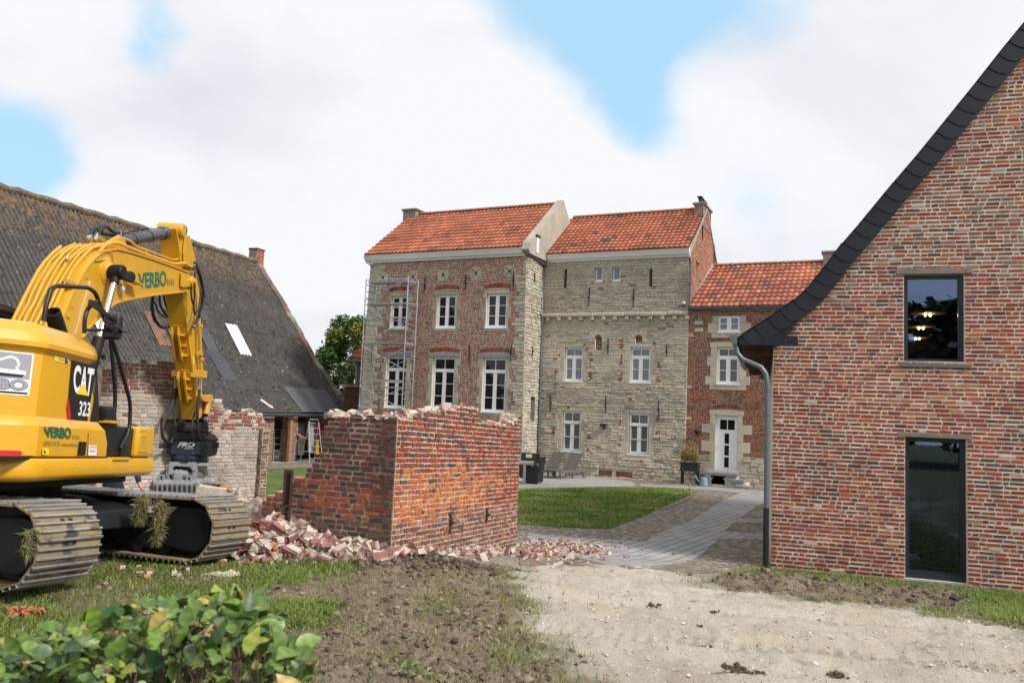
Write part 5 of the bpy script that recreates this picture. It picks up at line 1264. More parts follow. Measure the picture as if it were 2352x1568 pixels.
# ---------------------------------------------------------------- annex, garden wall and tree left of the manor
zt = lambda x, y: (689.1 + x / 4.2, 602.9 + y / 4.2)
AX = Plane(atY(812, 930, 41).xy.to_3d(), (math.cos(ta), -math.sin(ta), 0))
an = thing('annex', AX.P(1, -.8, -1), 'small brick and stone annex with shuttered opening, tucked behind the manor', 'house')
m = MB(); zs_ = AX.uv(*zt(540, 1190))[1]; zt_ = AX.uv(*zt(540, 955))[1]
shut = zrect(AX, zt, 545, 960, 602, 1190)
masonry(m, AX, zs_, zt_, .072, lambda z: [(0, 3)], [shut], ((.2, 1), (.1, 1)), .016, .006, .003, .003, lambda a, z: pick(FARRED), (0, 1)); masonry(m, AX, -1, zs_, .22, lambda z: [(0, 3)], (), ((.4, 1), (.3, 1)), .016, .012, .006, .004, lambda a, z: pick(WARM), (0, 2))
m.mi = 0; m.quad(AX.P(0, -1), AX.P(0, zt_), AX.P(0, zt_, -5), AX.P(0, -1, -5)); m.build('wall', [M['mortar_far'], M['brick_far'], M['stone']], an)
m = MB(); AX.box(m, shut[0], shut[1] + .2, shut[2], shut[3], -.06, -.02); m.build('shutter', mat('grey_shutter', (.10, .095, .10), rough=.8), an)
m = MB(); AX.box(m, -.3, 3, zt_, zt_ + .14, -.1, .3); m.build('eaves_board', M['wood_old'], an)
tile_roof(an, AX.P(-.25, zt_ + .15, .3), AX.P(3, zt_ + .15, .3), AX.P(.55, zt_ + 1.9, -1.6), AX.P(3, zt_ + 2.2, -2.2), 6)
GW = Plane(BE + hb * .3, (AX.P(.3, 0, -.2) - BE).xy.to_3d()); gl = (AX.P(.2, 0, 0) - BE).length
gwz = GW.uv(*zt(400, 1195))[1]; o_ = thing('garden_wall', GW.P(.5, -1, 0), 'dark old brick garden wall with tile coping between barn and manor', 'wall')
m = MB(); masonry(m, GW, -1, gwz, .072, lambda z: [(-1.2, gl + .5)], (), ((.2, 1), (.1, 1)), .014, .008, .003, .003, lambda a, z: tuple(q * .62 for q in pick(FARRED + [((.2, .16, .12), 3)])), (0, 1)); m.build('wall', [M['mortar_far'], M['brick_far']], o_)
m = MB()
for i in range(int((gl + 1.7) / .22)): m.loft([[GW.P(-1.2 + i * .22 + .11 * (1 + math.cos(k / 4 * math.pi)), gwz + .07 * math.sin(k / 4 * math.pi) + dz, w) for k in range(5)] for w, dz in ((.1, 0), (-.3, .06))], True, False)
m.build('tile_coping', M['ridge'], o_)
def tree(name, base, h, crown, n, lab, pal, leaf=.16, seed=1, trunk_r=.22, cz=.6, lights=None, group=None):
    random.seed(seed); t = thing(name, base, lab, 'tree', group); m = MB(); ends = []
    m.tube([base, base + V((.05, 0, h * .25)), base + V((-.05, .05, h * .55)), base + V((.02, 0, h * .8))], [trunk_r, trunk_r * .8, trunk_r * .5, trunk_r * .2], 9)
    for i in range(16):
        a = i * 2.4; f = .25 + .6 * (i / 16); s = base + Z * (h * f); e = s + V((math.cos(a), math.sin(a), .7)) * crown * random.uniform(.45, .8) * (1.15 - f * .7)
        mid = s.lerp(e, .5) + Z * .1; m.tube([s, mid, e], [trunk_r * .4, trunk_r * .25, .02], 6); ends.append(e)
    m.build('trunk', M['wood_old'], t)
    cl = []
    for i in range(int(26 + crown * 6)):
        a = random.uniform(0, 6.283); ph = random.uniform(-.55, 1); rr = math.sqrt(max(0, 1 - ph * ph * .85)) * random.uniform(.55, 1.0)
        c = base + V((math.cos(a) * rr * crown, math.sin(a) * rr * crown, h * cz + ph * h * (1 - cz) * 1.0)); cl.append((c, random.uniform(.16, .32) * crown, pick(pal)))
    m = MB()
    for i in range(n):
        c, r, col = random.choice(cl); d = V((random.gauss(0, 1), random.gauss(0, 1), random.gauss(0, .8))); d = d / max(d.length, .01) * r * random.uniform(.5, 1.05) ; p = c + d
        u = V((random.gauss(0, 1), random.gauss(0, 1), random.gauss(0, .5))).normalized(); v = u.cross(V((random.gauss(0, 1), random.gauss(0, 1), random.gauss(0, 1)))).normalized(); s = leaf * random.uniform(.6, 1.3)
        m.add([p - u * s, p + v * s * .45, p + u * s, p - v * s * .45], [(0, 1, 2, 3)], jit(col, .3))
    m.build('crown', M['leaf'], t); random.seed(seed + 1); return t
tree('broadleaf_tree', V((-10.4, 55, -.8)), 8.6, 3.0, 16000, 'green and yellowish tree rising behind the garden wall left of the manor', [((.055, .11, .02), 5), ((.035, .075, .018), 4), ((.13, .17, .03), 2), ((.20, .19, .04), .8)], .15, 5, cz=.60)
tree('broadleaf_tree', V((-11.3, 60, -.8)), 5.2, 2.2, 6000, 'lower dark green tree between barn gable and manor, behind the wall', [((.035, .08, .018), 5), ((.05, .10, .02), 3)], .15, 9, cz=.5)
# trees standing behind the camera, mirrored in the window panes
tree('broadleaf_tree', V((4.6, -16, -.2)), 7.6, 4.2, 9000, 'big dark tree behind the viewer, seen only mirrored in the upper window', [((.02, .045, .012), 5), ((.03, .06, .014), 3)], .34, 21, cz=.5)
tree('broadleaf_tree', V((-7, -20, -.2)), 11, 6, 7000, 'second dark tree behind the viewer, mirrored faintly in the manor panes', [((.02, .045, .012), 5), ((.03, .06, .014), 3)], .36, 23, cz=.5)
# ---------------------------------------------------------------- aluminium scaffold tower in front of the manor
zs4 = lambda x, y: (689.1 + x / 4.2, 602.9 + y / 4.2)
SF = Plane(LF.P(0, 0, 1.35), e1m); SFb = Plane(LF.P(0, 0, .55), e1m)
sc = thing('scaffold_tower', SF.P(-7.3, -.7, -.3), 'aluminium scaffold tower with diagonal braces standing before the left manor windows', 'scaffold')
aL = (SF.uv(*zs4(640, 155))[0] + SF.uv(*zs4(570, 1380))[0]) / 2; aR = (SF.uv(*zs4(1045, 150))[0] + SF.uv(*zs4(980, 1440))[0]) / 2
zt_ = SF.uv(*zs4(1045, 145))[1]; zg = -.72; ww = {0: 0, 1: -.80}
for a in (aL, aR):
    for w in (0, -.8): m = MB(); m.tube([SF.P(a, zg, w), SF.P(a, zt_, w)], .027, 8); m.build('standard', M['alu'], sc, smooth=True)
z = zg + .35; k = 0
while z < zt_:
    for a in (aL, aR): m = MB(); m.tube([SF.P(a, z, 0), SF.P(a, z, -.8)], .02, 6); m.build('rung', M['alu'], sc, smooth=True)
    z += .29; k += 1
def sfz(x, y, pl=SF): return pl.uv(*zs4(x, y))[1]
m_z = [(0, 365, 150), (0, 585, 375), (0, 805, None)]
def brace(z0, z1, w, flip=False):
    m = MB(); a, b = (aL, aR) if not flip else (aR, aL); m.tube([SF.P(a, z0, w + .03), SF.P(b, z1, w + .03)], .02, 6); m.build('diagonal_brace', M['alu'], sc, smooth=True)
brace(sfz(640, 370), sfz(1045, 160), .02); brace(sfz(625, 585), sfz(1030, 380), .02); brace(sfz(600, 1030), sfz(1000, 830), .02); brace(sfz(600, 1395), sfz(985, 1215), .02)
brace(sfz(600, 805), sfz(1000, 1025), .02, False); brace(sfz(580, 1190), sfz(985, 1410), .02)
for z in (sfz(640, 590) - .1,): brace(z + .9, z - .2, -.8)
brace(sfz(600, 1090), sfz(1000, 890), -.8); brace(sfz(600, 700), sfz(1000, 500), -.85)
for (y0, x0, x1) in ((165, 0, 1), (180, .15, 1.1), (390, .15, 1.1), (538, 0, 1), (770, .15, 1.1), (1140, -.05, 1), (1200, .2, 1)):
    z = sfz(820, y0); m = MB()
    if y0 in (180, 390, 770): SF.box(m, aL + .05, aR - .05, z - .03, z + .02, -.72, -.08); m.build('platform', M['alu_d'], sc)
    elif y0 == 1140: SF.box(m, aL - .03, aR + .03, z - .04, z + .05, -.02, .03); m.build('toe_beam', M['alu_d'], sc)
    else:
        for w in (0, -.8): mm_ = MB(); mm_.tube([SF.P(aL, z, w + .03), SF.P(aR, z, w + .03)], .02, 6); mm_.build('guard_rail', M['alu'], sc, smooth=True)
for (a, y) in ((aL, 495), (aL, 1255), (aR, 215), (aR, 880)): z = sfz(800, y); m = MB(); m.tube([SF.P(a, z - .05, 0), SF.P(a, z + .05, 0)], .032, 8); m.build('blue_sleeve', M['blue'], sc)
# ================================================================ ruined brick wall (corner towards the camera)
WC = V((-1.455, 10.5, 0)); wr = V((.364, .931, 0)).normalized(); wl = V((.931, -.364, 0)).normalized()
WR_ = Plane(WC, wr); WL_ = Plane(WC, wl)        # a runs away along the right face; along the left face a is negative towards the left
zw = lambda x, y: (890 + x / 4.2, 918.8 + y / 4.2); zl = lambda x, y: (574.2 + x / 3.64, 890 + y / 3.64)
rt_px = [(90, 178), (235, 176), (250, 148), (330, 150), (345, 108), (480, 112), (545, 110), (640, 105), (662, 78), (858, 85), (868, 160), (905, 200), (965, 225), (1035, 240), (1180, 240), (1236, 200), (1262, 150), (1290, 145)]
rtop = [WR_.uv(*zw(*p)) for p in rt_px]; rtop[0] = (0, rtop[0][1]); RL = rtop[-1][0]
lt_px = [(1225, 245), (1100, 240), (1000, 225), (860, 215), (815, 250), (770, 235), (672, 275), (640, 320), (605, 365), (590, 440), (615, 490), (600, 540), (565, 575), (525, 620), (520, 655), (470, 690), (460, 740), (375, 760), (300, 850), (170, 900), (105, 950), (95, 1100)]
ltop = [WL_.uv(*zl(*p)) for p in lt_px]
ruin = thing('ruined_wall', WC + V((0, 0, .0)) + wr * 1.5, 'free-standing half demolished brick wall with broken stepped top, in the middle of the picture', 'wall')
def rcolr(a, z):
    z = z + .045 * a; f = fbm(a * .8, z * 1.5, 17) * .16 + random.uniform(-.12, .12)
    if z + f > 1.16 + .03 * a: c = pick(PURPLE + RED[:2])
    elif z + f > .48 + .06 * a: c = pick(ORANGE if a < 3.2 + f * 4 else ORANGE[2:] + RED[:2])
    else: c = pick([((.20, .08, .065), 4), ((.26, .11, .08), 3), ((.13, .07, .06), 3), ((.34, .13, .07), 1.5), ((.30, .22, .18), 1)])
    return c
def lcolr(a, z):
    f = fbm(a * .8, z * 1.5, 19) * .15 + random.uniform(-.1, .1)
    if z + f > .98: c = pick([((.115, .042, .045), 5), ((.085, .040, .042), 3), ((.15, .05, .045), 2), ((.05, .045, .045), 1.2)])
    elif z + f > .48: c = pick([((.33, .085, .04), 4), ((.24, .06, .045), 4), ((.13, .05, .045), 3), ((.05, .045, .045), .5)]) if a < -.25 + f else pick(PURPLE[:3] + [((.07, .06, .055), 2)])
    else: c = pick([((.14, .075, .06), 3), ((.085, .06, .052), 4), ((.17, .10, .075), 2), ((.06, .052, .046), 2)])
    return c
def span(top, z, lo=True):    # right face: the intervals of a where the broken top is higher than z
    out = []; a = 0; st = None; n = 150
    for i in range(n + 1):
        a = RL * i / n; ok = interp(top, a) > z
        if ok and st is None: st = a
        if not ok and st is not None: out.append((st, a)); st = None
    if st is not None: out.append((st, RL))
    return out
SLP = -.047
mb = MB(); RH = .0715
def rb(z): return span(rtop, z + .02 + .0 , True) if True else []
rowsr = lambda z: [iv for iv in span([(a, b - SLP * a) for a, b in rtop], z)]
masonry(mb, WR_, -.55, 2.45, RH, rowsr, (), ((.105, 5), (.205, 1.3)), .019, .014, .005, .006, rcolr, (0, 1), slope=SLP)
def lrow(z):
    best = 0
    for i in range(len(ltop) - 1):
        (a, b), (c, d) = ltop[i], ltop[i + 1]
        if min(b, d) <= z <= max(b, d) + 1e-6 and abs(d - b) > 1e-4: best = min(best, a + (c - a) * (z - b) / (d - b))
    if z < ltop[-1][1]: best = ltop[-1][0] - .05
    return [(best, 0)] if best < -.05 else []
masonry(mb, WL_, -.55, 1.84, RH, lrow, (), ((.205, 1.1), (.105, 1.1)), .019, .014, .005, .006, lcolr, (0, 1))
# core of the walls behind both faces (same courses, 36 cm thick)
mb.mi = 0; z = -.55; TH = .36
while z < 2.4:
    zm = z + RH / 2
    for a, b in rowsr(zm):
        s_ = SLP; q = lambda x, w, zz: WR_.P(x, zz + s_ * x, w)
        mb.hexa([q(a, -.001, z), q(b, -.001, z), q(b, -TH, z), q(a, -TH, z), q(a, -.001, z + RH - .001), q(b, -.001, z + RH - .001), q(b, -TH, z + RH - .001), q(a, -TH, z + RH - .001)][::1], (1, 1, 1))
    if z < 1.8:
        for a, b in lrow(zm):
            q = lambda x, w, zz: WL_.P(x, zz, w); b = -.02
            mb.hexa([q(a, -.001, z), q(b, -.001, z), q(b, -TH, z), q(a, -TH, z), q(a, -.001, z + RH - .001), q(b, -.001, z + RH - .001), q(b, -TH, z + RH - .001), q(a, -TH, z + RH - .001)], (1, 1, 1))
    z += RH
# worn end of the right face: toothing of whitewashed bricks
WE = Plane(WR_.P(RL, 0, 0), -WR_.n)
masonry(mb, WE, -.55, 1.75, RH, lambda z: [(0, .36)], (), ((.18, 1), (.10, 1)), .018, .012, .006, .006, lambda a, z: pick([((.45, .38, .33), 2), ((.22, .08, .07), 3), ((.14, .06, .06), 2)]), (0, 1))
M['mortar_old'] = mat('old_mortar', (.49, .42, .32), rough=.97, var=.3, vscale=8, bump=.014, bscale=40, spots=((.20, .17, .13), 5, .58, .1))
mb.build('brickwork', [M['mortar_old'], M['brick_old']], ruin)
for (x0, y0, x1, y1) in ((600, 1075, 588, 1275), (948, 1035, 942, 1165)):
    a, z1_ = WR_.uv(*zw(x0, y0)); a2, z0_ = WR_.uv(*zw(x1, y1)); m = MB()
    m.tube([WR_.P(a, z1_, .02), WR_.P(lerp(a, a2, .3), lerp(z1_, z0_, .35), .035), WR_.P(lerp(a, a2, .5) + .03, lerp(z1_, z0_, .5), .03), WR_.P(lerp(a, a2, .7), lerp(z1_, z0_, .7), .03), WR_.P(a2, z0_, .02)], .022, 6)
    m.tube([WR_.P(a2, lerp(z1_, z0_, .5), .0), WR_.P(a2, lerp(z1_, z0_, .5), .09)], .02, 6); m.build('wall_anchor', M['rust'], ruin)
# ---------------------------------------------------------------- whitewashed ruined wall behind the excavator
WWr = atY(603, 1150, 16.8); WWl = atY(250, 1150, 14.6); ew = (WWr - WWl).xy.to_3d().normalized()
WW = Plane(WWr.xy.to_3d(), ew)
zz_ = lambda x, y: (344.5 + x / 4.2, 803.9 + y / 4.2)
tp = [(236, 842), (250, 846), (258, 834), (300, 836), (325, 828), (350, 833), (395, 828), (404, 836), (470, 915), (478, 926), (505, 922), (513, 938), (520, 944), (530, 952), (556, 956), (566, 951), (580, 946), (586, 952), (600, 956), (607, 972)]
wtop = [WW.uv(*p) for p in tp]; WA0, WA1 = wtop[0][0], 0.0
ow = thing('whitewashed_wall', WW.P(-2, -.3, 0), 'ruined whitewashed brick wall with bare brick top and corner pier, behind the excavator arm', 'wall')
zb0 = [(a, b) for a, b in [WW.uv(*p) for p in ((236, 905), (405, 912), (470, 985), (530, 990), (560, 983), (607, 990))]]
nh = rect(WW, 366, 962, 412, 1030)
def wcw(a, z):
    lim = interp(zb0, a) + .05 * fbm(a * 3, 1, 3)
    if z > lim: return pick([((.17, .10, .085), 4), ((.24, .10, .07), 2), ((.12, .085, .075), 3), ((.33, .27, .22), 1), ((.28, .08, .05), .8)]) if a < -1.9 else pick([((.42, .33, .26), 3), ((.25, .09, .06), 3), ((.18, .07, .06), 2), ((.5, .42, .33), 2)])
    if random.random() < .012: return (.25, .06, .04)
    f = .78 + .25 * fbm(a * 1.2, z * 1.2, 31) + .1 * fbm(a * 5, z * 5, 3); return tuple(q * f for q in pick([((.50, .44, .38), 4), ((.45, .39, .34), 3), ((.54, .49, .43), 3)]))
def wiv(z):
    out = []; st = None; n = 140
    for i in range(n + 1):
        a = WA0 + (WA1 - WA0) * i / n; ok = interp(wtop, a) > z
        if ok and st is None: st = a
        if not ok and st is not None: out.append((st, a)); st = None
    if st is not None: out.append((st, WA1))
    return out
mb = MB(); masonry(mb, WW, -.6, 3.6, .072, wiv, [nh], ((.2, 1), (.11, 1.2)), .013, .013, .008, .007, wcw, (0, 1))
z = -.6; mb.mi = 0
while z < 3.6:
    for a, b in subtract(wiv(z + .036), [(nh[0], nh[1])] if nh[2] < z < nh[3] else []):
        mb.hexa([WW.P(a, z, -.002), WW.P(b, z, -.002), WW.P(b, z, -.32), WW.P(a, z, -.32), WW.P(a, z + .071, -.002), WW.P(b, z + .071, -.002), WW.P(b, z + .071, -.32), WW.P(a, z + .071, -.32)], (1, 1, 1))
    z += .072
M['wash'] = mat('whitewashed_brick', attr=True, rough=.95, var=.2, vscale=5, bump=.012, bscale=30, spots=((.30, .24, .18), 3, .62, .08), spots2=((.15, .11, .08), 9, .67, .05)); M['wash_m'] = mat('whitewashed_mortar', (.42, .36, .30), rough=.95, var=.25, vscale=4, bump=.012, bscale=30, spots=((.22, .17, .12), 6, .56, .1))
mb.build('brickwork', [M['wash_m'], M['wash']], ow)
pa0 = WW.uv(590, 1150, .0)[0]; pa = WW.uv(596, 1100, .12)[0]; pb = WW.uv(611, 1100, .12)[0]; ptz = WW.uv(600, 985, .12)[1]
mm_ = MB(); pw = [((.16, .115, .09), 3), ((.12, .08, .065), 3), ((.22, .17, .12), 1.5), ((.2, .08, .05), 1)]
masonry(mm_, Plane(WW.P(pa, 0, .14), ew), -.6, ptz, .072, lambda z: [(0, pb - pa)], (), ((.2, 1), (.1, 1)), .016, .012, .006, .006, lambda a, z: pick(pw), (0, 1))
masonry(mm_, Plane(WW.P(pb, 0, .14), -WW.n), -.6, ptz, .072, lambda z: [(0, .5)], (), ((.2, 1), (.1, 1)), .016, .012, .006, .006, lambda a, z: pick(pw), (0, 1))
masonry(mm_, Plane(WW.P(pa, 0, -.4), WW.n), -.6, ptz, .072, lambda z: [(.4, .54)], (), ((.2, 1), (.1, 1)), .016, .012, .006, .006, lambda a, z: pick([((.36, .27, .18), 3), ((.2, .13, .1), 2)]), (0, 1))
mm_.mi = 0; WW.box(mm_, pa, pb, -.6, ptz, -.36, .139, (1, 1, 1)); mm_.build('corner_pier', [M['mortar_old'], M['brick_old']], ow)
m = MB(); a, z_ = WW.uv(*zz_(190, 680)); WW.box(m, nh[0] - .1, nh[1] + .1, nh[3], nh[3] + .07, -.1, .01); m.build('niche_lintel', M['wood_old'], ow)
m = MB(); WW.box(m, nh[0] - .02, nh[1] + .02, nh[2] - .02, nh[3] + .02, -.34, -.26); m.build('niche_back', M['wash_m'], ow)
# rusty steel post by the ruined wall
pp = atY(651, 1262, 10.7); pt = atY(664, 1078, 10.7); t = MB(); d = (pt - pp).normalized(); sx_ = d.cross(Y).normalized(); sy_ = sx_.cross(d)
for (cx_, cy_, hx_, hy_) in ((-.045, 0, .005, .05), (.045, 0, .005, .05), (0, 0, .04, .005)): L_ = (pt - pp).length / 2 + .1; t.box((pp + pt) / 2 - d * .1 + sx_ * cx_ + sy_ * cy_, (sx_, sy_, d), (hx_, hy_, L_))
tag(t.build('steel_post', mat('brown_rust', (.045, .02, .016), rough=.8, var=.3, vscale=8)), 'rusty brown steel profile post standing before the low end of the ruined wall', 'post')
m = MB(); m.tube([pt, pt + V((-.06, .02, -.03)), pt + V((-.10, 0, -.14)), pt + V((-.07, 0, -.2)), pt + V((-.12, .02, -.3))], .0025, 4); tag(m.build('wire', M['iron']), 'thin loose wire hanging from the rusty steel post', 'wire')
# ================================================================ rubble
M['chunk'] = mat('broken_brick', attr=True, rough=.95, var=.3, vscale=14, bump=.008, bscale=50, spots=((.50, .43, .37), 7, .52, .08))
M['chunk2'] = mat('mortar_lump', attr=True, rough=.97, var=.2, vscale=10, bump=.010, bscale=40)
RP = [((.27, .13, .11), 4), ((.19, .08, .08), 4), ((.40, .13, .06), 1.4), ((.44, .38, .33), 3), ((.15, .10, .10), 2)]
BV = None
def blob(mb, c, s, flat, col):
    global BV
    if BV is None:
        g_ = (1 + 5 ** .5) / 2; BV = [V(p).normalized() for p in ((-1, g_, 0), (1, g_, 0), (-1, -g_, 0), (1, -g_, 0), (0, -1, g_), (0, 1, g_), (0, -1, -g_), (0, 1, -g_), (g_, 0, -1), (g_, 0, 1), (-g_, 0, -1), (-g_, 0, 1))]
    a = random.uniform(0, 6.28); ca, sa = math.cos(a) * s, math.sin(a) * s; el = random.uniform(.5, 1)
    vs = []
    for p in BV: k = random.uniform(.6, 1.15); x, y = p.x * k, p.y * k * el; vs.append(V((c.x + ca * x - sa * y, c.y + sa * x + ca * y, c.z + p.z * k * s * flat)))
    mb.add(vs, ((0, 11, 5), (0, 5, 1), (0, 1, 7), (0, 7, 10), (0, 10, 11), (1, 5, 9), (5, 11, 4), (11, 10, 2), (10, 7, 6), (7, 1, 8), (3, 9, 4), (3, 4, 2), (3, 2, 6), (3, 6, 8), (3, 8, 9), (4, 9, 5), (2, 4, 11), (6, 2, 10), (8, 6, 7), (9, 8, 1)), col)
def chunk(mb, c, sx, sy, sz, col, rot=None, rough=.18):
    q = rot or Matrix.Rotation(random.uniform(0, 6.28), 3, V((random.gauss(0, 1), random.gauss(0, 1), random.gauss(0, 1))).normalized())
    vs = []
    for a in (-1, 1):
        for b in (-1, 1):
            for e in (-1, 1):
                vs.append(c + q @ V((a * sx * random.uniform(1 - rough, 1), b * sy * random.uniform(1 - rough, 1), e * sz * random.uniform(1 - rough, 1))))
    # chip one corner
    fs = [(0, 1, 3, 2), (4, 6, 7, 5), (0, 4, 5, 1), (2, 3, 7, 6), (0, 2, 6, 4), (1, 5, 7, 3)]
    mb.add(vs, fs, col)
variants = []
for i in range(14):
    m = MB(); ln = random.choice((.10, .10, .07, .055)); col = pick(RP)
    m.cbox(V((0, 0, 0)), (X, Y, Z), (ln, .05, .027), .004, col)
    m.v = [V(p) + V((random.uniform(-1, 1), random.uniform(-1, 1), random.uniform(-1, 1))) * .0045 for p in m.v]
    if random.random() < .6:
        m.mi = 1; chunk(m, V((random.uniform(-.02, .02), 0, .034)), ln * random.uniform(.5, .9), .042, .014, (.50, .45, .37), Matrix.Identity(3), .3)
    me_ = None; o = m.build('broken_brick', [M['chunk'], M['chunk2']], loc=(0, 0, 0), bevel=0); variants.append(o.data); bpy.data.objects.remove(o)
def hpile(x, y):      # height of the rubble above the ground
    p = V((x, y)); h = 0
    for (cx_, cy_, rx, ry, hh) in PILES:
        d = math.hypot((x - cx_) / rx, (y - cy_) / ry)
        if d < 1: h = max(h, hh * (1 - d * d) ** 1.0 * (1 + .35 * fbm(x * 3, y * 3, 8)))
    return h
def pl_(px, py, rx, ry, h): p = gpt(px, py); return (p.x, p.y, rx, ry, h)
PILES = [pl_(640, 1270, .75, .9, .42), pl_(700, 1285, .7, .55, .26), pl_(600, 1225, .7, 1.5, .62), pl_(780, 1287, .9, .30, .15), pl_(860, 1290, .7, .28, .10), pl_(555, 1205, .9, 2.4, .58), pl_(500, 1175, .9, 2.2, .62), pl_(330, 1170, 2.6, 1.6, .62), pl_(1280, 1262, .85, .5, .09)]
def on_wall(x, y):
    p = V((x, y, 0)) - WC; return (p.dot(wr) > -.03 and p.dot(WR_.n) < .06 and p.dot(wr) < RL + .05) and p.dot(WL_.n) < .05
def gh(x, y): return gz(x, y) + hpile(x, y)
# loose small rubble: one heap of stuff
m = MB(); res = .09
for (cx_, cy_, rx, ry, hh) in PILES:
    n = int(rx * 2 / res); k_ = int(ry * 2 / res); idx = {}; vs = []; fs = []
    for j in range(k_ + 1):
        for i in range(n + 1):
            x = cx_ - rx + 2 * rx * i / n; y = cy_ - ry + 2 * ry * j / k_; idx[i, j] = len(vs); d = math.hypot((x - cx_) / rx, (y - cy_) / ry)
            vs.append(V((x, y, gz(x, y) + (hpile(x, y) * .86 - .02 + .03 * fbm(x * 9, y * 9) if d < 1 else -.08))))
    for j in range(k_):
        for i in range(n):
            m.mi = 0
            x, y = vs[idx[i, j]].x, vs[idx[i, j]].y
            if math.hypot((x + res / 2 - cx_) / rx, (y + res / 2 - cy_) / ry) > 1.03: continue
            m.add([vs[idx[i, j]], vs[idx[i + 1, j]], vs[idx[i + 1, j + 1]], vs[idx[i, j + 1]]], [(0, 1, 2, 3)], jit(random.choice(((.28, .23, .19), (.22, .15, .12), (.25, .2, .17))), .2))
def rpos():
    r = random.random()
    if r < .62:
        c = random.choice(PILES[:8]) if random.random() < .8 else PILES[8]; a = random.uniform(0, 6.28); q = math.sqrt(random.random()) * 1.12; return c[0] + math.cos(a) * q * c[2], c[1] + math.sin(a) * q * c[3]
    if r < .84:                       # scatter along the foot of the walls
        t = random.random(); w = abs(random.gauss(.12, .22)); p = WC + wr * (t * RL * 1.15) + WR_.n * (w + .05) if random.random() < .6 else WC - wl * (t * 2.0) + WL_.n * (w + .05); return p.x, p.y
    p = gpt(random.gauss(1290, 70), random.gauss(1262, 14)); return p.x, p.y
for i in range(5200):
    x, y = rpos()
    if on_wall(x, y): continue
    s = random.uniform(.010, .035); m.mi = 1; chunk(m, V((x, y, gh(x, y) + s * .4)), s, s * random.uniform(.5, 1), s * random.uniform(.4, .8), pick(RP) if random.random() < .5 else jit((.46, .41, .34), .2))
tag(m.build('rubble', [M['chunk'], M['chunk2']], loc=(0, 0, 0)), 'fine rubble of brick bits and mortar heaped round the ruined wall', 'rubble', None, 'stuff')
cnt = 0
def put_chunk(p, label, group, sc=1, rot=None):
    o = bpy.data.objects.new('broken_brick', random.choice(variants)); COL.objects.link(o); o.location = p; o.rotation_euler = rot or (random.gauss(0, .6), random.gauss(0, .6), random.uniform(0, 6.28)); s = sc * random.uniform(.85, 1.2); o.scale = (s, s, s)
    o['label'] = label; o['category'] = 'brick'; o['group'] = group; return o
while cnt < 230:
    x, y = rpos()
    if on_wall(x, y) or y > 13.5: continue
    put_chunk(V((x, y, gh(x, y) + .02)), 'broken brick with pale mortar lying in the rubble at the foot of the ruined wall', 'broken bricks in the rubble', random.choice((1, 1, 1.25, .8))); cnt += 1
for i in range(44):                    # row of bricks to the right of the wall
    p = gpt(lerp(1085, 1400, (i + random.random()) / 44), random.gauss(1268, 9)); put_chunk(V((p.x, p.y, gz(p.x, p.y) + .03)), 'broken brick with pale mortar lying in the rubble at the foot of the ruined wall', 'broken bricks in the rubble', 1)
for i in range(30):                    # on top of the wall
    if i < 18: a = random.uniform(.05, RL - .1); p = WR_.P(a, interp(rtop, a) + .02, -random.uniform(.05, .3))
    else: a = -random.uniform(.05, 1.1); p = WL_.P(a, 1.83, -random.uniform(.05, .25))
    o = put_chunk(p, 'loose brick with pale mortar lying on the broken top of the ruined wall', 'loose bricks on top of the ruined wall', 1.05, (random.gauss(0, .35), random.gauss(0, .35), random.uniform(0, 6.28))); o.name = 'loose_brick'
for i in range(26):
    k = random.randint(9, len(wtop) - 1); a = random.uniform(wtop[8][0], 0); p = WW.P(a, interp(wtop, a) + .02, -random.uniform(.03, .28)); o = put_chunk(p, 'loose brick lying on the ragged top of the whitewashed ruined wall', 'loose bricks on top of the whitewashed wall', 1, (random.gauss(0, .3), random.gauss(0, .3), random.uniform(0, 6.28))); o.name = 'loose_brick'
# mortar dust on the broken top
m = MB()
for i in range(420):
    if i < 260: a = random.uniform(0, RL); b = WR_.P(a, interp(rtop, a), -random.uniform(.0, .34))
    else: a = random.uniform(-1.15, 0); b = WL_.P(a, 1.80, -random.uniform(0, .34))
    s = random.uniform(.012, .045); chunk(m, b + Z * .005, s, s, s * .5, jit((.50, .44, .35), .15), None, .4)
m.build('mortar_crumbs', M['chunk2'], ruin)
def single(nm, c, sx, sy, sz, rz, lab, cat, mt, col=(.5, .47, .42), tilt=.0, n=10):
    m = MB(); q = Matrix.Rotation(rz, 3, 'Z') @ Matrix.Rotation(tilt, 3, 'Y')
    vs = []
    for zz in (-1, 1):
        for i in range(n): a = 6.283 * i / n; r = 1 + .16 * fbm(a * 2 + sx, zz, 3); vs.append(c + q @ V((max(-1, min(1, 1.35 * math.cos(a))) * sx * r, max(-1, min(1, 1.35 * math.sin(a))) * sy * r, zz * sz * (1 + .2 * fbm(a, zz * 3, 5)))))
    m.loft([vs[:n], vs[n:]], True, col=col); return tag(m.build(nm, mt), lab, cat)
zf = lambda x, y: (344.5 + x / 4.2, 803.9 + y / 4.2)
c = gpt(592, 1262); single('stone_block', atY(594, 1250, 10.2), .17, .10, .10, .1, 'large brown-grey stone block topped with white, lowest on the rubble heap', 'stone', M['chunk2'], (.20, .15, .12))
single('plaster_slab', atY(594, 1241, 10.15) + V((0, 0, .01)), .16, .11, .018, .15, 'white plaster slab lying on the brown stone block in the rubble', 'slab', M['white'])
single('mortar_slab', atY(485, 1130, 12.4), .20, .13, .08, .2, 'big pale mortar slab lying right of the crusher jaw', 'slab', M['chunk2'], (.50, .44, .35), .12)
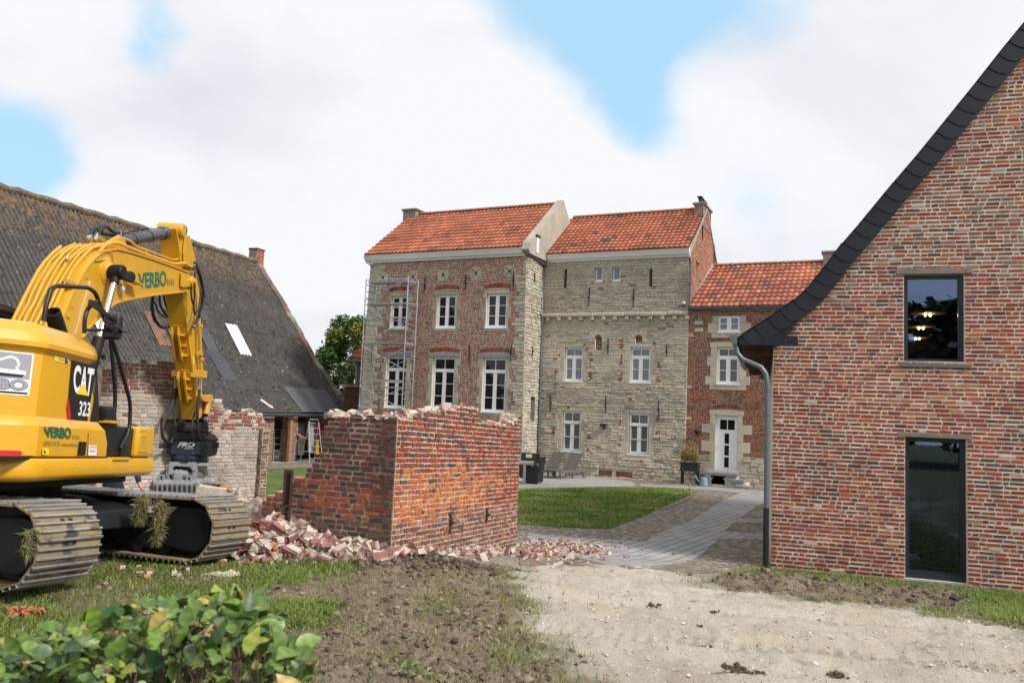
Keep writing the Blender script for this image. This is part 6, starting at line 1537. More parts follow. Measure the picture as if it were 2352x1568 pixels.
for i, (x0, y0, x1, y1, r, lab) in enumerate(((455, 1128, 507, 1112, .045, 'dark splintered timber poking out under the crusher jaw'), (500, 1118, 535, 1128, .05, 'orange-brown broken timber stub beyond the pale mortar slab'))):
    m = MB(); a, b = atY(x0, y0, 12.9), atY(x1, y1, 12.8); m.tube([a, a.lerp(b, .4) + Z * .02, a.lerp(b, .8), b], [r, r * 1.1, r * .8, .008], 6); tag(m.build('broken_timber', M['wood'] if i else M['wood_dk']), lab, 'timber')
# heap of broken roof tiles and roots at the left of the rubble, and two rows of tiles at the right
def shard(mb, c, r, col):
    q = Matrix.Rotation(random.uniform(0, 6.28), 3, 'Z') @ Matrix.Rotation(random.gauss(0, .5), 3, 'X'); vs = []
    w = r * random.uniform(.5, .8); n = 5
    for t in (-1, 1):
        for i in range(n): a = -1 + 2 * i / (n - 1); vs.append(c + q @ V((t * r * random.uniform(.8, 1), a * w, .035 * (1 - a * a))))
    mb.add(vs + [v - Z * .012 for v in vs], [(i, i + 1, n + i + 1, n + i) for i in range(n - 1)] + [(2 * n + i + 1, 2 * n + i, 3 * n + i, 3 * n + i + 1) for i in range(n - 1)] + [(0, n, 3 * n, 2 * n), (n - 1, 3 * n - 1, 4 * n - 1, 2 * n - 1)], col)
def shards(nm, pts, lab, grp, r=(.06, .12), pal=((.36, .12, .06), (.30, .09, .05), (.42, .17, .09))):
    for i, (x, y) in enumerate(pts):
        m = MB(); p = gpt(x, y); shard(m, V((p.x, p.y, gh(p.x, p.y) + .012)), random.uniform(*r), jit(random.choice(pal), .2)); o = m.build(nm, M['chunk2']); tag(o, lab, 'tile', grp)
shards('tile_shard', [(random.gauss(600, 22), random.gauss(1283, 9)) for _ in range(22)], 'broken terracotta tile piece in the heap right of the front track', 'tile shards beside the track')
shards('tile_shard', [(random.uniform(1180, 1380), random.gauss(1268, 7)) for _ in range(20)] + [(random.uniform(1200, 1300), random.gauss(1240, 4)) for _ in range(8)], 'broken terracotta tile lying in the rubble row on the cobbles', 'tile shards on the cobbles', (.035, .08), ((.27, .09, .06), (.22, .08, .06), (.32, .2, .15)))
shards('orange_shard', [(random.gauss(55, 20), random.gauss(1410, 5)) for _ in range(40)], 'small orange brick shard in the scatter at the left picture edge', 'orange shards at the left edge', (.012, .032), ((.42, .14, .07),))
shards('orange_shard', [(random.uniform(245, 430), random.gauss(1318, 8)) for _ in range(18)], 'small orange brick shard lying in the grass between the tracks', 'orange shards between the tracks', (.015, .04), ((.42, .14, .07), (.5, .42, .35)))
m = MB()
for i in range(90):
    p = gpt(random.gauss(610, 26), random.gauss(1280, 8)); b = V((p.x, p.y, gh(p.x, p.y) + .03)); d = V((random.uniform(-1, 1), random.uniform(-.5, .5), random.uniform(-.1, .5))).normalized(); l_ = random.uniform(.1, .35); m.tube([b, b + d * l_ * .5 + Z * .02, b + d * l_], [.004, .004, .002], 4)
tag(m.build('dry_roots', mat('dry_root', (.12, .08, .05), rough=.9)), 'tangle of dry brown roots over the tile heap beside the track', 'roots', None, 'stuff')
# crumpled rag on the grass
m = MB(); c = gpt(505, 1325); n = 16
for j in range(n + 1):
    for i in range(n + 1):
        u, v = i / n - .5, j / n - .5; m.v.append(V((c.x + u * .34 + v * .10, c.y + v * .24, gz(c.x, c.y) + .015 + .07 * abs(fbm(u * 7, v * 7, 3)) * (1 - (2 * u) ** 4))))
for j in range(n):
    for i in range(n):
        if (i, j) in ((0, 0), (0, 1), (n - 1, n - 1), (n - 2, n - 1)): continue
        m.f.append([j * (n + 1) + i, j * (n + 1) + i + 1, (j + 1) * (n + 1) + i + 1, (j + 1) * (n + 1) + i]); m.c.append((1, 1, 1)); m.m.append(0)
tag(m.build('rag', mat('dirty_cloth', (.40, .36, .27), rough=.9, var=.2, vscale=8), smooth=True), 'crumpled dirty beige rag lying on the grass before the front track', 'rag')
# ================================================================ excavator
XC = V((-5.83, 9.2, 0)); tl = math.radians(3.5); h0 = V((-.045, .999, 0)).normalized(); rt = V((.999, .045, 0)).normalized()
hh_ = (h0 * math.cos(tl) - Z * math.sin(tl)).normalized(); up = rt.cross(hh_).normalized()
def PB(b, dz=0): return Plane(XC + rt * b + up * dz, hh_, up)
yel = mat('yellow_paint_gloss', (.66, .345, .012), rough=.3, var=.06, vscale=2, coat=.4, spots=((.40, .27, .06), 2.6, .62, .16), spots2=((.20, .14, .05), 16, .71, .03)); yel2 = mat('yellow_paint_arm', (.60, .32, .014), rough=.38, var=.08, vscale=3, coat=.25, spots=((.28, .18, .05), 3, .62, .14), spots2=((.12, .08, .03), 15, .70, .03))
blk = M['blackp']; sat = mat('satin_black_steel', (.008, .009, .010), rough=.6, spec=.3, var=.3, spots=((.05, .042, .03), 3, .64, .15)); chrome = mat('chrome_rod', (.62, .64, .68), rough=.25, metal=1); cylb = mat('blue_black_cylinder', (.035, .04, .055), rough=.35, coat=.3); hose = mat('rubber_hose', (.022, .022, .024), rough=.6)
steel = mat('fitting_steel', (.45, .46, .46), rough=.35, metal=.9)
z1 = lambda x, y: (x / 3.212, 488.1 + y / 3.212); z4 = lambda x, y: (x / 4.2, 717.8 + y / 4.2); z2 = lambda x, y: (x / 2.875, 861.3 + y / 2.875)
EXC = thing('excavator', XC, 'big yellow tracked excavator with folded arm and grey crusher jaw, at the left', 'excavator')
green = mat('green_letters', (.0, .14, .085), rough=.5); decb = mat('black_decal', (.012, .012, .014), rough=.35); decw = mat('white_decal', (.78, .79, .80), rough=.4); decr = mat('red_decal', (.55, .012, .012), rough=.35); decy = mat('yellow_decal', (.85, .62, .03), rough=.4); decg = mat('grey_decal', (.30, .30, .36), rough=.5)
def text_on(pl, s, q, w, mt, name, parent, offset=.0, shear=0):
    """flat lettering filling the quad q = four (a, b) corners tl, tr, br, bl on a plane"""
    cu_ = bpy.data.curves.new('t', 'FONT'); cu_.body = s; cu_.offset = offset; cu_.shear = shear; cu_.resolution_u = 4; ob = bpy.data.objects.new('t', cu_); COL.objects.link(ob)
    dg = bpy.context.evaluated_depsgraph_get(); me_ = bpy.data.meshes.new_from_object(ob.evaluated_get(dg)); bpy.data.objects.remove(ob)
    xs_ = [v.co.x for v in me_.vertices]; ys_ = [v.co.y for v in me_.vertices]; x0, x1, y0, y1 = min(xs_), max(xs_), min(ys_), max(ys_); vs = []
    for v in me_.vertices:
        u, t = (v.co.x - x0) / (x1 - x0), (v.co.y - y0) / (y1 - y0)
        tp_ = (lerp(q[0][0], q[1][0], u), lerp(q[0][1], q[1][1], u)); bt_ = (lerp(q[3][0], q[2][0], u), lerp(q[3][1], q[2][1], u)); vs.append(pl.P(lerp(bt_[0], tp_[0], t), lerp(bt_[1], tp_[1], t), w))
    m = MB(); m.add(vs, [tuple(p.vertices) for p in me_.polygons]); bpy.data.meshes.remove(me_); return m.build(name, mt, parent)
def quadpx(pl, f, pts, w=0): return [pl.uv(*f(*p), w) for p in pts]
def decal(pl, f, pts, w, mt, name, parent): m = MB(); pp_ = [pl.P(*q, w) for q in quadpx(pl, f, pts, w)]; m.poly(pp_[::-1] if (pp_[1] - pp_[0]).cross(pp_[2] - pp_[1]).dot(pl.n) < 0 else pp_); return m.build(name, mt, parent)
def outline(front, ins, fi=0):
    R = [(front, 1.40, 0, 1), (-.9, 1.40, 0, 1), (-1.72, 1.40, 0, 1), (-1.86, 1.385, -.25, .97), (-1.95, 1.33, -.6, .8), (-2.02, 1.26, -.77, .636), (-2.48, .70, -.77, .636), (-2.56, .55, -.85, .5), (-2.66, .25, -.98, .2)]
    pts = [(a - (0 if i else fi) + na * -0 - na * ins * 1.0, b - nb * ins) for i, (a, b, na, nb) in enumerate(R)]
    pts = [(a, b) for a, b in pts]
    return [XC + hh_ * a + rt * b for a, b in pts] + [XC + hh_ * a - rt * b for a, b in reversed(pts)]
def ring(front, ins, z): return [p + up * z for p in outline(front, ins)]
m = MB(); m.loft([ring(.83, .12, 1.03), ring(.84, .04, 1.045), ring(.85, .008, 1.075), ring(.85, 0, 1.10), ring(.85, 0, 1.235), ring(.845, .012, 1.25)]); m.build('chassis_skirt', yel, EXC, smooth=True, sharp=40)
m = MB()
lv = [(-.44, .045, 1.262), (-.44, .020, 1.275), (-.455, .018, 1.42), (-.53, .022, 1.55), (-.60, .045, 1.60), (-.62, .075, 1.64), (-.80, .078, 1.95), (-.96, .078, 2.225), (-.975, .06, 2.25), (-.985, .022, 2.285), (-.99, .02, 2.33), (-.995, .06, 2.42), (-1.0, .17, 2.51), (-1.0, .24, 2.535)]
m.loft([ring(a, i, z) for a, i, z in lv]); m.build('engine_housing', yel, EXC, smooth=True, sharp=14)
P0 = PB(1.40)
# gap, seams, grab latch
m = MB(); PB(0).box(m, -2.2, .8, 1.24, 1.27, -1.36, 1.345); m.build('gap_dark_strip', blk, EXC)  # black strip stands in for the dark gap between housing and skirt
P1, P2 = PB(1.385), PB(1.323)
for (f, pl_, a, b) in ((z4, P1, (852, 1165), (845, 1392)), (z4, P2, (372, 320), (372, 320))):
    if a == b: continue
    p, q = pl_.uv(*f(*a)), pl_.uv(*f(*b)); m = MB(); m.tube([pl_.P(*p, .0), pl_.P(*q, .0)], .003, 4); m.build('panel_seam', decb, EXC)
q = quadpx(P1, z4, [(762, 1242), (832, 1246), (826, 1380), (754, 1376)]); m = MB(); P1.box(m, q[0][0], q[1][0], q[3][1], q[0][1], -.01, .006); P1.box(m, q[0][0] + .02, q[1][0] - .02, q[3][1] + .03, q[0][1] - .02, .0, .012); m.build('door_latch', blk, EXC)
decal(P2, z4, [(695, 408), (915, 465), (908, 640), (840, 1075), (655, 1057), (641, 930), (660, 810)], .005, decb, 'number_panel', EXC)
decal(P2, z4, [(660, 812), (672, 880), (688, 1060), (655, 1057), (641, 925)], .007, decr, 'red_stripe', EXC)
decal(P2, z4, [(934, 480), (946, 740), (957, 1085), (861, 1078), (903, 860)], .005, decb, 'black_panel', EXC)
text_on(P2, 'CAT', quadpx(P2, z4, [(706, 497), (906, 540), (868, 812), (700, 770)]), .008, decw, 'lettering', EXC, .035)
decal(P2, z4, [(808, 672), (850, 802), (737, 782)], .010, decy, 'yellow_triangle', EXC)
text_on(P2, '323', quadpx(P2, z4, [(762, 850), (868, 866), (855, 1002), (745, 992)]), .008, decw, 'lettering', EXC, .02)
decal(P2, z4, [(523, 377), (664, 411), (661, 497), (521, 465)], .004, decw, 'dealer_sticker', EXC); decal(P2, z4, [(528, 384), (627, 407), (625, 484), (526, 460)], .006, decy, 'dealer_sticker_field', EXC); decal(P2, z4, [(629, 408), (659, 416), (657, 491), (627, 485)], .006, decb, 'dealer_sticker_end', EXC)
text_on(P2, 'Bergerat', quadpx(P2, z4, [(560, 403), (607, 413), (606, 436), (559, 425)]), .008, decb, 'lettering', EXC); text_on(P2, 'Monnoyeur', quadpx(P2, z4, [(560, 435), (614, 450), (613, 472), (559, 459)]), .008, decb, 'lettering', EXC); text_on(P2, 'CAT', quadpx(P2, z4, [(631, 430), (657, 436), (655, 470), (630, 465)]), .008, decw, 'lettering', EXC)
text_on(P1, 'VERBO', quadpx(P1, z4, [(420, 1094), (684, 1108), (684, 1216), (436, 1200)]), .004, green, 'lettering', EXC, .035); text_on(P1, 'B.V.B.A', quadpx(P1, z4, [(697, 1178), (762, 1184), (762, 1220), (697, 1215)]), .004, green, 'lettering', EXC)
text_on(P1, '0473/71.91.72 • www.verbo.be', quadpx(P1, z4, [(421, 1238), (746, 1252), (744, 1292), (421, 1282)]), .004, green, 'lettering', EXC)
decal(P1, z4, [(410, 1304), (472, 1306), (472, 1372), (408, 1370)], .004, decy, 'warning_sticker', EXC); decal(P1, z4, [(420, 1352), (432, 1318), (445, 1354)], .006, decb, 'warning_mark', EXC)
decal(P1, z4, [(856, 1276), (936, 1280), (930, 1378), (850, 1376)], .004, decw, 'service_sticker', EXC); text_on(P1, 'VAN ROY', quadpx(P1, z4, [(862, 1284), (930, 1287), (930, 1306), (861, 1304)]), .006, decr, 'lettering', EXC); text_on(P1, 'Steven', quadpx(P1, z4, [(864, 1312), (918, 1314), (914, 1345), (862, 1342)]), .006, decg, 'lettering', EXC)
# sign on the slanted rear corner
FP = Plane(XC + hh_ * -2.02 + rt * 1.26 - (rt * .636 - hh_ * .77).normalized() * .079, (hh_ * .636 + rt * .77), up)
s0, s1, b0, b1 = -.62, -.012, None, None
tr_ = FP.uv(78.5, 812, .004); br_ = FP.uv(67.5, 909, .004); b1 = tr_[1]; b0 = br_[1]; s1 = (tr_[0] + br_[0]) / 2; s0 = s1 - .62
m = MB(); FP.box(m, s0, s1, b0, b1, -.004, .004); sg = m.build('company_sign', decw, EXC)
m = MB(); m.quad(*[FP.P(a, b, .006) for a, b in ((s0 + .012, b0 + .15), (s1 - .015, b0 + .15), (s1 - .015, b1 - .012), (s0 + .012, b1 - .012))]); m.build('sign_picture', decg, sg)
m = MB(); m.quad(*[FP.P(a, b, .006) for a, b in ((s0 + .03, b0 + .012), (s1 - .015, b0 + .012), (s1 - .015, b0 + .030), (s0 + .03, b0 + .030))]); m.build('sign_rule', decb, sg)
H_ = b1 - b0
text_on(FP, 'VERBO', [(s0 + .03, b0 + .145), (s1 - .02, b0 + .145), (s1 - .02, b0 + .042), (s0 + .03, b0 + .042)], .0065, decb, 'lettering', sg, .06); text_on(FP, 'VERBO', [(s0 + .035, b0 + .140), (s1 - .025, b0 + .140), (s1 - .025, b0 + .047), (s0 + .035, b0 + .047)], .008, decg, 'lettering', sg, .03)
m = MB()
for pts, wd in ((((.10, .40), (.22, .52), (.34, .60), (.42, .56), (.46, .42)), .022), (((.46, .42), (.42, .34), (.47, .30)), .015)):
    for (a, b), (c, d) in zip(pts, pts[1:]):
        pa_, pb_ = FP.P(s0 + .62 * (a + .36), b0 + H_ * (b + .28), .008), FP.P(s0 + .62 * (c + .36), b0 + H_ * (d + .28), .008); n_ = FP.n.cross(pb_ - pa_).normalized() * wd / 2; m.quad(pa_ - n_, pb_ - n_, pb_ + n_, pa_ + n_)
m.build('sign_arm', decw, sg); m = MB()
m.quad(*[FP.P(s0 + .62 * a, b0 + H_ * b, .008) for a, b in ((.45, .50), (.92, .48), (.92, .57), (.45, .60))]); m.build('sign_truck', decw, sg)
m = MB(); m.quad(*[FP.P(s0 + .62 * a, b0 + H_ * b, .0085) for a, b in ((.42, .42), (.88, .42), (.90, .48), (.44, .50))]); m.build('sign_wheels', decb, sg)
FQ = Plane(XC + hh_ * -2.02 + rt * 1.26, (hh_ * .636 + rt * .77), up); q = [FQ.uv(*p, .0) for p in ((-60, 1031), (48, 1035), (53, 1040), (44, 1048), (30, 1058), (-60, 1060))]
m = MB(); m.poly([FQ.P(min(a, .0) if False else a, b, -.012) for a, b in q][::-1]); m.build('red_reflector', decr, EXC)
# black tank guard, step and toolbox on the right front
PT = PB(1.36); q = quadpx(PT, z4, [(1040, 898), (1148, 903), (1158, 1085), (1215, 1096), (1318, 1104), (1322, 1392), (1048, 1392)])
m = MB(); m.prism([PT.P(a, b, -.62) for a, b in q][::-1], PT.n * .6); m.build('tank_guard', blk, EXC, bevel=.035)
q = quadpx(PT, z4, [(1182, 1250), (1235, 1250), (1235, 1392), (1170, 1392)]); m = MB(); PT.box(m, q[0][0], q[1][0], q[3][1], q[0][1], -.2, .02); m.build('step_tread', blk, EXC, bevel=.02)
q = quadpx(P0, z4, [(1302, 1092), (1468, 1108), (1476, 1392), (1312, 1395)]); m = MB(); P0.box(m, q[3][0], q[2][0], q[3][1] + .004, (q[0][1] + q[1][1]) / 2, -.66, .0); m.build('toolbox', yel, EXC, smooth=True, bevel=.04, seg=3)
q = quadpx(P0, z4, [(1330, 1165), (1425, 1165), (1420, 1350), (1325, 1352)]); m = MB(); P0.box(m, q[3][0], q[2][0], q[3][1], q[0][1], -.02, .010); m.build('toolbox_panel', yel, EXC, smooth=True, bevel=.02, seg=3)
q = quadpx(P0, z4, [(1085, 1398), (1240, 1398), (1240, 1422), (1085, 1424)]); m = MB(); P0.box(m, q[0][0], q[1][0], q[3][1], q[0][1] + .006, -.3, .02); m.build('step_plate', yel, EXC, bevel=.008)
q = quadpx(PT, z4, [(1043, 1038), (1127, 1044), (1127, 1070), (1043, 1066)]); m = MB(); PT.box(m, q[0][0], q[1][0], q[3][1], q[0][1], -.3, .04); m.build('step_plate', yel, EXC, bevel=.008)
for (x, y) in ((443, 1497), (705, 1490), (763, 1488), (955, 1478), (1005, 1478), (1252, 1470), (1295, 1468), (1453, 1465)): a, b = P0.uv(*z4(x, y)); m = MB(); m.lathe(P0.P(a, b, -.004), P0.n, [(0, .013), (.008, .011), (.012, .005)], 10); m.build('bolt', yel, EXC, smooth=True)
# slits at the housing's front corner
for k in range(4): a, b = P2.uv(*z4(958, 410 + k * 11)); m = MB(); P2.box(m, a - .02, a + .02, b - .006, b + .006, .03, .062); m.build('vent_slit', decb, EXC)
# cab on the far side
m = MB(); CBp = PB(-1.42); m.prism([CBp.P(a, b, 0) for a, b in ((-.35, 1.27), (1.75, 1.27), (1.85, 1.9), (1.45, 2.98), (-.2, 3.02), (-.35, 2.5))], rt * .95); m.build('cab', sat, EXC, bevel=.04)
m = MB(); CBq = PB(-.47); m.prism([CBq.P(a, b, 0) for a, b in ((-.2, 1.95), (1.65, 1.85), (1.7, 1.95), (1.38, 2.85), (-.12, 2.88))], rt * .012); m.build('cab_window', M['pane'], EXC)
m = MB(); m.tube([PB(-.35).P(*PB(-.35).uv(*z1(x, y))) for x, y in ((-60, 668), (40, 690), (110, 722), (172, 752))], .022, 8); m.tube([PB(-.35).P(*PB(-.35).uv(*z1(x, y))) for x, y in ((-60, 690), (60, 725), (150, 765))], .04, 8); m.build('hood_rail', blk, EXC)
# handrails and mirror
def tubepx(name, mt, b, f, pts, r, n=8, bs=None, parent=None, w=0):
    P_ = []
    for i, p in enumerate(pts): bb = bs[i] if bs else b; pl_ = PB(bb); P_.append(pl_.P(*pl_.uv(*f(*p))))
    # round the corners
    out_ = [P_[0]]
    for i in range(1, len(P_) - 1):
        a_, c_, d_ = P_[i - 1], P_[i], P_[i + 1]; ra = min(.10, (a_ - c_).length * .4, (d_ - c_).length * .4); s_ = c_ + (a_ - c_).normalized() * ra; e_ = c_ + (d_ - c_).normalized() * ra
        for t in (0, .25, .5, .75, 1): out_.append(s_ * (1 - t) ** 2 + c_ * 2 * t * (1 - t) + e_ * t * t)
    out_.append(P_[-1]); m = MB(); m.tube(out_, r, n); return m.build(name, mt, parent or EXC, smooth=True, sharp=60)
tubepx('handrail', blk, 1.15, z1, [(322, 800), (338, 690), (375, 560), (420, 540), (650, 553), (705, 590), (735, 680), (812, 900), (832, 1100), (852, 1330), (845, 1480), (800, 1640)], .024)
tubepx('handrail', blk, 1.36, z1, [(622, 890), (624, 780), (650, 700), (715, 655)], .022); tubepx('handrail', blk, 1.36, z1, [(828, 945), (862, 1040), (920, 1250), (962, 1400), (958, 1560), (940, 1640), (885, 1740)], .022); tubepx('handrail_tie', blk, 1.33, z1, [(630, 865), (780, 868)], .016)
PM = PB(1.40); q = quadpx(PM, z1, [(655, 640), (690, 652), (800, 752), (838, 800), (820, 800), (700, 712), (645, 680)]); m = MB(); m.prism([PM.P(a, b, 0) for a, b in q][::-1], PM.n * .02); m.build('mirror_bracket', blk, EXC)
tubepx('mirror_arm', blk, 1.44, z1, [(815, 770), (852, 800), (872, 835), (850, 850)], .012); tubepx('mirror_arm', blk, 1.5, z1, [(835, 838), (880, 850), (900, 878), (932, 878)], .014)
c0 = PM.P(*PM.uv(*z1(845, 843)), .02); fw = (X * .96 + Y * .1).normalized(); q = quadpx(PM, z1, [(776, 748), (912, 755), (912, 938), (778, 935)])
m = MB(); ct = PM.P((q[0][0] + q[2][0]) / 2, (q[0][1] + q[2][1]) / 2, -.02); ex_ = V((1, -.35, 0)).normalized(); dep = atY(912, 738, ct.y).x; wpx = 136 / 3.212 / FPX * ct.y; hpx = 188 / 3.212 / FPX * ct.y
m.box(ct, (ex_, ex_.cross(Z) * -1, Z), (wpx / 2 * 1.05, .05, hpx / 2)); m.build('mirror', blk, EXC, smooth=True, bevel=.035, seg=3); m = MB(); m.lathe(ct - Y * .05 - ex_ * .0, V((.1, -1, 0)), [(0, .05), (.02, .045), (.04, .02)], 14); m.build('mirror_knuckle', blk, EXC)
PE = PB(.75); e0 = PE.P(*PE.uv(*z1(425, 850))); e1_ = PE.P(*PE.uv(*z1(385, 730))); m = MB(); dd = (e1_ - e0).normalized(); m.lathe(e0 - dd * .1, dd, [(0, .085), ((e1_ - e0).length + .1, .085), ((e1_ - e0).length + .1, .075), (.1, .07)], 20, False); m.build('exhaust_pipe', blk, EXC, smooth=True, sharp=40)
# ---- boom
BW = .27; PR, PL = PB(BW), PB(-BW)
topp = [(330, 1060), (395, 900), (440, 800), (490, 700), (520, 625), (560, 540), (600, 468), (640, 400), (690, 342), (740, 300), (800, 276), (860, 268), (960, 292), (1130, 345), (1310, 410), (1395, 445)]
botp = [(520, 1080), (560, 985), (600, 930), (640, 870), (665, 838), (700, 800), (735, 765), (765, 735), (800, 702), (840, 672), (880, 655), (940, 640), (1040, 622), (1150, 605), (1310, 588), (1400, 572)]
tq = [PR.uv(*z1(*p)) for p in topp]; bq = [PR.uv(*z1(*p)) for p in botp]
m = MB(); m.loft([[PR.P(*t_q), PL.P(*t_q), PL.P(*b_q), PR.P(*b_q)] for t_q, b_q in zip(tq, bq)]); boom = m.build('boom', yel2, EXC, smooth=True, sharp=30)
for src in (tq, bq):
    m = MB(); k = 0; rings = []
    for i, (a, b) in enumerate(src):
        j = min(i + 1, len(src) - 1); i0_ = max(0, i - 1); d = V((src[j][0] - src[i0_][0], src[j][1] - src[i0_][1])).normalized(); n = V((-d.y, d.x)) * (.012 if src is tq else -.012); o_ = n * .2
        rings.append([PR.P(a - n.x, b - n.y, .022), PR.P(a + n.x, b + n.y, .022), PL.P(a + n.x, b + n.y, -.022), PL.P(a - n.x, b - n.y, -.022)])
    m.loft(rings if src is tq else rings[1:]); m.build('flange', yel2, boom, smooth=True, sharp=30)
def at_(pl_, f, x, y, w=0): return pl_.P(*pl_.uv(*f(x, y), w), w)
c = at_(PR, z1, 785, 432); m = MB(); m.lathe(c - rt * .01, rt, [(0, .20), (.02, .19), (.05, .13), (.12, .10), (.20, .095)], 28); m.build('cylinder_boss', yel2, boom, smooth=True, sharp=30)
q = quadpx(PR, z1, [(1322, 442), (1375, 455), (1412, 478), (1414, 530), (1395, 545), (1335, 552), (1318, 545)]); m = MB(); m.prism([PR.P(a, b, .02) for a, b in q][::-1], rt * .03); m.build('tip_plate', yel2, boom, bevel=.01)
c = at_(PR, z1, 1392, 508); m = MB(); m.lathe(c - rt * .62, rt, [(0, .07), (.03, .1), (.66, .10), (.70, .085), (.71, .05), (.75, .045)], 20); m.build('tip_pin', yel2, boom, smooth=True, sharp=30)
text_on(PR, 'VERBO', quadpx(PR, z1, [(1017, 447), (1226, 428), (1226, 546), (1024, 565)]), .004, green, 'lettering', boom, .035); text_on(PR, 'B.V.B.A.', quadpx(PR, z1, [(1230, 492), (1286, 492), (1286, 533), (1230, 538)]), .004, green, 'lettering', boom)
decal(PR, z1, [(888, 523), (929, 523), (927, 574), (889, 576)], .004, decw, 'service_sticker', boom); decal(PR, z1, [(890, 526), (906, 526), (904, 540), (892, 541)], .006, decb, 'sticker_mark', boom); decal(PR, z1, [(908, 524), (921, 526), (918, 543), (908, 540)], .006, mat('orange_decal', (.75, .2, .03)), 'sticker_mark', boom)
c = at_(PR, z1, 948, 474, .16); m = MB(); m.lathe(c, (rt * .8 - hh_ * .5 + up * -.1), [(-.06, .03), (-.05, .075), (.03, .085), (.05, .08), (.052, .07)], 18); m.build('work_light', blk, boom, smooth=True, sharp=30); m = MB(); PR.box(m, *[k for k in (PR.uv(*z1(905, 495))[0], PR.uv(*z1(980, 495))[0], PR.uv(*z1(905, 500))[1], PR.uv(*z1(905, 490))[1])], .03, .17); m.build('light_bracket', yel2, boom)
# boom cylinders
for sb in (1, -1):
    pl_ = PB(.42 * sb); e0 = (PB(.42).uv(*z1(862, 440))); e1_ = PB(.42).uv(*z1(728, 940)); A_, B_ = pl_.P(*e0), pl_.P(*e1_); d = (B_ - A_).normalized()
    m = MB(); m.lathe(A_ - rt * .12 * sb, rt * sb, [(0, .095), (.02, .105), (.20, .105), (.22, .09)], 20); cy = m.build('boom_cylinder_head', sat, EXC, smooth=True, sharp=30)
    m = MB(); m.tube([A_ + d * .05, A_ + d * .17], .062, 14); m.build('rod_eye', sat, cy, smooth=True); m = MB(); m.tube([A_ + d * .15, B_], .042, 16); m.build('rod', chrome, cy, smooth=True); m = MB(); m.tube([B_ - d * .03, B_ + d * 1.0], .075, 16); m.build('barrel', sat, cy, smooth=True)
# stick cylinder on top of the boom
P00 = PB(0); A_, B_, C_ = at_(P00, z1, 872, 222), at_(P00, z1, 1212, 152), at_(P00, z1, 1305, 132); d = (B_ - A_).normalized()
m = MB(); L_ = (B_ - A_).length; m.lathe(A_ - d * .12, d, [(0, .07), (.06, .095), (L_ - .02, .095), (L_ + .0, .118), (L_ + .12, .120), (L_ + .14, .09)], 24); sc_ = m.build('stick_cylinder', cylb, EXC, smooth=True, sharp=30)
m = MB(); m.tube([B_, C_], .048, 16); m.build('rod', chrome, sc_, smooth=True); m = MB(); m.lathe(C_ - rt * .14 + d * .04, rt, [(0, .085), (.02, .10), (.26, .10), (.28, .085)], 18); m.build('rod_eye', sat, sc_, smooth=True, sharp=30)
m = MB(); m.tube([A_ + up * .13 + d * .1, A_ + up * .15 + d * L_ * .55, A_ + up * .13 + d * L_ * .62], .012, 6); m.build('cylinder_line', hose, sc_)
for t in (.25, .6, .97): m = MB(); m.lathe(A_ + d * L_ * t, d, [(0, .1), (.0, .103), (.02, .103), (.02, .1)], 20, False); m.build('cylinder_band', blk, sc_)
q = quadpx(PB(.14), z1, [(800, 262), (830, 205), (880, 180), (915, 205), (935, 285)])
for b in (-.16, .12): m = MB(); m.prism([PB(b).P(a_, b_) for a_, b_ in q][::-1], rt * .04); m.build('cylinder_lug', yel2, boom)
# hydraulic lines
def line(b, pts, r=.020, mt=None, nm='hydraulic_line', par=None): return tubepx(nm, mt or yel2, b, z1, pts, r, 8, parent=par or boom)
line(.24, [(465, 850), (480, 790), (545, 640), (640, 430), (712, 330), (760, 250), (825, 222), (870, 225), (1050, 298), (1085, 312), (1278, 380), (1370, 374), (1425, 420)], .027)
line(.12, [(420, 840), (430, 760), (500, 590), (580, 440), (670, 320), (760, 240), (860, 178), (905, 190), (965, 212), (1008, 255), (1090, 280), (1278, 352), (1385, 326), (1440, 405)], .020)
def topline(b, r, n, off, i1=11, tail=None):
    pts_ = []
    for i in range(i1 + 1):
        a_, z_ = tq[i]; j_ = min(i + 1, len(tq) - 1); k_ = max(0, i - 1); d_ = V((tq[j_][0] - tq[k_][0], tq[j_][1] - tq[k_][1])).normalized(); sft = off + (.010 * (i % 3 == n % 3))
        pts_.append(PB(b).P(a_ - d_.y * sft, z_ + d_.x * sft))
    m_ = MB(); m_.tube(pts_, r, 8); m_.build('hydraulic_line', yel2, boom, smooth=True, sharp=60)
for n_, (b, r, i1) in enumerate(((-.245, .024, 9), (-.175, .018, 10), (-.105, .024, 10), (-.035, .018, 11), (.035, .024, 11), (.10, .018, 11), (.165, .022, 11))): topline(b, r, n_, .055, i1)
for (x0, y0, x1_, y1_) in ((225, 735, 510, 760), (330, 455, 540, 520), (400, 490, 420, 500)):
    if x1_ - x0 < 50: continue
    A_, B_ = at_(PB(-.30), z1, x0, y0), at_(PB(.29), z1, x1_, y1_); mid = (A_ + B_) / 2; m = MB(); ax = (B_ - A_).normalized(); zz = ax.cross(hh_).normalized(); m.box(mid, (ax, zz.cross(ax), zz), ((B_ - A_).length / 2, .035, .028)); m.build('line_clamp', yel2, boom, bevel=.006)
for (b, x, y) in ((.24, 620, 470), (.12, 510, 560), (.02, 470, 510), (-.06, 440, 500), (-.14, 405, 480), (.24, 1068, 305), (.24, 520, 690), (-.21, 355, 470)):
    c = at_(PB(b), z1, x, y); m = MB(); m.box(c, (rt, hh_, up), (.04, .03, .03)); m.build('line_clamp', yel2, boom, bevel=.006)
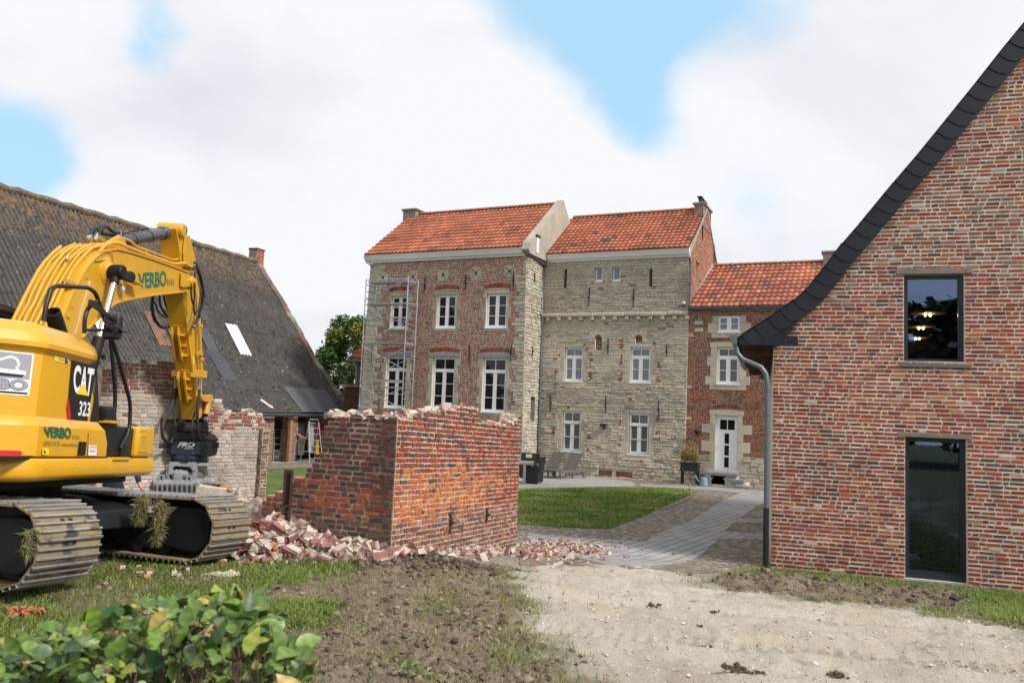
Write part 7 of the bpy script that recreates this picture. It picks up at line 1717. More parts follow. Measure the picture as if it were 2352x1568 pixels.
for (b, x, y) in ((.02, 565, 345), (-.06, 540, 318), (-.14, 495, 520), (.12, 635, 360), (.05, 490, 350)):
    A_ = at_(PB(b), z1, x, y); B_ = at_(PB(b), z1, x + 14, y - 26); m = MB(); m.tube([A_, B_], .026, 8); m.build('pipe_coupling', steel, boom)
for b, pts, r in ((.0, [(655, 190), (672, 150), (700, 118), (740, 122), (760, 160)], .026), (-.1, [(668, 180), (700, 115), (745, 95), (790, 100), (830, 140), (862, 146)], .024), (.05, [(715, 182), (735, 130), (770, 98), (800, 112), (835, 145), (880, 150)], .026), (.1, [(735, 165), (745, 120), (775, 100)], .014), (.0, [(775, 160), (810, 165), (860, 172), (910, 180)], .024)): line(b, pts, r, hose, 'hose')
for b, a0_, a1_ in ((.0, (650, 198), (668, 168)), (.05, (700, 205), (722, 160)), (-.1, (862, 148), (890, 155)), (.0, (850, 175), (885, 165))): A_ = at_(PB(b), z1, *a0_); B_ = at_(PB(b), z1, *a1_); m = MB(); m.tube([A_, B_], .032, 8); m.build('hose_fitting', steel, boom)
line(.29, [(560, 560), (600, 350), (700, 345), (780, 345), (830, 380), (850, 415)], .008) if False else line(.29, [(705, 355), (770, 348), (815, 352), (838, 395), (850, 410)], .008); line(.29, [(738, 285), (815, 285), (835, 320), (838, 370), (852, 405)], .008)
# ---- stick
SW = .155; SR, SL_ = PB(SW), PB(-SW)
bk = [(1298, 122), (1312, 200), (1325, 300), (1338, 420), (1345, 590), (1400, 1000), (1440, 1300), (1460, 1528)]; fr = [(1348, 112), (1356, 180), (1392, 270), (1432, 400), (1468, 560), (1482, 800), (1490, 1200), (1492, 1500)]
tq = [SR.uv(*z1(*p)) for p in bk]; bq = [SR.uv(*z1(*p)) for p in fr]
m = MB(); m.loft([[SR.P(*a_), SR.P(*b_), SL_.P(*b_), SL_.P(*a_)] for a_, b_ in zip(tq, bq)]); stick = m.build('stick', yel2, EXC, smooth=True, sharp=25)
c = at_(SR, z1, 1330, 130); m = MB(); m.lathe(c - rt * .36, rt, [(0, .12), (.41, .12), (.43, .1)], 20); m.build('stick_eye', yel2, stick, smooth=True, sharp=30)
q = quadpx(SR, z1, [(1352, 165), (1385, 170), (1425, 330), (1440, 420), (1345, 400), (1340, 300)]); m = MB(); m.prism([SR.P(a_, b_, .01) for a_, b_ in q][::-1], rt * .03); m.build('stick_gusset', yel2, stick, bevel=.008)
for (y0, y1_, xa, xb) in ((835, 1095, 1278, 1392), (1160, 1405, 1312, 1425)):
    i = 4 if y0 < 1000 else 5; A_ = SR.P(*tq[i]); B_ = SR.P(*tq[i + 1]); e2 = (A_ - B_).normalized(); BP = Plane(A_, rt, e2)
    a0_, z1a = BP.uv(*z1(xa + 12, y0 + 8)); a1_, z0a = BP.uv(*z1(xb, y1_)); a0_ = -.29; a1_ = -.05
    for a_ in (a0_ + .03, a0_ + .15):
        m = MB(); m.prism([BP.P(a_ - .018, z0a + .06, 0), BP.P(a_ - .018, z0a, .06), BP.P(a_ - .018, z0a + .1, .11), BP.P(a_ - .018, z1a - .1, .11), BP.P(a_ - .018, z1a, .05), BP.P(a_ - .018, z1a, 0)], rt * .036); m.build('stick_bracket', yel2, stick, bevel=.006)
    for t in (.2, .5, .8): m = MB(); BP.box(m, a0_ + .165, a0_ + .25, lerp(z0a, z1a, t) - .008, lerp(z0a, z1a, t) + .008, 0, .085); m.build('bracket_rib', yel2, stick)
    m = MB(); m.prism([BP.P(a_, b_, .001) for a_, b_ in ((a0_ - .01, z0a + .05), (a0_ + .05, z0a - .04), (a0_ + .2, z0a - .04), (a0_ + .25, z0a + .1), (a0_ + .25, z1a - .06), (a0_ + .2, z1a + .03), (a0_ + .04, z1a + .03), (a0_ - .01, z1a - .04))], BP.n * .016); m.build('bracket_pad', yel2, stick)
P_ = PB(.24); m = MB(); m.tube([at_(P_, z1, 1468, 820), at_(P_, z1, 1476, 1000), at_(P_, z1, 1486, 1170)], .035, 10); m.build('stick_line', yel2, stick, smooth=True); m = MB(); c = at_(P_, z1, 1468, 1192); m.box(c, (rt, hh_, up), (.13, .08, .07)); m.build('line_block', yel2, stick, bevel=.01); c = at_(PB(-.2), z1, 1300, 1190); m = MB(); m.box(c, (rt, hh_, up), (.07, .06, .06)); m.build('line_block', yel2, stick, bevel=.01)
for x, y in ((1472, 835), (1474, 1040), (1482, 1080)): m = MB(); m.box(at_(P_, z1, x, y), (rt, hh_, up), (.05, .04, .03)); m.build('line_clamp', yel2, stick)
q = quadpx(P_, z1, [(1478, 1348), (1550, 1342), (1560, 1370), (1545, 1400), (1495, 1392), (1480, 1380)]); m = MB(); m.prism([P_.P(a_, b_, -.1) for a_, b_ in q][::-1], rt * .14); m.build('bucket_link', yel2, stick, bevel=.01)
m = MB(); m.tube([at_(P_, z1, 1535, 1395), at_(P_, z1, 1520, 1485)], .045, 8); m.build('link_rod', yel2, stick); m = MB(); m.tube([at_(P_, z1, 1505, 1345), at_(P_, z1, 1500, 1325), at_(P_, z1, 1515, 1318), at_(P_, z1, 1530, 1330), at_(P_, z1, 1532, 1345)], .009, 6); m.build('hose', hose, stick)
decal(SR, z1, [(1420, 1058), (1432, 1048), (1436, 1110), (1424, 1118)], .004, decy, 'warning_sticker', stick)
for b, pts, r in ((.30, [(1436, 370), (1470, 440), (1498, 560), (1500, 640), (1470, 760), (1432, 845)], .033), (.34, [(1445, 395), (1485, 470), (1506, 600), (1500, 690), (1472, 760)], .018), (.30, [(1412, 440), (1408, 560), (1415, 650), (1432, 682)], .018), (.33, [(1436, 440), (1436, 600), (1430, 720), (1440, 760), (1470, 700), (1486, 560)], .018),
                  (-.2, [(1128, 608), (1118, 700), (1140, 790), (1190, 850), (1252, 840)], .030), (-.25, [(1176, 605), (1182, 690), (1225, 755), (1248, 770)], .020), (-.3, [(1140, 660), (1170, 740), (1220, 772), (1248, 762)], .016), (-.2, [(1205, 600), (1215, 660), (1245, 740)], .018)): line(b, pts, r, hose, 'hose')
for b, a0_, a1_ in ((.3, (1432, 385), (1446, 425)), (.3, (1425, 845), (1465, 808)), (.3, (1408, 430), (1412, 455)), (-.22, (1298, 1215), (1296, 1290)), (.24, (1474, 1225), (1466, 1320))): A_ = at_(PB(b), z1, *a0_); B_ = at_(PB(b), z1, *a1_); m = MB(); m.tube([A_, B_], .03, 8); m.build('hose_fitting', steel, stick)
z5 = lambda x, y: (344.5 + x / 4.2, 803.9 + y / 4.2)
def tp5(b, pts, r, nm='hose', mt=None, par=None): return tubepx(nm, mt or hose, b, z5, pts, r, 8, parent=par or stick)
tp5(-.25, [(252, 340), (232, 460), (190, 580), (120, 720), (118, 840), (160, 885), (215, 905)], .03); tp5(-.22, [(268, 360), (245, 520), (240, 780), (205, 890)], .012, mt=mat('green_hose', (.01, .09, .03))); tp5(.28, [(478, 380), (455, 600), (460, 780), (490, 890), (545, 950)], .030); tp5(.2, [(470, 480), (420, 640), (398, 760), (420, 870), (520, 945)], .018)
# ---- crusher attachment
navy = mat('navy_housing', (.012, .022, .040), rough=.35, coat=.2, spots=((.08, .08, .08), 5, .7, .08)); gry = mat('worn_grey_steel', (.30, .31, .33), rough=.55, metal=.25, var=.2, vscale=5, spots=((.42, .40, .37), 5, .58, .1), spots2=((.16, .10, .07), 9, .68, .05))
KO = atY(*z5(385, 930), 15.15); KP = Plane(KO - up * 0, rt, up); KP.O = KO
def kq(x, y, w=0): return KP.uv(*z5(x, y), w)
def kbox(m, x0, y0, x1, y1, w0, w1, ch=0):
    a0_, t_b = kq(x0, y0, w1); a1_, b_b = kq(x1, y1, w1); KP.box(m, a0_, a1_, b_b, t_b, w0, w1, None, ch)
def kpr(m, pts, w0, w1): q = [kq(x, y, w1) for x, y in pts]; pp_ = [KP.P(a_, b_, w0) for a_, b_ in q]; pp_ = pp_ if (pp_[1] - pp_[0]).cross(pp_[2] - pp_[1]).dot(KP.n) > 0 else pp_[::-1]; m.prism(pp_, KP.n * (w1 - w0))
m = MB(); kbox(m, 212, 862, 500, 1016, -.58, 0); kr = m.build('crusher', navy, EXC, bevel=.015)
m = MB(); kpr(m, [(176, 818), (205, 728), (262, 724), (250, 800), (520, 800), (560, 850), (562, 868), (215, 868)], -.62, .02); m.build('housing_flange', sat, kr, bevel=.01)
m = MB(); kpr(m, [(160, 905), (210, 870), (212, 1016), (162, 995)], -.4, -.02); m.build('side_guard', sat, kr); m = MB(); kpr(m, [(485, 868), (545, 856), (562, 920), (545, 1010), (490, 1025)], -.6, .01); m.build('side_guard', sat, kr, bevel=.01)
m = MB(); kbox(m, 590, 885, 655, 942, -.35, -.28); m.build('tow_eye', sat, kr, bevel=.01)
for x0 in (268, 490):
    m = MB(); kpr(m, [(x0, 780), (x0 + 8, 640), (x0 + 30, 596), (x0 + 60, 610), (x0 + 68, 700), (x0 + 62, 780)], -.52, -.46); m.build('coupling_plate', sat, kr, bevel=.01)
    m = MB(); kpr(m, [(x0 - 8, 815), (x0 + 4, 700), (x0 + 40, 680), (x0 + 70, 740), (x0 + 66, 815)], -.14, -.08); m.build('coupling_plate', sat, kr, bevel=.01)
for (y, w, r, x1_) in ((770, -.12, .055, 600), (655, -.38, .055, 560)): a_, b_ = kq(255, y, w); c_, _ = kq(x1_, y, w); m = MB(); m.tube([KP.P(a_, b_, w), KP.P(c_ - .06, b_, w)], r, 14); m.build('coupling_pin', sat, kr, smooth=True); m = MB(); m.lathe(KP.P(c_ - .06, b_, w), rt, [(0, .05), (.05, .05), (.06, .035)], 14); m.build('pin_head', steel, kr, smooth=True, sharp=30)
a_, b_ = kq(385, 1040, -.3); m = MB(); m.lathe(KP.P(a_, b_, -.3) + up * .07, -up, [(0, .30), (.02, .33), (.09, .33), (.10, .31), (.16, .31)], 36); m.build('rotator_ring', navy, kr, smooth=True, sharp=30)
for k in range(22): t = 2 * math.pi * k / 22; m = MB(); m.lathe(KP.P(a_, b_, -.3) - up * .035 + rt * math.cos(t) * .318 + KP.n * math.sin(t) * .318, -up, [(0, .012), (.03, .012)], 6); m.build('ring_bolt', sat, kr)
text_on(KP, 'FRD', [kq(275, 888), (kq(436, 890)), kq(428, 935), kq(263, 937)], .006, mat('grey_letters', (.5, .52, .55), rough=.5), 'lettering', kr, .04, .25); text_on(KP, 'FURUKAWA', [kq(330, 942), kq(420, 944), kq(420, 955), kq(330, 954)], .006, bpy.data.materials['grey_letters'], 'lettering', kr, .02)
a_, b_ = kq(417, 985); m = MB(); m.lathe(KP.P(a_, b_, 0), KP.n, [(0, .014), (.008, .012)], 10); m.build('red_plug', decr, kr)
for (x, y) in ((240, 930), (240, 970), (458, 945), (458, 985)): a_, b_ = kq(x, y); m = MB(); m.lathe(KP.P(a_, b_, 0), KP.n, [(0, .018), (.008, .014)], 8); m.build('cover_bolt', navy, kr)
# jaws
m = MB(); kpr(m, [(186, 1076), (440, 1082), (426, 1160), (405, 1165), (385, 1128), (240, 1118), (215, 1136), (205, 1200), (160, 1200), (150, 1150)], -.10, .0); m.build('upper_jaw_plate', gry, kr, bevel=.012)
m = MB(); kpr(m, [(186, 1076), (560, 1090), (560, 1120), (186, 1110)], -.62, -.10); m.build('jaw_head', gry, kr, bevel=.01)
RS = Plane(KP.P(*kq(430, 1090, 0)) * 1, -KP.n, up); q = [RS.uv(*z5(x, y)) for x, y in ((432, 1090), (560, 1100), (578, 1170), (575, 1230), (545, 1310), (470, 1300), (425, 1310), (425, 1240), (430, 1180))]
m = MB(); m.prism([RS.P(a_, b_, -.05) for a_, b_ in q][::-1], rt * .07); m.build('jaw_side_plate', gry, kr, bevel=.015)
q = [RS.uv(*z5(x, y), .03) for x, y in ((470, 1150), (530, 1160), (542, 1200), (520, 1240), (465, 1232), (458, 1190))]; m = MB(); m.prism([RS.P(a_, b_, .018) for a_, b_ in q][::-1], rt * .006); m.build('side_cover', mat('cover_plate', (.17, .165, .155), rough=.6), kr)
text_on(RS, 'FRD', [RS.uv(*z5(x, y), .03) for x, y in ((474, 1178), (514, 1186), (512, 1214), (470, 1208))], .028, decw, 'lettering', kr, .05)
LS = Plane(KP.P(*kq(165, 1150, 0)), -KP.n, up); m = MB(); m.prism([LS.P(a_, b_, -.02) for a_, b_ in ((0, .1), (.55, .1), (.6, -.3), (.1, -.35), (0, -.1))][::-1], rt * .06); m.build('jaw_side_plate', gry, kr, bevel=.01)
a_, b_ = kq(34, 1282, .05); c_, d_ = kq(470, 1290, .05); A_, B_ = KP.P(a_, b_, -.05), KP.P(c_, d_, -.05)
m = MB(); m.tube([A_, B_], .078, 20); m.build('jaw_roller', gry, kr, smooth=True, sharp=40); 
for e, nn_ in ((A_, -rt), (B_, rt)): m = MB(); m.lathe(e - nn_ * .06, nn_, [(0, .10), (.07, .10), (.08, .08)], 20); m.build('roller_cap', gry, kr, smooth=True, sharp=30)
for k in range(9):
    t = (k + .5) / 9.2; c = A_.lerp(B_, t + .02); m = MB(); m.prism([c + KP.n * a_ + up * b_ - rt * .012 for a_, b_ in ((.0, .06), (-.09, -.02), (-.03, -.23), (.03, -.26), (.10, -.02))], rt * .028); m.build('tooth', gry, kr)
for (x, y) in ((112, 1235), (378, 1245)): a_, b_ = kq(x, y, 0); m = MB(); KP.box(m, a_ - .055, a_ - .02, b_ - .1, b_ + .07, -.12, .02); KP.box(m, a_ + .02, a_ + .055, b_ - .1, b_ + .07, -.12, .02); KP.box(m, a_ - .02, a_ + .02, b_ + .045, b_ + .07, -.12, .02); m.build('roller_lug', gry, kr)
a_, b_ = kq(300, 1195, -.1); m = MB(); m.lathe(KP.P(a_ - .15, b_, -.12), rt, [(0, .09), (.28, .09), (.30, .05), (.36, .04)], 18); m.build('jaw_cylinder', gry, kr, smooth=True, sharp=30)
for x in (245, 280): q = [(x - 12, 1170), (x + 4, 1148), (x + 24, 1160), (x + 20, 1290), (x - 28, 1285)]; m = MB(); kpr(m, q, -.06, .01); m.build('jaw_link', gry, kr, bevel=.006)
a_, b_ = kq(592, 1272, -.3); m = MB(); m.lathe(KP.P(a_ - .14, b_, -.35), rt, [(0, .09), (.14, .09), (.16, .06), (.2, .05)], 16); m.build('pivot_boss', gry, kr, smooth=True, sharp=30)
# ---- undercarriage
f3 = V((.955, -.296, 0)).normalized(); ta_ = math.radians(4); g3 = (V((.296, .955, 0)).normalized() * math.cos(ta_) - Z * math.sin(ta_)).normalized(); uT = f3.cross(g3).normalized()
T0 = atY(90, 1262, 7.1); R = .385; LT = 3.55; W_ = .71
dirt = mat('dusty_track_plate', (.24, .185, .10), rough=.85, var=.35, vscale=5, bump=.004, bscale=40, spots=((.055, .055, .055), 2.6, .55, .08), spots2=((.36, .32, .24), 3.2, .62, .08)); gs = mat('worn_grouser_steel', (.42, .42, .43), rough=.4, metal=.7, var=.3, vscale=6, spots=((.14, .11, .07), 5, .57, .1))
def tpath(s):    # s along the loop: front arc, top run going back, rear arc, bottom run
    per = 2 * LT + 2 * math.pi * R; s %= per; half = math.pi * R
    if s < half: a = -math.pi / 2 + s / R; return V((-R + R * math.cos(a), R * math.sin(a))), V((math.cos(a), math.sin(a)))
    s -= half
    if s < LT: return V((-R - s, R - .035 * math.sin(math.pi * s / LT))), V((0, 1))
    s -= LT
    if s < half: a = math.pi / 2 + s / R; return V((-R - LT + R * math.cos(a), R * math.sin(a))), V((math.cos(a), math.sin(a)))
    s -= half; return V((-R - LT + s, -R)), V((0, -1))
per = 2 * LT + 2 * math.pi * R; NS = 40
for side in (0, 1):
    O_ = T0 + g3 * (2.38 * side)
    at3 = lambda x, z, w: O_ + f3 * x + uT * z + g3 * w
    mp_, mg = MB(), MB(); mh = MB()
    for i in range(NS):
        p, n = tpath((i + .5) * per / NS); t = V((-n.y, n.x)); c = at3(p.x, p.y, W_ / 2) - (f3 * n.x + uT * n.y) * .035; tx = f3 * t.x + uT * t.y; nx_ = f3 * n.x + uT * n.y
        mp_.box(c, (tx, g3, nx_), (per / NS * .49, W_ / 2, .009))
        mp_.box(c + tx * per / NS * .47 + nx_ * .008, (tx, g3, nx_), (.012, W_ / 2, .006))
        for k in (-1, 0, 1):
            q = c + tx * (k * per / NS * .33) + nx_ * .022; mg.box(q, (tx, g3, nx_), (.011 if k else .010, W_ / 2 * (1 if k else .998), .017 if k else .014))
        for sgn in (-1, 1):
            mh.box(c + g3 * (sgn * .045) + tx * (.166 * per / NS) + nx_ * .0095, (tx, g3, nx_), (.014, .022, .0012))
    tr = mp_.build('track', dirt, EXC); mg.build('grousers', gs, tr, bevel=.003, seg=1); ho = mh.build('shoe_holes', decb, tr); ho['kind'] = 'stuff'
    m = MB(); rings = []
    for i in range(64): p, n = tpath(i * per / 64); c = at3(p.x, p.y, 0) - (f3 * n.x + uT * n.y) * .07; nx_ = f3 * n.x + uT * n.y; rings.append([c + g3 * .20, c + g3 * .40, c + g3 * .40 - nx_ * .075, c + g3 * .20 - nx_ * .075])
    rings.append(rings[0]); m.loft(rings, False); m.build('track_chain', sat, tr)
    m = MB(); A = lambda x, z: at3(x, z, .12)
    m.prism([A(-.35, .20), A(-.9, .10), A(-3.4, .13), A(-3.7, -.1), A(-3.4, -.25), A(-.9, -.27), A(-.35, -.20)][::-1], g3 * .36); m.build('track_frame', sat, tr, bevel=.02)
    m = MB(); m.prism([at3(x, z, .06) for x, z in ((-.12, .2), (-.30, .25), (-.62, .24), (-.75, .1), (-.75, -.22), (-.3, -.27), (-.12, -.2))][::-1], g3 * .46); m.build('idler_guard', sat, tr, bevel=.03)
    m = MB(); m.lathe(at3(-R, 0, .2), g3, [(0, .1), (.0, .27), (.2, .27), (.2, .1)], 24); m.build('idler', sat, tr, smooth=True, sharp=30); m = MB(); m.lathe(at3(-R - LT, 0, .15), g3, [(0, .1), (.0, .29), (.3, .29), (.3, .1)], 24); m.build('sprocket', sat, tr, smooth=True, sharp=30)
    for k in range(8): x = -.75 - k * .40; m = MB(); m.lathe(at3(x, -.255, .12), g3, [(0, .05), (0, .075), (.1, .075), (.1, .05), (.26, .05), (.26, .075), (.36, .075), (.36, .05)], 16); m.build('track_roller', sat, tr, smooth=True, sharp=30)
cen = lambda x, z, w: T0 + f3 * x + uT * z + g3 * w
m = MB(); m.prism([cen(x, z, .45) for x, z in ((-1.0, -.02), (-1.08, .19), (-1.9, .29), (-2.6, .29), (-3.1, .22), (-3.1, -.02))][::-1], g3 * 2.05); m.build('car_body', sat, EXC, bevel=.03)
m = MB(); c = XC + up * .70; m.lathe(c, up, [(-.2, .62), (.0, .64), (.02, .70), (.12, .70), (.13, .66), (.33, .66)], 40); m.build('slewing_ring', sat, EXC, smooth=True, sharp=30)
m = MB(); PB(0).box(m, -1.9, .8, .95, 1.04, -1.1, 1.1); m.build('belly_plate', sat, EXC)
m = MB(); c = cen(-1.02, .19, 1.2); m.box(c, (g3, uT, f3), (.035, .04, .004)); m.build('reflector_plate', mat('pale_label', (.35, .42, .42)), EXC)
# ================================================================ people
skin = mat('skin', (.50, .27, .19), rough=.55); navyc = mat('navy_jersey', (.012, .022, .055), rough=.9, var=.2, vscale=12); jean = mat('blue_denim', (.045, .085, .17), rough=.9, var=.2, vscale=12); hairm = mat('dark_hair', (.03, .02, .012), rough=.7); boot = mat('work_boots', (.03, .02, .015), rough=.7)
def skel(name, pts, edges, mt, parent, root=0, lv=2):
    me_ = bpy.data.meshes.new(name); org = ROOTLOC[parent.name]; me_.from_pydata([tuple(p - org) for p, r in pts], edges, []); o = bpy.data.objects.new(name, me_); COL.objects.link(o); o.parent = parent; ROOTLOC[o.name] = org
    o.modifiers.new('skin', 'SKIN'); sv = me_.skin_vertices[0].data
    for i, (p, r) in enumerate(pts): sv[i].radius = (r if isinstance(r, tuple) else (r, r)); sv[i].use_root = (i == root)
    s_ = o.modifiers.new('sub', 'SUBSURF'); s_.levels = lv; s_.render_levels = lv; me_.materials.append(mt)
    for m_ in o.modifiers:
        if m_.type == 'SKIN': m_.use_smooth_shade = True
    return o
def person(c, face, lab, shirt, trousers, arms, sleeve=1.0, bend=0.0):
    """c: ground point, face: heading, arms: per side (elbow, wrist) offsets in (side, forward, up) from the shoulder"""
    t = thing('person', c, lab, 'person'); F_ = V((math.sin(face), math.cos(face), 0)); S_ = V((F_.y, -F_.x, 0))
    Q = lambda s, f_, z: c + S_ * s + F_ * (f_ + bend * max(0, z - .95)) + Z * z
    B = [(Q(0, 0, .96), (.15, .11)), (Q(0, 0, 1.12), (.125, .095)), (Q(0, 0, 1.32), (.155, .105)), (Q(0, 0, 1.44), (.10, .08)), (Q(0, .01, 1.53), .052), (Q(0, .02, 1.60), .075), (Q(0, .03, 1.70), (.078, .092)), (Q(0, .02, 1.765), .06)]
    E_ = [(i, i + 1) for i in range(7)]
    def limb(pts, root): n = len(B); B.extend(pts); E_.append((root, n)); E_.extend((n + i, n + i + 1) for i in range(len(pts) - 1)); return n
    J = {}
    for s in (-1, 1):
        limb([(Q(s * .10, 0, .88), .085), (Q(s * .11, .02, .50), .058), (Q(s * .11, .0, .28), .054), (Q(s * .11, -.02, .10), .036), (Q(s * .12, .12, .05), .034)], 0)
        sh = V((s * .19, 0, 1.42)); el = sh + V(arms[s][0]); wr_ = sh + V(arms[s][1]); J[s] = (sh, el, wr_); q = lambda v: Q(v.x, v.y, v.z); hd = (wr_ - el).normalized()
        n = limb([(q(sh), .055), (q(el), .042), (q(wr_), .027), (q(wr_ + hd * .05), (.04, .022)), (q(wr_ + hd * .09), (.038, .018))], 3)
        for k in range(4): off = V(((k - 1.5) * .018, .004 * k, 0)); L_ = (.075, .085, .08, .065)[k]; limb([(q(wr_ + hd * .11 + off), .0085), (q(wr_ + hd * (.11 + L_ * .5) + off + V((0, .008, 0))), .008), (q(wr_ + hd * (.11 + L_) + off + V((0, .022, 0))), .006)], n + 4)
        limb([(q(wr_ + hd * .05 + V((-s * .035, .02, 0))), .011), (q(wr_ + hd * .10 + V((-s * .045, .035, 0))), .008)], n + 3)
    limb([(Q(0, .125, 1.67), .014)], 6); limb([(Q(-.082, .02, 1.67), .014)], 6); limb([(Q(.082, .02, 1.67), .014)], 6)
    skel('body', B, E_, skin, t)
    TR = [(Q(0, 0, 1.00), (.158, .118)), (Q(0, 0, .93), (.16, .12))]; TE = [(0, 1)]
    for s in (-1, 1): n = len(TR); TR += [(Q(s * .10, 0, .84), .096), (Q(s * .11, .02, .50), .075), (Q(s * .11, 0, .28), .068), (Q(s * .11, -.02, .10), .062)]; TE += [(1, n), (n, n + 1), (n + 1, n + 2), (n + 2, n + 3)]
    skel('trousers', TR, TE, trousers, t)
    SH = [(Q(0, 0, .95), (.165, .125)), (Q(0, 0, 1.12), (.15, .115)), (Q(0, 0, 1.32), (.17, .12)), (Q(0, 0, 1.45), (.10, .085)), (Q(0, 0, 1.50), .065)]; SE = [(i, i + 1) for i in range(4)]
    for s in (-1, 1): sh, el, wr_ = J[s]; e_ = sh.lerp(el, min(1, sleeve * 1.0)); q = lambda v: Q(v.x, v.y, v.z); n = len(SH); SH += [(q(sh), .066), (q(e_ if sleeve < 1 else el), .054)] + ([(q(wr_), .040)] if sleeve >= 1 else []); SE += [(3, n), (n, n + 1)] + ([(n + 1, n + 2)] if sleeve >= 1 else [])
    skel('shirt', SH, SE, shirt, t)
    skel('hair', [(Q(0, -.03, 1.66), .07), (Q(0, -.01, 1.74), .082), (Q(0, .03, 1.78), .06)], [(0, 1), (1, 2)], hairm, t)
    for s in (-1, 1): m = MB(); b_ = Q(s * .115, .05, 0); m.loft([[b_ + S_ * (math.cos(a_) * .05 * k) + F_ * (math.sin(a_) * (.15 if math.sin(a_) > 0 else .09) * k) + Z * z_ for a_ in [6.283 * i / 12 for i in range(12)]] for z_, k in ((.0, 1), (.05, 1.0), (.10, .75), (.14, .62))]); m.build('boot', boot, t, smooth=True, sharp=50)
    for s in (-1, 1): m = MB(); m.lathe(Q(s * .032, .107, 1.695), F_, [(0, .012), (.008, .010), (.012, .004)], 8); m.build('eye', decb, t)
    return t
pp_ = atY(262, 1100, 12.4); person(V((pp_.x, pp_.y, -.29)), math.radians(8), 'person in a navy sweater bending behind the excavator track, back to the viewer', navyc, mat('navy_trousers', (.012, .02, .04), rough=.9), {-1: ((-.12, -.02, -.27), (-.20, .06, -.50)), 1: ((.10, -.02, -.27), (.22, .02, -.50))}, 1.0, .5)
pq = BF.P(bfz(590, 980, -.45)[0] - .12, 0, -.5); person(V((pq.x, pq.y, -.80)), math.radians(95), 'man in navy t-shirt and jeans reaching past the brick pier in the porch', navyc, jean, {-1: ((-.05, .10, -.27), (.0, .25, -.40)), 1: ((.05, .22, -.20), (.03, .46, -.28))}, .6)
# ================================================================ terrace furniture
teak = mat('greyed_teak', (.24, .21, .18), rough=.85, var=.25, vscale=10); wick = mat('black_wicker', (.010, .010, .011), rough=.6, bump=.004, bscale=120)
z7 = lambda x, y: (1148.4 + x / 5.85, 1004.9 + y / 5.85)
def gp7(x, y): return gpt(*z7(x, y))
teak2 = mat('dark_greyed_teak', (.13, .118, .105), rough=.85, var=.25, vscale=10)
def lounger(c, yaw, lab):
    teak = teak2
    t = thing('sun_lounger', c, lab, 'sun lounger', 'wooden loungers on the terrace'); e = V((math.cos(yaw), math.sin(yaw), 0)); s = V((-e.y, e.x, 0))
    for d_ in (-.32, .32): m = MB(); m.box(c + s * d_ + Z * .30, (e, s, Z), (1.0, .022, .04)); m.build('side_rail', teak, t)
    for i in range(9): m = MB(); m.box(c + e * (-.93 + i * .125) + Z * .345, (e, s, Z), (.045, .32, .010)); m.build('slat', teak, t)
    be = (e * .62 + Z * .78).normalized(); bo = c + e * .22 + Z * .35
    for i in range(9): m = MB(); m.box(bo + be * (.06 + i * .092), (be, s, be.cross(s)), (.036, .32, .010)); m.build('backrest_slat', teak, t)
    for d_ in (-.29, .29): m = MB(); m.box(bo + be * .42 + s * d_ - be.cross(s) * -.02, (be, s, be.cross(s)), (.43, .02, .018)); m.build('backrest_rail', teak, t); m = MB(); m.tube([bo + be * .5 + s * d_, c + e * .72 + s * d_ + Z * .30], .013, 6); m.build('prop', teak, t)
    for x_, d_ in ((-.85, -.3), (-.85, .3), (.0, -.3), (.0, .3)): m = MB(); m.box(c + e * x_ + s * d_ + Z * .14, (e, s, Z), (.03, .025, .14)); m.build('leg', teak, t)
    for d_ in (-.33, .33): m = MB(); m.lathe(c + e * .85 + s * d_ + Z * .12, s, [(-.02, .12), (.02, .12)], 16); m.build('wheel', teak, t)
    return t
ty = math.radians(52)
lounger(gp7(800, 545) + V((.28, .15, 0)), ty, 'weathered wooden sun lounger with raised back, right one of two by the stone wall')
lounger(gp7(560, 530) + V((.28, .15, 0)), ty, 'weathered wooden sun lounger half hidden behind the black wicker chairs')
c = gp7(330, 632); tb_ = thing('garden_table', c, 'square greyed wooden garden table at the right end of the ruined wall', 'table'); tz = .74; e = V((math.cos(-.1), math.sin(-.1), 0)); s = V((-e.y, e.x, 0)); cc = c - e * .48 + s * .45
m = MB(); m.box(cc + Z * tz, (e, s, Z), (.72, .50, .035)); m.box(cc + e * .46 + s * .0 + Z * (tz - .07), (e, s, Z), (.02, .45, .04)); m.build('table_top', teak, tb_)
for a_, b_ in ((.46, -.45), (.66, .45), (-.66, -.45), (-.66, .45)): m = MB(); m.box(cc + e * a_ + s * b_ + Z * .35, (e, s, Z), (.045, .045, .36)); m.build('leg', teak, tb_)
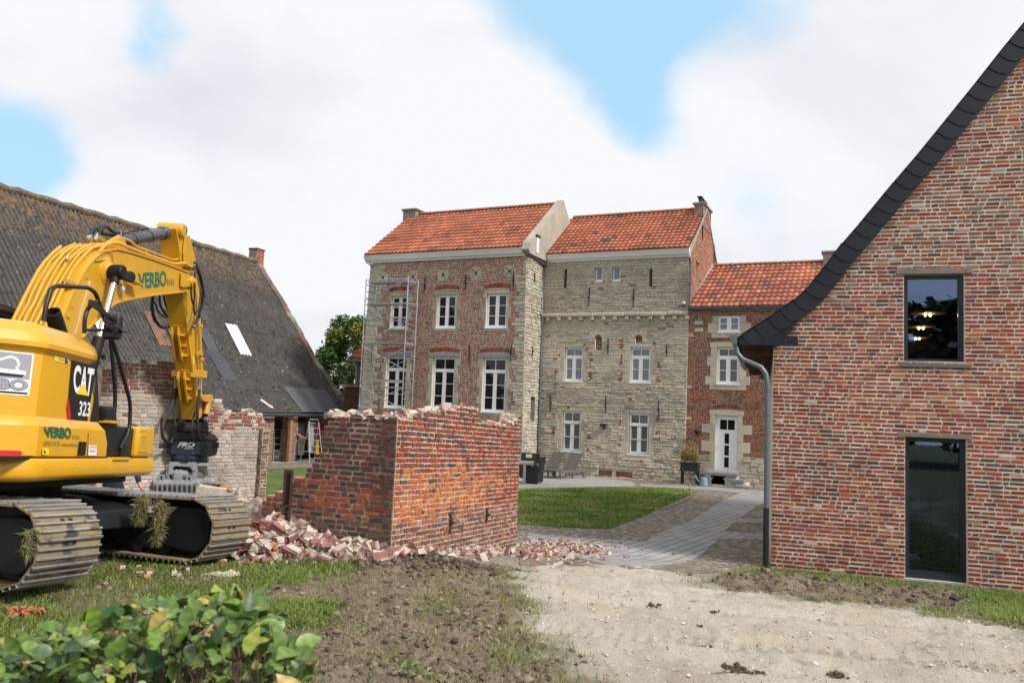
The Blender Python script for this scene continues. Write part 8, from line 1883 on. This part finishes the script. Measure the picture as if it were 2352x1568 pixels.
def chair(c, yaw, lab):
    t = thing('wicker_armchair', c, lab, 'chair', 'black wicker armchairs'); e = V((math.cos(yaw), math.sin(yaw), 0)); s = V((-e.y, e.x, 0)); Q = lambda x_, y_, z_: c + e * x_ + s * y_ + Z * z_
    m = MB(); m.loft([[Q(-k, -k, z_), Q(k, -k, z_), Q(k, k, z_), Q(-k, k, z_)] for z_, k in ((.06, .24), (.25, .26), (.42, .28))]); m.build('seat', wick, t, bevel=.02)
    for sg in (-1, 1): m = MB(); m.loft([[Q(-.28, sg * .28, z_), Q(.28, sg * .28, z_), Q(.28 + .0, sg * .33, z_), Q(-.28, sg * .33, z_)] for z_ in (.06, .62)]); m.build('armrest', wick, t, bevel=.015)
    m = MB()
    for (y0, y1, z0, z1_) in ((-.30, .30, .40, .78), (-.30, -.12, .78, .92), (.12, .30, .78, .92), (-.30, .30, .92, .97)): m.hexa([Q(.24 + .12 * (z_ - .4), y_, z_) if not k else Q(.30 + .12 * (z_ - .4), y_, z_) for (y_, z_, k) in ((y0, z0, 0), (y0, z0, 1), (y1, z0, 1), (y1, z0, 0), (y0, z1_, 0), (y0, z1_, 1), (y1, z1_, 1), (y1, z1_, 0))])
    m.build('backrest', wick, t)
    for a_, b_ in ((-.22, -.24), (.22, -.24), (-.22, .24), (.22, .24)): m = MB(); m.box(Q(a_, b_, .03), (e, s, Z), (.022, .022, .035)); m.build('foot', teak, t)
chair(gp7(465, 628) + V((-.05, .3, 0)), math.radians(-18), 'black wicker armchair right of the garden table, nearest the lawn'); chair(gp7(400, 560) + V((-.1, .5, 0)), math.radians(80), 'black wicker armchair behind the garden table, its back to the downpipe')
# planter on legs, watering can, hoses, lamp
c = MF.P(*(MF.uv(*zdr(410, 1300), 0)[0], 0, .55)); c.z = gbase(c.x, c.y) + .012; a0, a1 = MF.uv(*zdr(275, 1200), .75)[0], MF.uv(*zdr(550, 1200), .75)[0]; gzv = c.z
t = thing('planter_box', MF.P((a0 + a1) / 2, gzv, .55), 'black raised planter box on legs with yellowing bushy plants, left of the steps', 'planter'); m = MB()
MF.box(m, a0, a1, gzv + .50, gzv + .80, .36, .76); MF.box(m, a0 - .02, a1 + .02, gzv + .80, gzv + .84, .34, .78); m.build('box', blk, t)
for a_ in (a0 + .05, a1 - .05):
    for w_ in (.40, .72): m = MB(); MF.box(m, a_ - .03, a_ + .03, gzv, gzv + .5, w_ - .03, w_ + .03); m.build('leg', blk, t)
m = MB()
for i in range(1500):
    x_ = random.uniform(a0, a1); h_ = abs(random.gauss(0, .28)) + .0; p = MF.P(x_, gzv + .84 + min(.95, h_ + .05), random.uniform(.4, .75)); u = V((random.gauss(0, 1), random.gauss(0, 1), random.gauss(0, 1))).normalized(); v = u.orthogonal().normalized(); s_ = random.uniform(.02, .055)
    m.add([p - u * s_, p + v * s_ * .4, p + u * s_, p - v * s_ * .4], [(0, 1, 2, 3)], jit(random.choice(((.20, .20, .04), (.10, .14, .03), (.28, .17, .05), (.22, .12, .04))), .3))
m.build('foliage', M['leaf'], t)
c = MF.P(MF.uv(*zdr(650, 1350), 1.1)[0], 0, 1.1); c.z = gbase(c.x, c.y) + .012; t = thing('watering_can', c, 'pale blue watering can standing between planter box and steps', 'watering can'); cb_ = mat('pale_blue_zinc', (.20, .32, .38), rough=.5)
m = MB(); m.lathe(c, Z, [(0, .13), (.02, .145), (.26, .125), (.30, .12), (.33, .07)], 20); m.build('can_body', cb_, t, smooth=True, sharp=40); m = MB(); m.tube([c - e1m * .12 + Z * .06, c - e1m * .27 + Z * .26, c - e1m * .34 + Z * .40], [.03, .02, .018], 8); m.build('spout', cb_, t, smooth=True); m = MB(); m.tube([c + e1m * .12 + Z * .08, c + e1m * .24 + Z * .16, c + e1m * .24 + Z * .33, c + e1m * .10 + Z * .42, c - e1m * .04 + Z * .34], .014, 6); m.build('handle', cb_, t, smooth=True)
def hose_(pts, r, mt, lab): m = MB(); P_ = [gpt(x, y) for x, y in pts]; P_ = [V((p.x, p.y, gbase(p.x, p.y) + .035)) for p in P_]; Q_ = []; [Q_.extend([P_[i].lerp(P_[i + 1], k / 4) for k in range(4)]) for i in range(len(P_) - 1)]; m.tube(Q_ + [P_[-1]], r, 6); tag(m.build('garden_hose', mt, smooth=True), lab, 'hose')
z6g = lambda l: [z6r(x, y) for x, y in l]
hose_(z6g([(1375, 1252), (1395, 1268), (1388, 1290), (1412, 1318), (1400, 1350), (1350, 1382), (1290, 1408), (1180, 1450), (1120, 1446), (1020, 1444), (996, 1436), (1005, 1422), (1080, 1398), (1200, 1352), (1330, 1318)]), .018, mat('pinkish_hose', (.36, .22, .19), rough=.6), 'faded pink garden hose looping from the steps over the lawn edge')
hose_([zdr(420, 1330), zdr(500, 1322), zdr(575, 1315), zdr(530, 1335), zdr(470, 1328)], .016, mat('yellow_hose', (.50, .42, .12), rough=.6), 'coiled yellowish hose lying below the planter box')
a, b = MF.uv(*zdr(548, 500)); m = MB(); MF.box(m, a - .12, a + .14, b - .02, b + .08, .05, .2, None, .02); MF.box(m, a - .04, a + .04, b - .12, b, .03, .1); m.build('wall_light', blk, CT)
# ================================================================ grass, clods, stones, hedge
M['blade'] = mat('grass_blades', attr=True, rough=.7, spec=.2)
def blades(name, n, pos, pal, h, lab, w=.004, zf=gz):
    m = MB(); k = 0; tries = 0
    while k < n and tries < n * 8:
        tries += 1; q = pos()
        if q is None: continue
        x, y = q; b = V((x, y, zf(x, y) - .004)); hh = random.uniform(*h); d = V((random.gauss(0, .5), random.gauss(0, .5), 1)).normalized(); s = V((random.uniform(-1, 1), random.uniform(-.3, .3), 0)).normalized() * w * random.uniform(.7, 1.5); md = b + d * hh * .55; tp_ = b + d * hh + V((d.x, d.y, -.25)) * hh * .35
        m.add([b - s, b + s, md + s * .7, md - s * .7, tp_], [(0, 1, 2, 3), (3, 2, 4)], jit(pal[int(max(0, min(.999, .5 + .75 * fbm(x * 1.1, y * 1.1, 50) + random.gauss(0, .22))) * len(pal))], .2)); k += 1
    return tag(m.build(name, M['blade'], loc=(0, 0, 0)), lab, 'grass', None, 'stuff')
GP = [(.13, .20, .035), (.18, .25, .05), (.09, .14, .03), (.24, .25, .08), (.32, .26, .13), (.15, .22, .04)]
FRESH = [(.12, .19, .035), (.16, .23, .045), (.09, .14, .03), (.24, .24, .09)]
ZC = {}
def zq(x, y):
    k = (int(x / .12), int(y / .12))
    if k not in ZC: ZC[k] = zone(k[0] * .12 + .06, k[1] * .12 + .06)
    return ZC[k]
def pos_g(thr_=.25):
    y = 4.6 + 9.5 * random.random() ** 1.5; x = random.uniform(-.68, .68) * y
    if on_wall(x, y) or (y > 14.6): return None
    z_ = zq(x, y)
    if random.random() > z_[0] + z_[1] * .17 * (fbm(x * 2, y * 2, 40) > 0): return None
    if hpile(x, y) > .03: return None
    return x, y
blades('grass', 62000, pos_g, GP, (.025, .075), 'rough patchy grass round the excavator and before the hedge', .0035)
def pos_f():
    g = random.choice(grpatch[:2] + [grassR, grassR]); x0, x1 = min(p[0] for p in g), max(p[0] for p in g); y0, y1 = min(p[1] for p in g), max(p[1] for p in g); x, y = random.uniform(x0, min(x1, 9)), random.uniform(y0, y1)
    if sdist((x, y), g) < (random.gauss(-.02, .08) if g is grassR else random.gauss(.12, .16) + .3 * fbm(x * 2.5, y * 2.5, 8)) or (g is grassR and sdist((x, y), bank) > .05): return None
    return x, y
blades('fresh_grass', 17000, pos_f, FRESH + GP[:2], (.03, .10), 'brighter tufts of fresh grass by the gable and in the mud', .004)
def pos_l():
    x0, x1 = -.5, 9; y0, y1 = 15, 30; x, y = random.uniform(x0, x1), random.uniform(y0, y1); return (x, y) if sdist((x, y), lawnp) > random.gauss(0, .05) else None
blades('lawn_grass', 30000, pos_l, [(.10, .19, .03), (.13, .23, .035), (.17, .26, .045), (.24, .28, .08), (.30, .29, .12)], (.03, .07), 'short mown grass of the courtyard lawn', .009, lambda x, y: gbase(x, y) + .028)
def pos_d():
    y = 4.6 + 8.5 * random.random() ** 1.3; x = random.uniform(-.4, .68) * y; z_ = zq(x, y); return (x, y) if random.random() < z_[1] * .8 + z_[2] * .02 else None
blades('dry_straw', 15000, pos_d, [(.30, .24, .14), (.22, .17, .10), (.16, .17, .06), (.35, .28, .17)], (.02, .06), 'dry stalks and roots strewn over the churned soil', .003)
def scatter(name, n, pos, size, pal, mt, lab, cat, flat=.6):
    m = MB(); k = 0; tr = 0
    while k < n and tr < n * 8:
        tr += 1; q = pos()
        if q is None: continue
        x, y = q; s = size[0] + (size[1] - size[0]) * random.random() ** 6; blob(m, V((x, y, gz(x, y) + s * .15)), s, flat, jit(random.choice(pal), .22)); k += 1
    return tag(m.build(name, mt, loc=(0, 0, 0), smooth=True, sharp=50), lab, cat, None, 'stuff')
def pos_m():
    y = 4.6 + 9 * random.random() ** 1.3; x = random.uniform(-.5, .68) * y; z_ = zq(x, y); return (x, y) if random.random() < z_[1] and not on_wall(x, y) else None
def pos_v():
    y = 4.6 + 9 * random.random() ** 1.3; x = random.uniform(-.2, .68) * y; z_ = zq(x, y); return (x, y) if random.random() < z_[2] else None
M['clod'] = mat('soil_clod', attr=True, rough=.98, bump=.012, bscale=60)
scatter('soil_clods', 11000, pos_m, (.005, .048), [(.14, .11, .08), (.19, .15, .11), (.23, .185, .14), (.10, .078, .058)], M['clod'], 'clods of dug-up brown soil', 'soil', .7)
scatter('gravel', 9000, pos_v, (.003, .022), [(.56, .51, .42), (.46, .42, .35), (.62, .57, .48), (.34, .31, .26)], M['chunk2'], 'loose pale gravel and sand crumbs on the track', 'gravel')
def pos_b():
    q = random.choice((bank, bank, None))
    if q is None: a = random.gauss(0, .5); return heap_c.x + a, heap_c.y + random.gauss(0, .2)
    x, y = random.uniform(2.2, 8.5), random.uniform(9, 13.5); return (x, y) if sdist((x, y), bank) > random.gauss(0, .06) else None
scatter('bank_clods', 2800, pos_b, (.010, .075), [(.09, .07, .05), (.13, .10, .073), (.16, .13, .095), (.06, .047, .035)], M['clod'], 'big dark clods piled in the bank before the gable', 'soil', .75)
# single lumps of sod lying on the gravel
for i, (x, y, s, lab) in enumerate(((1620, 1476, .06, 'dark sod lump on the pale gravel, topmost in the middle'), (1607, 1444, .03, 'small dark lump of soil on the gravel above the big sod lump'), (1690, 1552, .085, 'largest sod lump with dry grass at the bottom edge'), (1738, 1558, .055, 'sod lump just right of the largest one at the bottom edge'), (1640, 1400, .035, 'flat dark soil lump near the upper gravel edge'), (1590, 1383, .028, 'small soil lump on the gravel below the cobbles'), (1500, 1391, .06, 'brown soil lump at the left upper edge of the gravel'), (1925, 1555, .05, 'dark sod lump at the bottom edge right of centre'))):
    p = gpt(x, y); m = MB(); c = V((p.x, p.y, gz(p.x, p.y) + s * .3))
    for k in range(26): o = V((random.gauss(0, 1), random.gauss(0, .7), abs(random.gauss(0, .5)))) * s * .55; m.mi = 0; blob(m, c + o, s * .34, .8, jit((.085, .065, .045), .3))
    for k in range(60): o = V((random.gauss(0, 1), random.gauss(0, .8), .3)) * s * .6; d = V((random.gauss(0, 1), random.gauss(0, 1), random.random())).normalized() * s * .9; w = d.orthogonal().normalized() * .002; m.mi = 1; m.add([c + o - w, c + o + w, c + o + d], [(0, 1, 2)], jit(random.choice(((.2, .17, .09), (.1, .13, .04))), .3))
    tag(m.build('sod_lump', [M['clod'], M['blade']]), lab, 'sod')
# clumps of grass caught in the tracks
for i, (px, py, dx, hgt, lab) in enumerate(((1215, 300, .15, .34, 'matted grass clump hanging from the far track, left one'), (1370, 330, .16, .60, 'long matted grass clump hanging from the far track, right one'), (268, 560, .07, .3, 'small grass tuft caught at the near track edge'))):
    Yd = 9.25 if i < 2 else 7.0; c = atY(px / 3.723, 1062.3 + py / 3.723, Yd); m = MB()
    for k in range(1200 if i < 2 else 260):
        u = random.random(); b = c + V((random.gauss(0, dx * .19 * (1.2 - .8 * u)), random.gauss(0, .035), -u * hgt * .75)); d = V((random.gauss(0, .5), random.gauss(0, .5), random.gauss(-.6, .5))).normalized() * random.uniform(.04, .12); w = d.orthogonal().normalized() * .0055; m.add([b - w, b + w, b + d], [(0, 1, 2)], jit(random.choice(((.16, .12, .06), (.12, .10, .05), (.12, .16, .04), (.09, .07, .045))), .3))
    tag(m.build('grass_clump', M['blade']), lab, 'grass')
# hedge top in the foreground
hd_c = atY(340, 1600, 2.75); HG = thing('hedge', V((hd_c.x, hd_c.y, 0)), 'leafy green beech hedge top with browning leaf tips, closest to the camera at bottom left', 'hedge')
M['hleaf'] = mat('hedge_leaf', attr=True, rough=.42, spec=.45, var=.25, vscale=25, spots=((.36, .20, .07), 14, .66, .06)); lm = M['hleaf']
def hleaf(mb, p, u, n, s, col):
    """a pointed oval leaf, folded along the midrib, with toothed edge"""
    n = (n - u * n.dot(u)).normalized(); v = n.cross(u); L_ = [(0, 0), (.10, .17), (.26, .28), (.44, .31), (.62, .25), (.80, .13), (1.0, 0)]; vs = []
    cur_ = random.uniform(-.25, .1)
    for a_, b_ in L_: vs.append(p + u * (a_ * s) + n * (cur_ * s * a_ * a_))
    for sg in (-1, 1):
        for a_, b_ in L_[1:-1]: vs.append(p + u * (a_ * s) + v * (sg * b_ * s * random.uniform(.92, 1.06)) + n * (b_ * s * .28 + cur_ * s * a_ * a_))
    fs = []
    for g in (0, 1):
        o = 7 + g * 5; q = [(0, 1, o)] + [(i, i + 1, o + i, o + i - 1) for i in range(1, 5)] + [(5, 6, o + 4)]; fs += [f if g else f[::-1] for f in q]
    b0_ = len(mb.v); mb.v.extend(vs)
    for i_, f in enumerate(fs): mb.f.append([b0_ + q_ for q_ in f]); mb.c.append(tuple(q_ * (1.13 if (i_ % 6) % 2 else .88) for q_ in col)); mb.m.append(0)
htop = [(-60, 1500), (0, 1480), (30, 1470), (90, 1478), (150, 1440), (200, 1420), (240, 1405), (290, 1400), (330, 1412), (380, 1388), (430, 1372), (480, 1368), (530, 1358), (560, 1370), (600, 1385), (640, 1420), (672, 1445), (690, 1500), (700, 1580), (720, 1640)]
def hpx(x): return interp(htop, x)
mst = MB(); ml = MB(); HP = [((.085, .15, .025), 5), ((.13, .21, .03), 4), ((.05, .095, .03), 4), ((.22, .26, .035), 2.2), ((.32, .24, .05), .8), ((.38, .26, .13), .4), ((.24, .10, .04), .3)]
for i in range(1050):
    x = random.uniform(-120, 690); y = hpx(x) + 6 + abs(random.gauss(0, 1)) * 80; Yd = 2.75 + random.uniform(-.45, .45) + (y - 1480) * -.0016
    p = atY(x, y, Yd); u = V((random.gauss(0, 1), random.gauss(-.2, .8), random.gauss(.25, .7))).normalized(); n = V((random.gauss(0, .5), random.gauss(-.4, .5), 1)).normalized()
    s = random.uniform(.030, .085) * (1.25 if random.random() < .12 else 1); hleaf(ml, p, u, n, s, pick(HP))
for x, y, s, ux, uz, col in ((530, 1418, .125, .10, 1, (.15, .27, .05)), (255, 1428, .105, .25, .95, (.07, .15, .05)), (300, 1415, .07, -.2, 1, (.06, .13, .05)), (395, 1400, .09, -.6, .7, (.12, .24, .04)), (560, 1430, .10, .7, .6, (.08, .17, .05)), (330, 1510, .13, .9, -.1, (.05, .12, .045)), (455, 1400, .08, -.5, .8, (.10, .20, .04)), (640, 1505, .08, .7, .3, (.13, .22, .04))):
    p = atY(x, y, 2.6); hleaf(ml, p - V((ux, 0, uz)).normalized() * s * .3, V((ux, -.15, uz)).normalized(), V((.3, -.9, .35)), s, col)
for i in range(70):
    x = random.uniform(-60, 670); y = hpx(x) + random.uniform(10, 60); Yd = 2.75 + random.uniform(-.3, .3); p = atY(x, y, Yd); b = atY(x + random.gauss(0, 60), y + random.uniform(120, 260), Yd); mst.tube([b, b.lerp(p, .5) + V((random.gauss(0, .015), 0, 0)), p], [.0045, .003, .0015], 5)
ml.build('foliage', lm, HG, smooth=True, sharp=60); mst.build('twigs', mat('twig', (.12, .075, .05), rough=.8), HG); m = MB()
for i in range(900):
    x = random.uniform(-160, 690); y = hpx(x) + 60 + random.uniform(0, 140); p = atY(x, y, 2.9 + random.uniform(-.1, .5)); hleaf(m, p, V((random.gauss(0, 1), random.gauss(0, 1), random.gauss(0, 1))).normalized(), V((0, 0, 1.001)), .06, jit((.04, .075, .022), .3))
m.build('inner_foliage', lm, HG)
# cut leafy twig at the bottom edge
p = gpt(945, 1562); m = MB()
for i in range(16): hleaf(m, V((p.x + random.gauss(0, .06), p.y + random.gauss(0, .03), gz(p.x, p.y) + .02 + random.random() * .05)), V((random.gauss(0, 1), random.gauss(0, 1), .5)).normalized(), V((0, 0, 1)), random.uniform(.05, .08), jit((.14, .25, .05), .25))
tag(m.build('leafy_cutting', lm, smooth=True), 'fresh green leafy cutting lying on the mud at the bottom edge', 'leaves')
